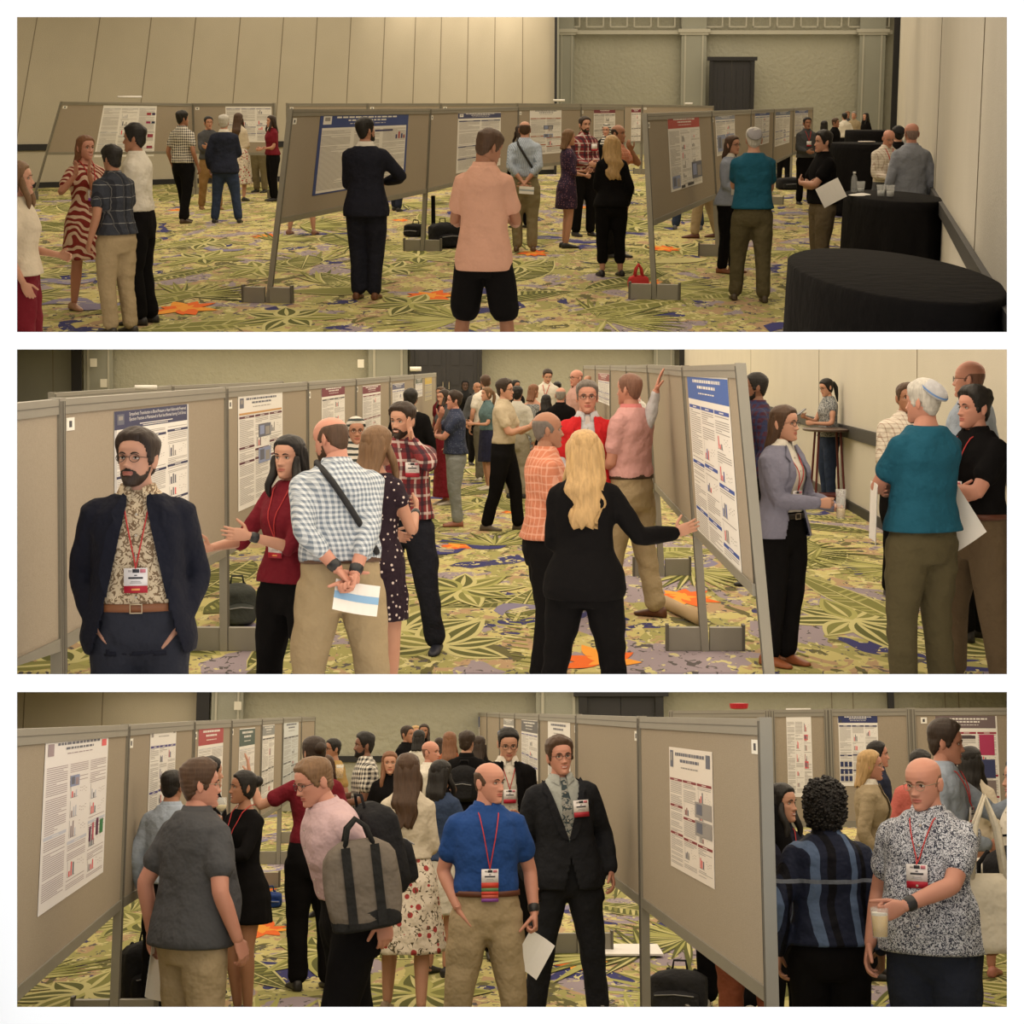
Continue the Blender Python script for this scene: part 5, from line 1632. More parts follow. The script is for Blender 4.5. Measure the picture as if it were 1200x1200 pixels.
poster(d2[6], 553, 839, 562, 865, 'small sheet with blue title by the wall end', hdr=BLUE, hh=.45, cols=1, seed=51)
poster(d3[1], 921, 830, 950, 934, 'long white poster hanging from the top rail', hh=.12, cols=3, seed=52, charts=3, bars_rows=(), bar=(.35, .05, .06), photos=[(.7, .3, .85, .36, 4), (.7, .6, .85, .68, 4)])
poster(d3[2], 982, 838, 1028, 921, 'poster with navy title and rows of navy boxes', hdr=(.03, .04, .13), hh=.11, bar=(.03, .03, .10), cols=3, seed=53, charts=1, blocks=[(.02 + .11 * (k % 3), .66 + .1 * (k // 3), .10 + .11 * (k % 3), .73 + .1 * (k // 3), (.03, .04, .12)) for k in range(9)])
poster(d3[3], 1096, 839, 1168, 960, 'white-edged poster with grey title, pink and navy panels', hdr=(.16, .12, .13), hh=.12, bar=(.30, .03, .06), cols=3, seed=54, border=(.8, .78, .75), charts=1, blocks=[(.70, .18, .94, .38, (.42, .04, .12)), (.72, .42, .94, .60, (.04, .05, .14)), (.72, .62, .94, .82, (.22, .18, .18)), (.42, .19, .64, .22, (.08, .06, .07))])
# things lying on the rails
def rail_card(i, x, y, s, w, h, col, label, name='rolled_card'):
    p = pt(i, x, y, s); mb = MB()
    mb.tube([(-w / 2, 0, h / 2), (w / 2, 0, h / 2)], h / 2, 10)
    tag(mb.build(name, plain(col, .6), mat=RM[i] @ Matrix.Translation(p), smooth=True), label, 'card')
# ------------------------------------------------------------------ colours of clothes
K = plain((.0065, .006, .0065), .9, 0, (9, .45, .03), spec=.07, var=.1); NV = cloth((.018, .022, .040)); KH = cloth((.36, .28, .17)); OL = cloth((.085, .072, .038)); WH = cloth((.66, .62, .54))
JN = cloth((.03, .045, .09)); LJ = cloth((.28, .30, .30)); GRYC = cloth((.07, .072, .078)); TEAL = cloth((.012, .085, .14)); CRM = cloth((.62, .54, .42))
BUR = cloth((.16, .012, .022)); PNK = cloth((.62, .28, .20)); LB = cloth((.36, .42, .52)); LAV = cloth((.20, .20, .27)); SUIT = cloth((.012, .013, .022)); CHAR = cloth((.014, .015, .019))
TAN = cloth((.34, .27, .17)); ORG = plaid((.52, .19, .11), [((.68, .38, .28), .04, .25, 0, .6, 0), ((.68, .38, .28), .05, .2, 0, .6, 1)])
GING = check((.60, .64, .68), (.17, .21, .27), .026)
BWCHK = check((.70, .66, .58), (.03, .03, .035), .045)
RPLD = plaid((.20, .03, .035), [((.6, .5, .46), .11, .16, 0, .75, 0), ((.6, .5, .46), .12, .14, 0, .75, 1), ((.03, .02, .03), .11, .25, .5, .8, 0), ((.03, .02, .03), .12, .25, .5, .6, 1)])
NPLD = plaid((.035, .04, .055), [((.30, .30, .30), .10, .05, 0, .8, 0), ((.30, .30, .30), .11, .05, 0, .8, 1), ((.01, .01, .015), .10, .4, .3, .6, 0)])
LSTR = stripe((.44, .50, .58), (.26, .32, .42), .02, .4)
POLKA = dots((.022, .012, .02), (.62, .52, .48), 30, .22)
NPAT = dots((.035, .02, .045), (.22, .10, .13), 34, .28)
LEAFP = squiggle((.62, .50, .34), (.20, .13, .075), 42, .52, 2.0)
ZEB = zebra((.60, .44, .33), (.20, .025, .02), 7)
FLOR = floral((.70, .62, .52), (.36, .05, .05), (.09, .07, .04), 15)
BLKWHT = squiggle((.56, .58, .64), (.04, .045, .07), 60, .5, 3.0)
NBURB = plaid((.012, .016, .036), [((.10, .15, .26), .19, .22, .15, .9, 0), ((.003, .003, .006), .19, .2, .52, 1, 0), ((.16, .18, .22), .6, .03, .07, .9, 1)])
NSPOT = dots((.035, .045, .085), (.12, .14, .19), 40, .25)
DPLD = plaid((.05, .015, .03), [((.02, .03, .08), .06, .4, 0, .8, 0), ((.02, .03, .08), .06, .4, 0, .7, 1)])
WCHK = check((.66, .60, .52), (.30, .20, .15), .035, duty=.2)
HSC = stripe((.60, .56, .50), (.04, .05, .05), .045, .45, 1)
SWIRL = squiggle((.35, .36, .36), (.06, .07, .09), 30, .52, 3)

# =================================================================== hall 1 (top opening)
A = {}
person(1, 20, 188, 176, 95, 'person in a cream blouse and dark red trousers cut off by the left edge', 'f', top=(CRM, 'e', 'mid', .02, 'blouse'), bot=(BUR, 't'), hair=('mid', 'lb'), L='belly', seed=4)
person(1, 99, 158, 120, 38, 'person in a rust and cream leaf-print dress clapping, top view', 'f', w=1.12, dress=(ZEB, .52, 's', .35), hair=('bob', 'r'), L=(-.10, -.30, 1.38), R=(.22, -.26, 1.36), LH='open', RH='open', bg='w', shoe=(.40, .22, .15), sk='r', stance='s', hy=10, smile=1, Ld=((0, -.2, 1),), Rd=((0, -.2, 1),))
person(1, 131, 169, 134, -128, 'person in a dark plaid shirt and khaki trousers with back turned, top view', top=(NPLD, 's', 'mid', .016, 'shirt'), bot=(KH, 't'), belt=(.03, .02, .015), hair=('thick', 'k'), sk='m', shoe=(.03, .025, .02), L='down', R='front', w=1.05)
person(1, 158, 144, 128, -95, 'person in a cream shirt and black trousers behind the dark plaid shirt, top view', top=(WH, 'e', 'in', .016, 'shirt'), bot=(K, 't'), hair=('thick', 'k'), sk='m', L='front', R='belly')
person(1, 213, 129, 67, 152, 'person in a black and white checked short-sleeved shirt, back turned, top view', top=(BWCHK, 's', 'mid', .016, 'shirt'), bot=(K, 't'), hair=('thick', 'k'), sk='t', stance='s', hy=-25, shoe=(.06, .035, .02))
person(1, 244, 136, 59, 25, 'person in a dark grey jumper and tan trousers between checked shirt and blazer, top view', top=(GRYC, 'l', 'mid', .02, 'jumper'), bot=(cloth((.25, .15, .06)), 't'), hair=('short', 'k'), sk='m', L='cross', R='cross2', shoe=(.2, .1, .04), stance='w')
person(1, 262, 134, 67, 178, 'person in a navy blazer and blue jeans seen from behind, top view', jk=(NV, 'back', 'j'), top=(WH, 'l', 'mid', .006, 'shirt'), bot=(JN, 't'), hair=('thick', 'w'), L='down', R='front', w=1.08, stance='wide')
person(1, 279, 132, 54, 160, 'person in a cream cardigan and floral skirt next to the navy blazer, top view', 'f', top=(CRM, 'l', 'crop', .02, 'cardigan'), skirt=(FLOR, .34, .35), hair=('long', 'b'), L='belly', R='belly')
person(1, 303, 126, 49, -25, 'person in glasses, blue-grey shirt and khakis before a white poster, top view', top=(cloth((.12, .15, .19)), 'l', 'mid', .018, 'shirt'), bot=(cloth((.2, .17, .1)), 't'), hair=('short', 'b'), bd=1, gl=1, w=1.1, L='belly', R='hip')
person(1, 318, 135, 54, -60, 'person in a burgundy top and black trousers beside a board post, top view', 'f', top=(BUR, 's', 'mid', .02, 'blouse'), bot=(K, 't'), hair=('mid', 'db'), L='belly', R='belly')
person(1, 426, 137, 113, 172, 'person in a dark navy suit studying the blue-framed poster, top view', jk=(SUIT, 'back', 'j'), top=(WH, 'l', 'in', .006, 'shirt'), bot=(SUIT, 't'), hair=('short', 'k'), bd=1, sk='m', hy=-38, hp=-8, L='belly', R=(.14, -.26, 1.12), shoe=(.13, .05, .02), stance='close', Rp=(1, .3, -.3))
person(1, 577, 150, 167, 172, 'person in a salmon pink polo shirt and black shorts, back turned, top view', top=(cloth((.60, .34, .25)), 's', .80, .020, 'polo_shirt'), bot=(K, 's'), hair=('short', 'b'), sk='t', hy=-45, hp=18, L='front', R='front', w=.80, stance='wide')
person(1, 615, 142, 84, 178, 'person in a blue striped shirt with dark shoulder strap, hands clasped behind, top view', top=(LSTR, 'c', 'in', .02, 'shirt'), bot=(cloth((.22, .19, .11)), 't'), hair=('fringe', 'b'), L='back', R='back', strap=(1, (.02, .02, .02)), w=1.06, hp=8, shoe=(.1, .06, .03))
person(1, 610, 146, 70, -150, 'person in black mostly hidden behind the blue striped shirt, top view', 'f', top=(K, 'l', 'mid', .02), bot=(K, 't'), hair=('mid', 'db'))
person(1, 666, 151, 82, 105, 'person in a dark patterned knee-length dress left of the red plaid shirt, top view', 'f', dress=(NPAT, .58, 'e', .12), hair=('bob', 'lb'), L='front', R='belly', shoe=(.02, .02, .02), stance='close')
person(1, 685, 136, 75, 28, 'person in a red and white plaid shirt facing out with black trousers, top view', top=(RPLD, 'l', 'mid', .014, 'shirt'), bot=(K, 't'), hair=('short', 'db'), bd=1, R='belly', L='belly', bg='c')
person(1, 711, 145, 62, -20, 'person in a striped headscarf right of the red plaid shirt, top view', 'f', top=(K, 'l', 'out', .03), bot=(K, 't'), hair=('hijab', HSC))
person(1, 724, 146, 88, 62, 'person in an orange shirt behind the black jacket with hand to chin, top view', top=(ORG, 's', 'mid', .02, 'shirt'), bot=(K, 't'), hair=('fringe', 'db'), sk='t', L='chin')
person(1, 717, 158, 99, -168, 'person in a black jacket and cropped black trousers, back turned, top view', 'f', jk=(K, 'back', 'b'), top=(K, 'l', 'mid', .006), bot=(K, 'c'), hair=('wavy', 'bl'), L='belly', R='down', shoe=(.015, .013, .013), w=1.05)
person(1, 858, 158, 97, 50, 'person in glasses and a pale blue blazer left of the teal T-shirt, top view', 'f', jk=(cloth((.26, .29, .36)), .06, 'b'), top=(WH, 'l', 'in', .006, 'shirt'), bot=(K, 't'), hair=('bob', 'b'), gl=1, L='front', R='belly', w=1.08, shoe=(.2, .07, .03))
person(1, 884, 149, 114, 178, 'person in a teal T-shirt, olive trousers and grey skull cap, back turned, top view', top=(TEAL, 's', 'mid', .024, 't_shirt'), bot=(OL, 't'), hair=('short', 'w'), cap=cloth((.30, .29, .31)), L='cross', R='cross2', w=1.05, shoe=(.05, .035, .02), stance='w')
person(1, 966, 152, 105, -78, 'person in a black polo shirt with folded arms beside the draped table, top view', top=(K, 's', 'mid', .016, 'polo_shirt'), bot=(cloth((.13, .10, .06)), 't'), hair=('thick', 'k'), L='cross', R='cross2', w=1.08)
person(1, 946, 137, 56, 10, 'person in dark grey with a badge facing out of the far aisle, top view', top=(GRYC, 'l', 'mid', .02, 'shirt'), bot=(K, 't'), hair=('short', 'k'), sk='t', bg='h', R='belly')
person(1, 966, 141, 50, 170, 'person in black with back turned right of the badge wearer, top view', 'f', top=(K, 'l', 'mid', .03), bot=(K, 't'), hair=('bob', 'k'))
person(1, 979, 138, 46, 60, 'person in black standing nearest the far draped tables, top view', top=(K, 'l', 'mid', .02, 'shirt'), bot=(K, 't'), hair=('short', 'b'), sk='t')
person(1, 990, 132, 36, -170, 'person in a white shirt with back turned farthest at the back, top view', top=(WH, 'l', 'in', .02, 'shirt'), bot=(K, 't'), hair=('short', 'k'))
person(1, 993, 130, 32, 20, 'person in grey facing out just right of the farthest white shirt, top view', top=(GRYC, 'l', 'in', .02, 'shirt'), bot=(K, 't'), hair=('short', 'lb'), sk='t')
person(1, 1001, 130.5, 34, -30, 'person in a tan shirt in the farthest group by the tables, top view', top=(TAN, 'l', 'in', .02, 'shirt'), bot=(K, 't'), hair=('short', 'g'))
person(1, 1015, 132, 35, -60, 'person in black farthest right in the farthest group, top view', 'f', top=(K, 'l', 'in', .02), bot=(K, 't'), hair=('long', 'k'))
person(1, 1043, 152, 86, 15, 'person in a pale checked shirt looking down at the wall, top view', top=(WCHK, 'l', 'in', .016, 'shirt'), bot=(GRYC, 't'), hair=('shaved', 'g'), sk='r', hp=22, L='belly', R='belly', bg='h')
person(1, 1053, 147, 82, 190, 'person in a dark cap between the checked and the blue-grey shirts, top view', top=(K, 'l', 'in', .02), bot=(K, 't'), hair=('short', 'k'), cap=cloth((.02, .02, .022)))
person(1, 1069, 144, 101, -172, 'person in a light blue-grey shirt with back turned by the wall, top view', top=(cloth((.27, .29, .34)), 'l', 'mid', .022, 'shirt'), bot=(cloth((.07, .07, .09)), 't'), hair=('shaved', 'g'), sk='r', w=1.02)
person(1, 352, 138, 74, 170, 'person standing behind the blue-framed poster board, only bare legs showing, top view', 'f', dress=(K, .62, 's', .1), hair=('bob', 'db'), shoe=(.25, .12, .08), stance='wide')
person(1, 464, 137, 60, 165, 'person in navy trousers behind the suit\'s board, legs beside its post, top view', top=(GRYC, 'l', 'mid', .02), bot=(NV, 't'), hair=('short', 'k'), stance='s')
person(1, 526, 132, 42, 10, 'person in dark trousers far behind the boards, feet above the black bags, top view', top=(GRYC, 'l', 'mid', .02), bot=(K, 't'), hair=('short', 'k'))
person(1, 808, 140, 71, 175, 'person in jeans and trainers behind the red-headed poster board, top view', top=(K, 'l', 'mid', .02), bot=(JN, 't'), hair=('short', 'k'), stance='wide', shoe=(.12, .12, .13))
person(1, 828, 138, 76, -100, 'person in khaki trousers and brown shoes behind the red-headed poster board, top view', top=(PNK, 's', 'mid', .02), bot=(KH, 't'), hair=('short', 'b'), stance='s', shoe=(.13, .05, .03), w=1.1)
person(1, 920, 138, 44, 170, 'person in dark clothes between the receding boards, top view', top=(K, 'l', 'mid', .02), bot=(K, 't'), hair=('short', 'k'))

# =================================================================== hall 2 (middle opening)
pA = person(2, 163, 500, 286, 8, 'person with glasses in an open navy suit over a leaf-print shirt, middle view', w=1.14, belly=.02, jk=(SUIT, (.045, .135), 'j'), top=(LEAFP, 'l', 'in', .006, 'shirt'), bot=(cloth((.028, .030, .042)), 't'), hair=('thick', 'db'), bd=1, gl=1, sk='l', hy=-22, hp=-6,
       belt=(.22, .08, .03), bg='l', L='pocket', R='pocket')
person(2, 340, 509, 232, -34, 'person in a burgundy blouse gesturing with both hands beside a poster, middle view', 'f', w=1.06, top=(BUR, 'e', 'mid', .012, 'blouse'), bot=(K, 't'), hair=('mid', 'k'), bg='l', L=(.02, -.36, 1.21), R=(.26, -.36, 1.13), LH='open', RH='open', watch='L', hy=8, smile=0, stance='wide',
       Ld=((-.6, -.8, .15), (0, .0, 1)), Rd=((.5, -.85, .05), (0, -.1, 1)))
pC = person(2, 385, 488, 236, -163, 'person in a blue checked shirt and khakis, hands clasped behind, middle view', w=1.16, top=(GING, 'c', 'in', .022, 'shirt'), bot=(KH, 't'), hair=('fringe', 'b'), bd=1, sk='r', hy=40, hp=10, ln=9, belt=(.1, .05, .03), L=(.05, .20, .94), R=(.02, .22, .90), RH='grip', LH='grip', watch='LR', strap=(1, (.012, .012, .014)), stance='wide')
person(2, 441, 498, 214, 150, 'person in a black polka-dot dress with back turned, middle view', 'f', w=1.0, dress=(POLKA, .60, 'x', .12), hair=('mid', 'lb'), L='belly', R=(.10, -.28, 1.22), watch='R', hy=-15, sk='l')
pE = person(2, 472, 470, 174, -8, 'person in a red and white plaid shirt laughing, hand on cheek, middle view', top=(RPLD, 'l', 'mid', .014, 'shirt'), bot=(cloth((.012, .013, .02)), 't'), hair=('thick', 'db'), bd=1, sk='l', hy=-22, smile=1, belt=(.12, .05, .03), L=(.085, -.13, 1.485), LH='open', Lp=(.7, -.4, -.8), R='belly', bg='c', ln=4, shoe=(.02, .022, .035), stance='wide', Ld=((-.2, .0, 1),))
person(2, 417, 488, 150, 12, 'person in a striped headscarf and glasses above the checked shirt, middle view', 'f', top=(K, 'l', 'out', .03), bot=(K, 't'), hair=('hijab', HSC), gl=1, sk='m')
person(2, 481, 455, 101, 175, 'person in a black jacket with back turned at the left boards, middle view', jk=(K, 'back', 'j'), top=(WH, 'l', 'in', .006), bot=(K, 't'), hair=('thick', 'k'), w=1.08)
pH = person(2, 533, 457, 97, -82, 'person in a dark spotted shirt and pale jeans, hand on chin, middle view', top=(NSPOT, 's', 'mid', .022, 'shirt'), bot=(LJ, 't'), hair=('thick', 'db'), sk='r', w=1.06, L='cross', R='chin', shoe=(.35, .13, .08), stance='close')
person(2, 521, 456, 84, -60, 'person in a wide burgundy skirt behind the spotted shirt, middle view', 'f', top=(GRYC, 's', 'in', .02), skirt=(BUR, .12, .22), hair=('mid', 'db'), shoe=(.5, .45, .4), R='belly')
person(2, 517, 453, 70, -40, 'person in a burgundy top whose face shows left of the spotted shirt, middle view', 'f', top=(BUR, 's', 'in', .02), bot=(K, 't'), hair=('bob', 'b'))
pJ = person(2, 591, 443, 99.5, 72, 'person in a cream polo shirt and black trousers holding a phone, middle view', top=(cloth((.50, .42, .30)), 's', 'in', .014, 'polo_shirt'), bot=(K, 't'), hair=('thick', 'db'), gl=1, R='phone', L='phone', RH='grip', LH='grip', shoe=(.10, .08, .06), stance='s')
person(2, 571, 453, 75, -70, 'person in a teal top, navy skirt and white shoes, middle view', 'f', top=(cloth((.10, .16, .17)), 's', 'in', .02), skirt=(cloth((.02, .022, .05)), .48, .2), hair=('pony', 'lb'), shoe=(.6, .55, .45), L='front', R='front')
person(2, 545, 445, 56, 5, 'person in a black headscarf and robe before the dark doorway, middle view', 'f', dress=(K, .1, 'l', .2), hair=('hijab', (.012, .012, .013)), sk='d')
person(2, 569, 439, 70, -160, 'person in a white T-shirt behind the teal top, middle view', top=(WH, 's', 'mid', .02, 't_shirt'), bot=(cloth((.14, .13, .10)), 't'), hair=('short', 'b'), shoe=(.5, .48, .42))
person(2, 559, 448, 60, 20, 'person in grey standing left behind the white T-shirt, middle view', top=(GRYC, 'l', 'in', .02), bot=(K, 't'), hair=('shaved', 'db'), sk='t')
person(2, 606, 452, 80, 172, 'person in a pale shirt and stone trousers behind the cream polo, middle view', top=(cloth((.5, .48, .42)), 'l', 'in', .02, 'shirt'), bot=(cloth((.3, .27, .21)), 't'), hair=('thick', 'k'), shoe=(.02, .02, .02))
person(2, 604, 445, 62, 40, 'person in black whose face peeks over the pale shirt, middle view', top=(K, 'l', 'in', .02), bot=(K, 't'), hair=('short', 'k'), sk='t')
person(2, 625, 450, 72, 160, 'person in a sleeveless swirl-print dress in the rear crowd, middle view', 'f', dress=(SWIRL, .5, 'n', .2), hair=('bob', 'r'), hy=-30)
person(2, 642, 432, 64, -10, 'person in a white shirt with red lanyard looking down, rearmost, middle view', top=(WH, 'l', 'in', .02, 'shirt'), bot=(K, 't'), hair=('short', 'db'), hp=20, hy=20, bg='h')
person(2, 640, 462, 76, 178, 'person in black with back turned right of the swirl-print dress, middle view', 'f', top=(K, 's', 'in', .02), bot=(K, 't'), hair=('mid', 'k'))
person(2, 653, 447, 60, 175, 'person in grey with back turned, head just under the white shirt, middle view', top=(GRYC, 's', 'in', .02), bot=(K, 't'), hair=('thick', 'k'))
person(2, 657, 454, 84, 170, 'person in black with back turned left of the red cardigan, middle view', top=(K, 'l', 'in', .02), bot=(K, 't'), hair=('fringe', 'g'), sk='r')
person(2, 676, 433, 78, -60, 'person in salmon and glasses behind the red cardigan, middle view', top=(cloth((.5, .3, .26)), 'l', 'in', .02, 'shirt'), bot=(K, 't'), hair=('shaved', 'b'), sk='r', gl=1)
person(2, 689, 440, 66, 150, 'person in white farthest back right of the red cardigan, middle view', top=(WH, 'l', 'in', .02), bot=(K, 't'), hair=('shaved', 'g'))
pR = person(2, 688, 445, 152, 0, 'person with glasses in a red cardigan, arm raised to the board, middle view', w=1.08, jk=(cloth((.50, .018, .022)), .075, 'b', 's'), top=(cloth((.5, .5, .53)), 'l', 'in', .006, 'shirt'), bot=(K, 't'), hair=('short', 's'), gl=1, sk='r',
       L=(.50, -.06, 1.66), LH='open', R='belly', Lp=(.6, .1, -1), tie=cloth((.55, .48, .46)), Ld=((.25, 0, 1),))
pP = person(2, 739, 437, 152, -128, 'person in a pink polo shirt and khakis turned away, middle view', w=1.04, top=(cloth((.60, .33, .32)), 's', 'in', .018, 'polo_shirt'), bot=(KH, 't'), hair=('buzz', 'b'), gl=1, sk='r', belt=(.05, .03, .02), L='belly', R='front', shoe=(.10, .035, .015), stance='w', collar=cloth((.6, .2, .2)))
person(2, 640, 482, 193, 95, 'person in an orange checked shirt left of the black blazer, middle view', w=1.05, top=(ORG, 's', 'mid', .018, 'shirt'), bot=(K, 't'), hair=('fringe', 's'), sk='t', L='belly', R='belly', hy=5, seed=8)
pB = person(2, 685, 503, 226, 172, 'person in a black blazer with back turned, one palm held out, middle view', 'f', w=1.1, jk=(K, 'back', .80), top=(K, 'l', 'mid', .006), bot=(K, 't'), hair=('wavy', 'bl'), R=(.50, -.16, 1.15), RH='open', Rp=(.3, .3, -1), L='belly', hy=12, Rd=((.9, -.2, .35), (-.2, 0, 1)), stance='wide')
person(2, 887, 436, 132, -95, 'person in a dark red plaid shirt half hidden behind the blue-headed poster, middle view', top=(DPLD, 'l', 'mid', .018, 'shirt'), bot=(K, 't'), hair=('short', 'k'), bd=1, sk='b', w=1.05)
pW = person(2, 967, 443, 84, -72, 'person in a swirl-print top and jeans looking at a phone, middle view', 'f', top=(SWIRL, 'x', 'mid', .012, 'top'), bot=(JN, 't'), hair=('pony', 'k'), gl=1, R='phone', L='front', LH='grip', RH='grip', hp=15)
pL = person(2, 918, 474, 181, 42, 'person with glasses in a lavender blazer holding a tall glass, middle view', 'f', w=1.14, jk=(LAV, (.045, .09), .86), top=(WH, 'l', 'in', .006, 'shirt'), bot=(K, 't'), hair=('bob', 'b'), gl=1, L=(.22, -.26, 1.06), R=(.0, -.30, 1.10), RH='grip', LH='grip', bg='l', belt=(.02, .015, .01), shoe=(.26, .08, .03), hy=12, watch='R', stance='close')
person(2, 1062, 448, 140, 5, 'person in a pale checked shirt behind the teal T-shirt, middle view', top=(WCHK, 'l', 'in', .018, 'shirt'), bot=(K, 't'), hair=('short', 'b'), sk='t', R='front', L='belly', w=1.05)
pT = person(2, 1083, 443, 205, -152, 'person in a teal T-shirt and blue-banded skull cap, arms folded, middle view', w=1.05, top=(TEAL, 's', 'mid', .026, 't_shirt'), bot=(OL, 't'), hair=('short', 'w'), cap=cloth((.42, .42, .44)), gl=1, sk='r', hy=18, hp=3, L='cross', R='cross2', ln=-2)
pK = person(2, 1143, 450, 196, -60, 'person in a black polo shirt with folded arms and white sheet, middle view', w=1.12, top=(K, 's', 'in', .016, 'polo_shirt'), bot=(cloth((.12, .085, .05)), 't'), hair=('thick', 'k'), sk='r', L='cross', R='cross2', hy=-10, bg='w', belt=(.10, .03, .015), watch='R', stance='wide')
person(2, 1138, 422, 166, -128, 'person in a light blue shirt and glasses behind the black polo, middle view', w=1.05, top=(LB, 'l', 'in', .02, 'shirt'), bot=(K, 't'), hair=('shaved', 'b'), gl=1, sk='r', hy=10)

# =================================================================== hall 3 (bottom opening)
qA = person(3, 234, 887, 232, 138, 'person in a grey polo shirt and khakis seen from behind, bottom view', w=1.18, belly=.06, top=(GRYC, 's', .84, .022, 'polo_shirt'), bot=(KH, 't'), hair=('thick', 'b'), gl=2, sk='r', hy=-28, L='downb', R='down', LH='relax')
person(3, 202, 902, 172, 165, 'person in a light blue shirt hidden behind the grey polo, bottom view', top=(LB, 'l', 'mid', .02, 'shirt'), bot=(K, 't'), hair=('short', 'k'), sk='m')
person(3, 246, 886, 160, 120, 'person whose head shows just right of the grey polo wearer\'s head, bottom view', top=(K, 'l', 'mid', .02), bot=(K, 't'), hair=('short', 'k'))
qC = person(3, 287, 902, 174, -38, 'person in a short black dress with red lanyard lifting a glass, bottom view', 'f', w=.95, dress=(K, .66, 'l', .25), hair=('bun', 'k'), sk='t', L='cross', R=(.03, -.22, 1.34), RH='grip', bg='l', shoe=(.02, .02, .02), hy=-30, smile=1, stance='close')
qD = person(3, 369, 862, 158, -158, 'person in a burgundy top reaching up towards a poster, bottom view', 'f', w=1.05, top=(BUR, 's', 'in', .012, 'blouse'), bot=(K, 't'), hair=('bun', 'db'), L=(.42, -.22, 1.47), LH='open', Lp=(.4, 0, -1), Ld=((.1, -.2, 1),), R='down', seed=7, hy=10)
qE = person(3, 362, 886, 230, -62, 'person with glasses in a pale pink shirt leaning under two bags, bottom view', w=1.12, top=(cloth((.56, .40, .42)), 'l', 'in', .02, 'shirt'), bot=(K, 't'), hair=('short', 'lb'), gl=1, sk='r', ln=16, L='downb', R='hip', hp=4, stance='s')
person(3, 391, 865, 104, -62, 'person in a tan T-shirt behind an amber beer by the posters, bottom view', top=(cloth((.34, .22, .08)), 's', 'mid', .02, 't_shirt'), bot=(K, 't'), hair=('short', 'k'), gl=1, sk='t', R='front', RH='grip')
person(3, 382, 884, 118, -30, 'person in burgundy half hidden between pink shirt and reaching arm, bottom view', 'f', top=(BUR, 's', 'in', .02), bot=(K, 't'), hair=('mid', 'b'))
qH = person(3, 428, 857, 117, -75, 'person in a black and white checked shirt holding a cup, bottom view', top=(BWCHK, 's', 'mid', .016, 'shirt'), bot=(K, 't'), hair=('thick', 'k'), bd=2, sk='b', R='hold', L='belly', RH='grip')
qI = person(3, 478, 882, 172, 176, 'person in a cream cardigan and floral skirt, back turned, bottom view', 'f', w=1.0, top=(cloth((.60, .53, .42)), 'l', 'crop', .026, 'cardigan'), skirt=(FLOR, .42, .42), hair=('long', 'b'), shoe=(.30, .22, .14), L='belly', R='belly', stance='w')
person(3, 457, 880, 120, 5, 'person in black facing out left of the cream cardigan, bottom view', 'f', top=(K, 'l', 'in', .02), bot=(K, 't'), hair=('long', 'r'))
person(3, 477, 850, 82, 60, 'person in black nearest the chair rail at the rear, bottom view', top=(K, 'l', 'in', .02), bot=(K, 't'), hair=('short', 'db'), sk='t')
person(3, 491, 855, 84, 165, 'person in white with back turned at the rear, bottom view', 'f', top=(WH, 'l', 'in', .02), bot=(K, 't'), hair=('bob', 'k'))
person(3, 487, 850, 66, 20, 'person in white glimpsed between two dark heads at the rear, bottom view', top=(WH, 'l', 'in', .02), bot=(K, 't'), hair=('short', 'bl'))
person(3, 497, 848, 70, 0, 'person in black smiling, farthest back in the crowd, bottom view', 'f', top=(K, 'l', 'in', .02), bot=(K, 't'), hair=('mid', 'db'), sk='t')
person(3, 504, 868, 116, 70, 'person in a white shirt right of the cream cardigan, bottom view', top=(WH, 'l', 'in', .02, 'shirt'), bot=(K, 't'), hair=('shaved', 'b'), sk='r')
person(3, 515, 864, 76, 178, 'person in black low behind the white shirt, bottom view', top=(K, 'l', 'in', .02), bot=(K, 't'), hair=('bob', 'db'))
person(3, 527, 857, 92, 178, 'person in a rust top with back turned in the crowd, bottom view', 'f', top=(cloth((.3, .09, .04)), 's', 'in', .02), bot=(K, 't'), hair=('long', 'r'))
qJ = person(3, 547, 856, 106, 172, 'person in a black jacket wearing a black rucksack, bottom view', jk=(K, 'back', 'j'), top=(K, 'l', 'in', .006), bot=(K, 't'), hair=('thick', 'db'), hy=-15)
person(3, 561, 862, 95, 165, 'person in black reaching out to a far board, bottom view', 'f', top=(K, 'l', 'in', .02), bot=(K, 't'), hair=('long', 'db'), R=(.42, -.15, 1.45), RH='open')
qK = person(3, 516, 890, 150, 148, 'person in a denim jacket holding a small glass, bottom view', 'f', w=1.0, jk=(cloth((.035, .055, .11)), 'back', .92), top=(K, 'l', 'in', .006), skirt=(WH, .5, .2), hair=('mid', 'k'), R='hold', L='chin', RH='grip')
qL = person(3, 596, 852, 142, 8, 'person in a black suit, open white shirt and black skull cap, bottom view', jk=(K, .07, 'j'), top=(WH, 'l', 'in', .006, 'shirt'), bot=(K, 't'), hair=('short', 'k'), gl=1, hp=18, cap=cloth((.01, .01, .01)), bg='h', L='belly', R='belly')
qM = person(3, 573, 893, 206, 8, 'person in a royal blue polo shirt, one hand in the pocket, bottom view', w=1.10, top=(cloth((.018, .06, .22)), 's', 'in', .018, 'polo_shirt'), bot=(KH, 't'), hair=('fringe', 'b'), sk='r', hy=42, hp=2, bg='b', belt=(.10, .03, .015), R='pocket', L='down', LH='grip', watch='L', stance='wide')
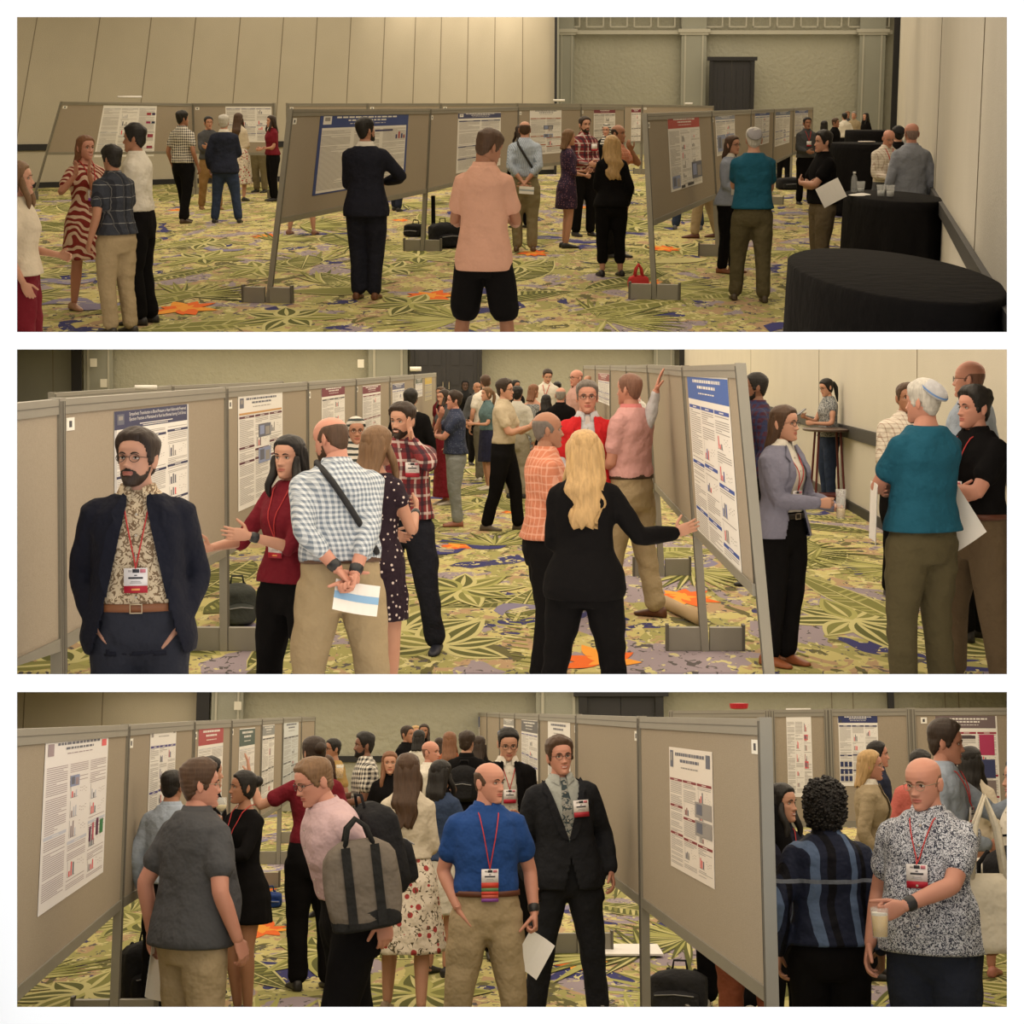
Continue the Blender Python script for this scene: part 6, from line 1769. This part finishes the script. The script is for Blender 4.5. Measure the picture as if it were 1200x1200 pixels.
qN = person(3, 654, 861, 176, 10, 'person smiling in glasses, black suit, grey shirt and patterned tie, bottom view', w=1.10, jk=(CHAR, 'closed', 'j'), top=(cloth((.36, .38, .36)), 'l', 'in', .006, 'shirt'), bot=(CHAR, 't'), hair=('thick', 'b'), gl=1, sk='r', smile=1, bg='c', tie=squiggle((.30, .30, .28), (.05, .07, .08), 25, .5), stance='wide', side=-4, hy=6, shoe=(.012, .012, .012))
person(3, 846, 862, 170, 170, 'person in black trousers and white trainers behind the near board, bottom view', top=(K, 'l', 'mid', .02), bot=(K, 't'), hair=('short', 'k'), shoe=(.6, .57, .5), stance='w')
person(3, 874, 872, 205, 170, 'person in rust trousers behind the near board, bottom view', 'f', top=(K, 'l', 'mid', .02), bot=(cloth((.20, .06, .03)), 't'), hair=('short', 'k'))
person(3, 914, 917, 205, 30, 'person in black smiling out from behind the near board\'s edge, bottom view', 'f', top=(cloth((.02, .02, .035)), 's', 'mid', .012), bot=(K, 't'), hair=('mid', 'k'), hy=22, smile=1, bg='h', sk='l')
qQ = person(3, 966, 912, 236, 178, 'person in a navy shirt with blue stripes, back turned, bottom view', w=1.13, top=(NBURB, 'l', 'mid', .022, 'shirt'), bot=(K, 't'), hair=('curly', 'k'), belt=(.10, .03, .02), sk='t', L='downb', R='down')
person(3, 1018, 878, 152, 78, 'person with glasses in a tan blazer, bottom view', 'f', w=1.12, jk=(TAN, .06, 'b'), top=(WH, 'l', 'in', .006), bot=(K, 't'), hair=('bob', 'bl'), gl=2, sk='r')
person(3, 1027, 868, 128, 80, 'person in dark blue behind the tan blazer, bottom view', top=(cloth((.02, .025, .05)), 'l', 'in', .02), bot=(JN, 't'), hair=('short', 'k'), sk='r')
person(3, 1078, 878, 142, 172, 'person in a salmon shirt behind the print shirt, bottom view', w=1.1, top=(cloth((.50, .13, .11)), 'l', 'mid', .02, 'shirt'), bot=(K, 't'), hair=('thick', 'k'))
qT = person(3, 1108, 842, 186, 62, 'person in a light blue shirt stretching out a hand, tallest at right, bottom view', top=(LB, 'l', 'in', .018, 'shirt'), bot=(NV, 't'), hair=('thick', 'db'), sk='r', hy=12, hp=6, bg='h', L=(.10, -.45, 1.30), LH='grip', R='belly')
qU = person(3, 1080, 887, 250, -32, 'person with glasses in a black and white print shirt holding a beer, bottom view', w=1.16, belly=.06, top=(BLKWHT, 's', .87, .024, 'shirt'), bot=(cloth((.018, .022, .035)), 't'), hair=('shaved', 'lb'), gl=2, sk='r', hy=-12, hp=10, bg='h', L=(.0, -.38, 1.10), LH='grip', Lp=(1, .1, -.5), R='down', watch='L')
person(3, 1136, 874, 150, 150, 'person in a cream top behind the tote bag, bottom view', 'f', top=(CRM, 'l', 'in', .02), bot=(cloth((.3, .16, .1)), 'c'), hair=('mid', 'k'), shoe=(.5, .2, .15), sk='r')
qV = person(3, 1196, 886, 205, -88, 'person in a white shirt cut off by the right edge, bottom view', top=(WH, 'l', 'mid', .02, 'shirt'), bot=(K, 't'), hair=('short', 'k'), L='front', R='front')
# ------------------------------------------------------------------ things held, carried and standing about
def at_hand(p, sg, ahead=.09, inward=0.0, up=0.0, rot=None):
    q = hand_point(p, sg, ahead, inward, up)
    m = p['M'] @ Matrix.Translation(Vector(q))
    return m @ rot if rot is not None else m
def RX(d): return Matrix.Rotation(math.radians(d), 4, 'X')
def RY(d): return Matrix.Rotation(math.radians(d), 4, 'Y')
def RZ(d): return Matrix.Rotation(math.radians(d), 4, 'Z')
def paper_at(m, w, h, label, print_=None, name='sheet_of_paper', curl=.02):
    mb = MB(); n = 6
    for k in range(n):
        a, b = -w / 2 + w * k / n, -w / 2 + w * (k + 1) / n
        ya, yb = curl * math.cos(a / w * 3), curl * math.cos(b / w * 3)
        mb.hexa([(a, ya, -h / 2), (b, yb, -h / 2), (b, yb + .0015, -h / 2), (a, ya + .0015, -h / 2), (a, ya, h / 2), (b, yb, h / 2), (b, yb + .0015, h / 2), (a, ya + .0015, h / 2)], 0)
        if print_: 
            for off in (-.001, .0025):
                mb.quad((a, ya + off, -h * .12), (b, yb + off, -h * .12), (b, yb + off, h * .12), (a, ya + off, h * .12), 1)
    return tag(mb.build(name, [PAPER, pm(print_ or (.5, .5, .5))], mat=m), label, 'paper')
def tumbler(m, label, r0=.030, r1=.036, h=.13, fill=.6, drink=(.85, .50, .10), foam=True, name='beer_glass', cat='glass'):
    root = empty(name, m); tag(root, label, cat)
    g = MB(); g.lathe([(r0 * .9, 0), (r0, .002), (r1, h), (r1 - .002, h), (r0 - .002, .008), (.001, .008)], n=20, cap=False)
    g.build('glass', glass_mat(), root, smooth=True)
    if fill:
        d = MB(); rr = r0 + (r1 - r0) * fill
        d.lathe([(r0 - .003, .009), (rr - .003, h * fill)], n=20)
        dm = plain(drink, .1, spec=.5)
        o = d.build('drink', dm, root, smooth=True)
        if foam:
            f = MB(); f.lathe([(rr - .003, h * fill), (rr - .0025, h * fill + .012)], n=20); f.build('foam', plain((.8, .76, .66), .8), root)
    return root
def wine_glass(m, label):
    root = empty('wine_glass', m); tag(root, label, 'glass')
    g = MB(); g.lathe([(.032, 0), (.030, .004), (.004, .010), (.0035, .075), (.012, .085), (.034, .105), (.038, .135), (.033, .175), (.0315, .175), (.036, .135), (.032, .108), (.010, .090), (.001, .088)], n=20, cap=False)
    g.build('glass', glass_mat(), root, smooth=True)
    d = MB(); d.lathe([(.010, .091), (.031, .109), (.0345, .128)], n=18); d.build('wine', plain((.75, .62, .30), .1), root, smooth=True)
def phone(m, label):
    mb = MB(); mb.box(-.036, .036, -.004, .004, -.075, .075, 0); mb.box(-.032, .032, -.0046, -.004, -.068, .068, 1)
    return tag(mb.build('mobile_phone', [BLACK, plain((.06, .065, .08), .15)], mat=m), label, 'phone')
def rbox(mb, w, d, h, r=.3, mi=0, top=.85, n=28, z0=0, bulge=.06):
    """soft bag body"""
    R = []
    for u in np.linspace(0, 1, 12):
        e = (1 - (1 - min(1, u / .12)) ** 2 * .25) * (1 - max(0, (u - .82) / .18) ** 2 * (1 - top) * 1.8)
        th = np.linspace(0, 2 * PI, n, endpoint=False); p = 2 / 4.0
        s = e * (1 + bulge * math.sin(u * PI))
        R.append([(w / 2 * s * math.copysign(abs(math.cos(t)) ** p, math.cos(t)) * (1 + .012 * math.sin(5 * t + u * 9)), d / 2 * s * math.copysign(abs(math.sin(t)) ** p, math.sin(t)) * (1 + .03 * math.sin(3 * t + u * 7)), z0 + h * u) for t in th])
    mb.rings(R, mi)
def backpack(m, label, w=.30, d=.17, h=.44, col=(.015, .015, .017), name='backpack', cat='backpack'):
    root = empty(name, m); tag(root, label, cat); cm_ = cloth(col)
    b = MB(); rbox(b, w, d, h, top=.6); b.build('body', cm_, root, smooth=True)
    k = MB(); rbox(k, w * .8, d * .5, h * .5, top=.6); k.build('front_pocket', cm_, root, mat=m @ Matrix.Translation((0, -d * .5, h * .06)), smooth=True)
    z = MB(); z.tube([(-w * .36, -d * .76, h * .46), (0, -d * .80, h * .50), (w * .36, -d * .76, h * .46)], .004, 6); z.build('zip', plain((.25, .25, .26), .4, .5), root)
    hd = MB(); hd.tube([(-.05, d * .2, h * .97), (-.04, d * .2, h + .05), (.04, d * .2, h + .05), (.05, d * .2, h * .97)], .008, 8); hd.build('handle', cm_, root, smooth=True)
    for sg in (1, -1):
        s = MB(); s.tube([(sg * w * .25, d * .45, h * .93), (sg * w * .28, d * .75, h * .8), (sg * w * .30, d * .8, h * .4), (sg * w * .3, d * .45, h * .08)], .014, 8); s.build('shoulder_strap', cm_, root, smooth=True)
    return root
def tote(m, label, w=.40, h=.38, d=.10, col=(.62, .56, .44), strap=.30, name='tote_bag', flat=None, col2=None):
    root = empty(name, m); tag(root, label, 'bag'); cm_ = cloth(col)
    b = MB(); rbox(b, w, d, h, top=.75, bulge=.16); b.build('body', cm_, root, smooth=True)
    if col2:
        b = MB(); rbox(b, w * 1.03, d * 1.06, h * .24, top=1.0, bulge=.02); b.build('base_panel', cloth(col2), root, smooth=True)
        for sx in (-.22, .22):
            s = MB(); s.box(w * sx - .022, w * sx + .022, -d * .62, -d * .585, .02, h * .95); s.build('webbing', cloth(col2), root)
    for sg in (1, -1):
        s = MB(); pts = [(-w * .22, sg * d * .3, h * .92), (-w * .14, sg * d * .25, h + strap * .6), (0, sg * .02, h + strap), (w * .14, sg * d * .25, h + strap * .6), (w * .22, sg * d * .3, h * .92)]
        s.tube(pts, .013, 8); s.build('handle', cm_ if not col2 else cloth(col2), root, smooth=True)
    return root
def draped_table(i, xc, ytop, s, rx, ry, label, H=None, lean=0):
    p = pt(i, xc, ytop, s); h = p.z + EYE
    m = RM[i] @ Matrix.Translation((p.x, p.y, -EYE))
    root = empty('cocktail_table', m); tag(root, label, 'table', 'black-draped cocktail tables')
    n = 96; R = []
    cl = MB()
    rs = random.Random(int(xc))
    for u in np.linspace(0, 1, 14):
        z = h - (h - .02) * u; R.append([])
        for j in range(n):
            t = 2 * PI * j / n
            f = 1 + u * (.05 + .035 * math.sin(9 * t + 1.3) + .02 * math.sin(17 * t + u * 2))
            R[-1].append((rx * f * math.cos(t), ry * f * math.sin(t), z))
    R = [[(x * .97, y * .97, h + .008) for x, y, z in R[0]]] + R
    cl.rings(R); c = cl.build('tablecloth', K, root, smooth=True)
    BASE_CLIP.append((i, c))
    tb = MB(); tb.lathe([(rx * .97, h - .02), (rx * .97, h)], n=32, sy=ry / rx); tb.build('tabletop', plain((.1, .06, .04), .5), root)
    bs = MB(); bs.lathe([(.3, 0), (.3, .02), (.03, .05), (.03, h - .02)], n=20); bs.build('pedestal', ALU, root)
    return root, p
BASE_CLIP = []

# ---- hall 1
t1, q1 = draped_table(1, 1040, 319, 221, .47, 1.55, 'large black-draped cocktail table nearest the camera at the lower right')
t2, q2 = draped_table(1, 1045, 230, 113, .43, 1.30, 'black-draped cocktail table holding cups and a bottle')
t3, q3 = draped_table(1, 1012, 168, 62, .62, 1.3, 'black-draped table behind the one with the bottle')
t4, q4 = draped_table(1, 1022, 153, 44, .65, 1.5, 'farthest black-draped table near the white-shirted group')
def on_table(i, x, y, s): p = pt(i, x, y, s); return p
def top_of(q, x):      # spot on a table top at pixel column x
    return Matrix.Translation((pt(1, x, 128, F / q.y).x, 0, 0))
def spot(q, x, dy): r = ray(1, x, 128); Y = q.y + dy; return RM[1] @ Matrix.Translation((r.x / r.y * Y, Y, q.z + .010))
for x, dy, lab in ((1036, -.25, 'plastic cup of water left of its pair on the draped table'), (1047, -.35, 'plastic cup of water right of its pair on the draped table')):
    tumbler(spot(q2, x, dy), lab, .036, .045, .12, .5, (.7, .72, .7), False, 'plastic_cup', 'cup')
tumbler(spot(q2, 1012, .55), 'plastic cup beside the water bottle at the rear', .036, .045, .12, .4, (.7, .72, .7), False, 'plastic_cup', 'cup')
r_ = empty('water_bottle', spot(q2, 1004, .65)); tag(r_, 'clear water bottle with white cap on the draped table', 'bottle')
g_ = MB(); g_.lathe([(.030, 0), (.033, .01), (.033, .13), (.026, .16), (.013, .185), (.013, .20)], n=20); g_.build('bottle_body', glass_mat(), r_, smooth=True)
g_ = MB(); g_.lathe([(.016, .20), (.016, .218)], n=16); g_.build('cap', WHITE, r_)
for x, dy, lab in ((1008, -.1, 'white napkin lying at the left edge of the draped table'), (1014, .05, 'crumpled cream napkin beside the water bottle')):
    g_ = MB(); g_.lathe([(.07, 0), (.09, .006), (.06, .014), (.02, .020)], n=7, sy=1.7); tag(g_.build('napkin', WHITE, mat=spot(q2, x, dy)), lab, 'napkin')
g_ = MB(); g_.lathe([(.05, 0), (.16, .015), (.15, .03), (.03, .02)], n=16, sy=1.6); tag(g_.build('plate', plain((.35, .3, .26), .4), mat=spot(q3, 1017, .1)), 'dark serving plate on the second draped table', 'plate')
def floor_m(i, x, y, rz=0, dz=0): g = fpt(i, x, y); return RM[i] @ Matrix.Translation((g.x, g.y, -EYE + dz)) @ RZ(rz)
backpack(floor_m(1, 521, 290, 30), 'black rucksack slumped behind the post base', .42, .3, .36)
backpack(floor_m(1, 486, 277, -20), 'small round black bag on the carpet left of the post', .30, .24, .20, name='shoulder_bag', cat='bag')
g_ = MB(); g_.box(-.03, .03, -.05, .05, 0, .62); tag(g_.build('folded_umbrella', K, mat=floor_m(1, 508, 276, 0)), 'black upright strap case leaning by the board post', 'case')
tote(floor_m(1, 748, 342, 10), 'small red and white gift bag behind the near board base', .20, .18, .10, (.55, .05, .05), .12, 'gift_bag')
backpack(floor_m(1, 925, 222, 10), 'dark bag on the carpet under the receding boards', .6, .5, .3, name='holdall', cat='bag')
backpack(floor_m(1, 222, 219, 10), 'small dark bag at the foot of the far left board', .22, .16, .34, name='satchel', cat='bag')
# cards lying on the rails
rail_card(1, 152, 115, 50, .55, .05, (.8, .78, .74), 'white paper roll on the far left board')
rail_card(1, 655, 119, 42, .32, .06, (.8, .78, .74), 'short white roll on the rear row rail')
rail_card(1, 807, 122.5, 36, .25, .06, (.8, .78, .74), 'white roll left of the dark doorway')
rail_card(2, 171, 456.5, 150, .17, .035, (.75, .72, .66), 'white marker pen on the rail above the heart failure poster')
rail_card(2, 487, 435, 66, .2, .08, (.8, .78, .7), 'white cup on the board by the doorway')
g_ = MB(); p = pt(3, 866, 829, 112); g_.lathe([(.05, 0), (.09, .01), (.10, .06), (.03, .065)], n=16); tag(g_.build('red_plate', plain((.45, .02, .03), .4), mat=RM[3] @ Matrix.Translation(p + Vector((0, 0, -.02)))), 'red paper plate resting on the rear board rail', 'plate')

# ---- hall 2
def carpet_paper(i, x, y, w, d, label):
    mb = MB(); mb.box(-w / 2, w / 2, -d / 2, d / 2, 0.02, .035); return tag(mb.build('sheet_of_paper', PAPER, mat=floor_m(i, x, y, 0)), label, 'paper')
paper_at(at_hand(pC, 1, .10, .02, -.06, RZ(180) @ RY(12) @ RX(-20)), .22, .15, 'white leaflet with a pale blue band held behind the checked shirt', (.25, .45, .70))
paper_at(pT['M'] @ Matrix.Translation(Vector((.24, -.12, 1.02)) * pT['k']) @ RZ(60) @ RY(8), .20, .34, 'white sheets hanging from the teal T-shirt wearer\'s folded arms')
paper_at(pK['M'] @ Matrix.Translation(Vector((.16, -.33, 1.02)) * pK['k']) @ RZ(20) @ RY(-35), .25, .36, 'large white sheet held by the person in the black polo shirt')
tumbler(at_hand(pL, 1, .09, .03, -.05), 'tall clear glass with a napkin held by the person in lavender', .028, .034, .19, .35, (.7, .5, .2), False)
phone(at_hand(pW, -1, .10, .02, .04, RX(-55)), 'dark phone held up by the person at the wall')
phone(at_hand(pJ, -1, .12, .02, .03, RX(-55)), 'dark phone held by the person in the cream polo shirt')
g_ = MB(); g_.lathe([(.05, 0), (.12, .006), (.125, .014), (.05, .008)], n=28); tag(g_.build('plate', plain((.62, .60, .56), .4), mat=at_hand(pE, -1, .10, -.02, .03) @ Matrix.Translation((0, 0, 0)), smooth=True), 'pale round plate held by the laughing plaid shirt wearer', 'plate')
g_ = MB(); g_.tube([(0, 0, .05), (.0, .95, .05)], .05, 20); tag(g_.build('cardboard_tube', plain((.42, .30, .17), .8), mat=floor_m(2, 820, 733, 11), smooth=True), 'brown cardboard poster tube on the carpet by the near right board', 'tube')
backpack(floor_m(2, 279, 730, 15), 'dark bag on the carpet behind the burgundy blouse', .25, .3, .30, (.05, .055, .05))
# tall bare table with crossed base by the right wall
def tall_table(i, xc, yt_, s, r, label):
    p = pt(i, xc, yt_, s); h = p.z + EYE
    root = empty('high_table', RM[i] @ Matrix.Translation((p.x, p.y, -EYE))); tag(root, label, 'table')
    wd = plain((.06, .035, .025), .4); rw = plain((.09, .012, .012), .5)
    b = MB(); b.lathe([(r * .92, h - .035), (r, h - .025), (r, h - .005), (r * .98, h)], n=40, sy=1.7); b.build('tabletop', wd, root, smooth=False)
    for a in (45, 135, 225, 315):
        c, sn = math.cos(math.radians(a)), math.sin(math.radians(a))
        g = MB(); g.tube([(c * r * .62, sn * r * .62, h - .03), (c * r * .88, sn * r * .88, 0)], .016, 8); g.build('leg', rw, root)
    for a in (0, 90, 180, 270):
        c, sn = math.cos(math.radians(a + 45)), math.sin(math.radians(a + 45)); c2, s2 = math.cos(math.radians(a + 135)), math.sin(math.radians(a + 135))
        g = MB(); g.tube([(c * r * .84, sn * r * .84, .18), (c2 * r * .84, s2 * r * .84, .18)], .02, 8); g.build('stretcher', rw, root)
    b = MB(); b.box(-r * .6, r * .6, -r * .6, r * .6, .17, .19); b.build('shelf', rw, root)
tall_table(2, 970, 502, 86, .33, 'dark wooden high table with red legs by the pale wall')

# ---- hall 3
backpack(floor_m(3, 172, 1178, 25), 'black rucksack behind the legs of the grey polo', .34, .26, .42)
backpack(floor_m(3, 796, 1184, -15), 'dark grey open rucksack under the near right board', .36, .26, .26, (.03, .03, .032))
paper_at(at_hand(qA, 1, .12, .03, -.06, RZ(-60) @ RY(15)), .21, .29, 'white folded sheet in the grey polo wearer\'s lowered hand')
paper_at(at_hand(qM, 1, .14, .02, -.09, RZ(-25) @ RY(30)), .16, .21, 'white sheet held low by the person in the royal blue polo')
wine_glass(at_hand(qC, -1, .09, .02, -.06), 'stemmed glass of white wine held by the person in black')
tumbler(at_hand(qU, 1, .10, .02, -.10), 'tumbler of pale beer held by the person in the print shirt', .033, .040, .13, .75, (.75, .48, .08), True)
tumbler(at_hand(qV, 1, .09, .02, -.05), 'clear glass of beer at the far right edge', .033, .038, .15, .4, (.7, .42, .06), False)
tumbler(at_hand(qH, -1, .09, .03, -.05), 'clear plastic cup held by the checked shirt wearer', .030, .038, .12, .3, (.7, .7, .65), False, 'plastic_cup', 'cup')
tumbler(at_hand(qK, -1, .09, .02, -.03), 'small glass held by the person in the denim jacket', .028, .032, .10, .4, (.6, .55, .45), False)
tumbler(RM[3] @ Matrix.Translation(pt(3, 398, 912, 110)), 'glass of amber beer in front of the tan T-shirt', .034, .04, .14, .75, (.75, .42, .05), True)
# bags on people
m_ = qU['M'] @ Matrix.Translation(Vector((.25, .02, .88)) * qU['k']) @ RZ(32)
tote(m_, 'cream canvas tote bag hanging from the print shirt wearer\'s shoulder', .36, .34, .10, (.60, .54, .42), .34)
m_ = qE['M'] @ Matrix.Translation(Vector((.02, .17, 1.00)) * qE['k']) @ RX(14)
backpack(m_ @ RZ(180), 'black rucksack on the back of the person in the pale pink shirt', .33, .20, .46)
m_ = qE['M'] @ Matrix.Translation(Vector((.33, -.06, .88)) * qE['k']) @ RX(8) @ RZ(75)
tote(m_, 'taupe and black shoulder bag carried by the person in the pale pink shirt', .32, .42, .12, (.16, .135, .11), .10, 'shoulder_bag', col2=(.02, .02, .02))
m_ = qJ['M'] @ Matrix.Translation(Vector((0, .16, 1.0)) * qJ['k'])
backpack(m_ @ RZ(180), 'small black rucksack worn in the rear crowd', .28, .15, .38)
backpack(RM[3] @ Matrix.Translation(pt(3, 1190, 1106, 215)) @ RZ(30), 'black bag at the right edge of the bottom view', .26, .22, .5)
carpet_paper(3, 738, 1117, .5, .6, 'white sheet on the carpet behind the suit wearer')
backpack(floor_m(3, 315, 1062, 10), 'blue bag on the carpet behind the person in black', .25, .3, .14, (.02, .05, .2), name='cloth_bag', cat='bag')
paper_at(pt_m2 := RM[1] @ Matrix.Translation(pt(1, 974, 226, 112)) @ RY(-28), .26, .22, 'large white sheet held at the waist of the person in black at right')
paper_at(RM[1] @ Matrix.Translation(pt(1, 617, 223, 86)) @ RY(4), .20, .10, 'white leaflet held behind the striped shirt', (.35, .4, .45))
paper_at(RM[1] @ Matrix.Translation(pt(1, 861, 214, 110)) @ RZ(60), .16, .26, 'white sheet hanging beside the teal shirt')

# ------------------------------------------------------------------ trim whatever stands nearer than a hall's floor at the sill of its opening
def trim_below_sill():
    bpy.context.view_layer.update()
    halls = {o.name: hall_of(o) for o in C.objects if not o.parent and o.get('label')}
    for o in list(C.objects):
        if o.type != 'MESH' or o.get('kind') == 'structure': continue
        root = o
        while root.parent: root = root.parent
        if root.get('kind') == 'structure' or root.get('label') is None: continue
        up = root.matrix_world.to_3x3() @ Vector((0, 0, 1))
        Mw = np.array(o.matrix_world); me = o.data
        hall = halls[root.name]
        if hall == 3: continue
        n = len(me.vertices); co = np.empty(n * 3); me.vertices.foreach_get('co', co); co = co.reshape(-1, 3)
        w = co @ Mw[:3, :3].T + Mw[:3, 3]
        k = (CYP - (BOT[hall] + 2.2)) / F
        d = (w[:, 2] - CAM_Z) - k * w[:, 1]
        bad = d < -1e-4
        if not bad.any() or w[:, 1].min() > 15.5: continue
        if bad.all():
            bpy.data.objects.remove(o); continue
        hv = np.array(RM[hall].to_3x3() @ Vector((0, 0, 1)))
        den = hv[2] - k * hv[1]
        w[bad] -= np.outer(d[bad] / den, hv)
        inv = np.linalg.inv(Mw); co = w @ inv[:3, :3].T + inv[:3, 3]
        me.vertices.foreach_set('co', co.ravel()); me.update()
def hall_of(root):
    row = 1e9
    for o in [root] + list(root.children_recursive):
        if o.type != 'MESH': continue
        M = np.array(o.matrix_world); c = np.array([list(v) for v in o.bound_box]) @ M[:3, :3].T + M[:3, 3]
        row = min(row, (CYP - F * (c[:, 2] - CAM_Z) / np.maximum(c[:, 1], 1)).min())
    return 1 if row < 395 else (2 if row < 800 else 3)
trim_below_sill()
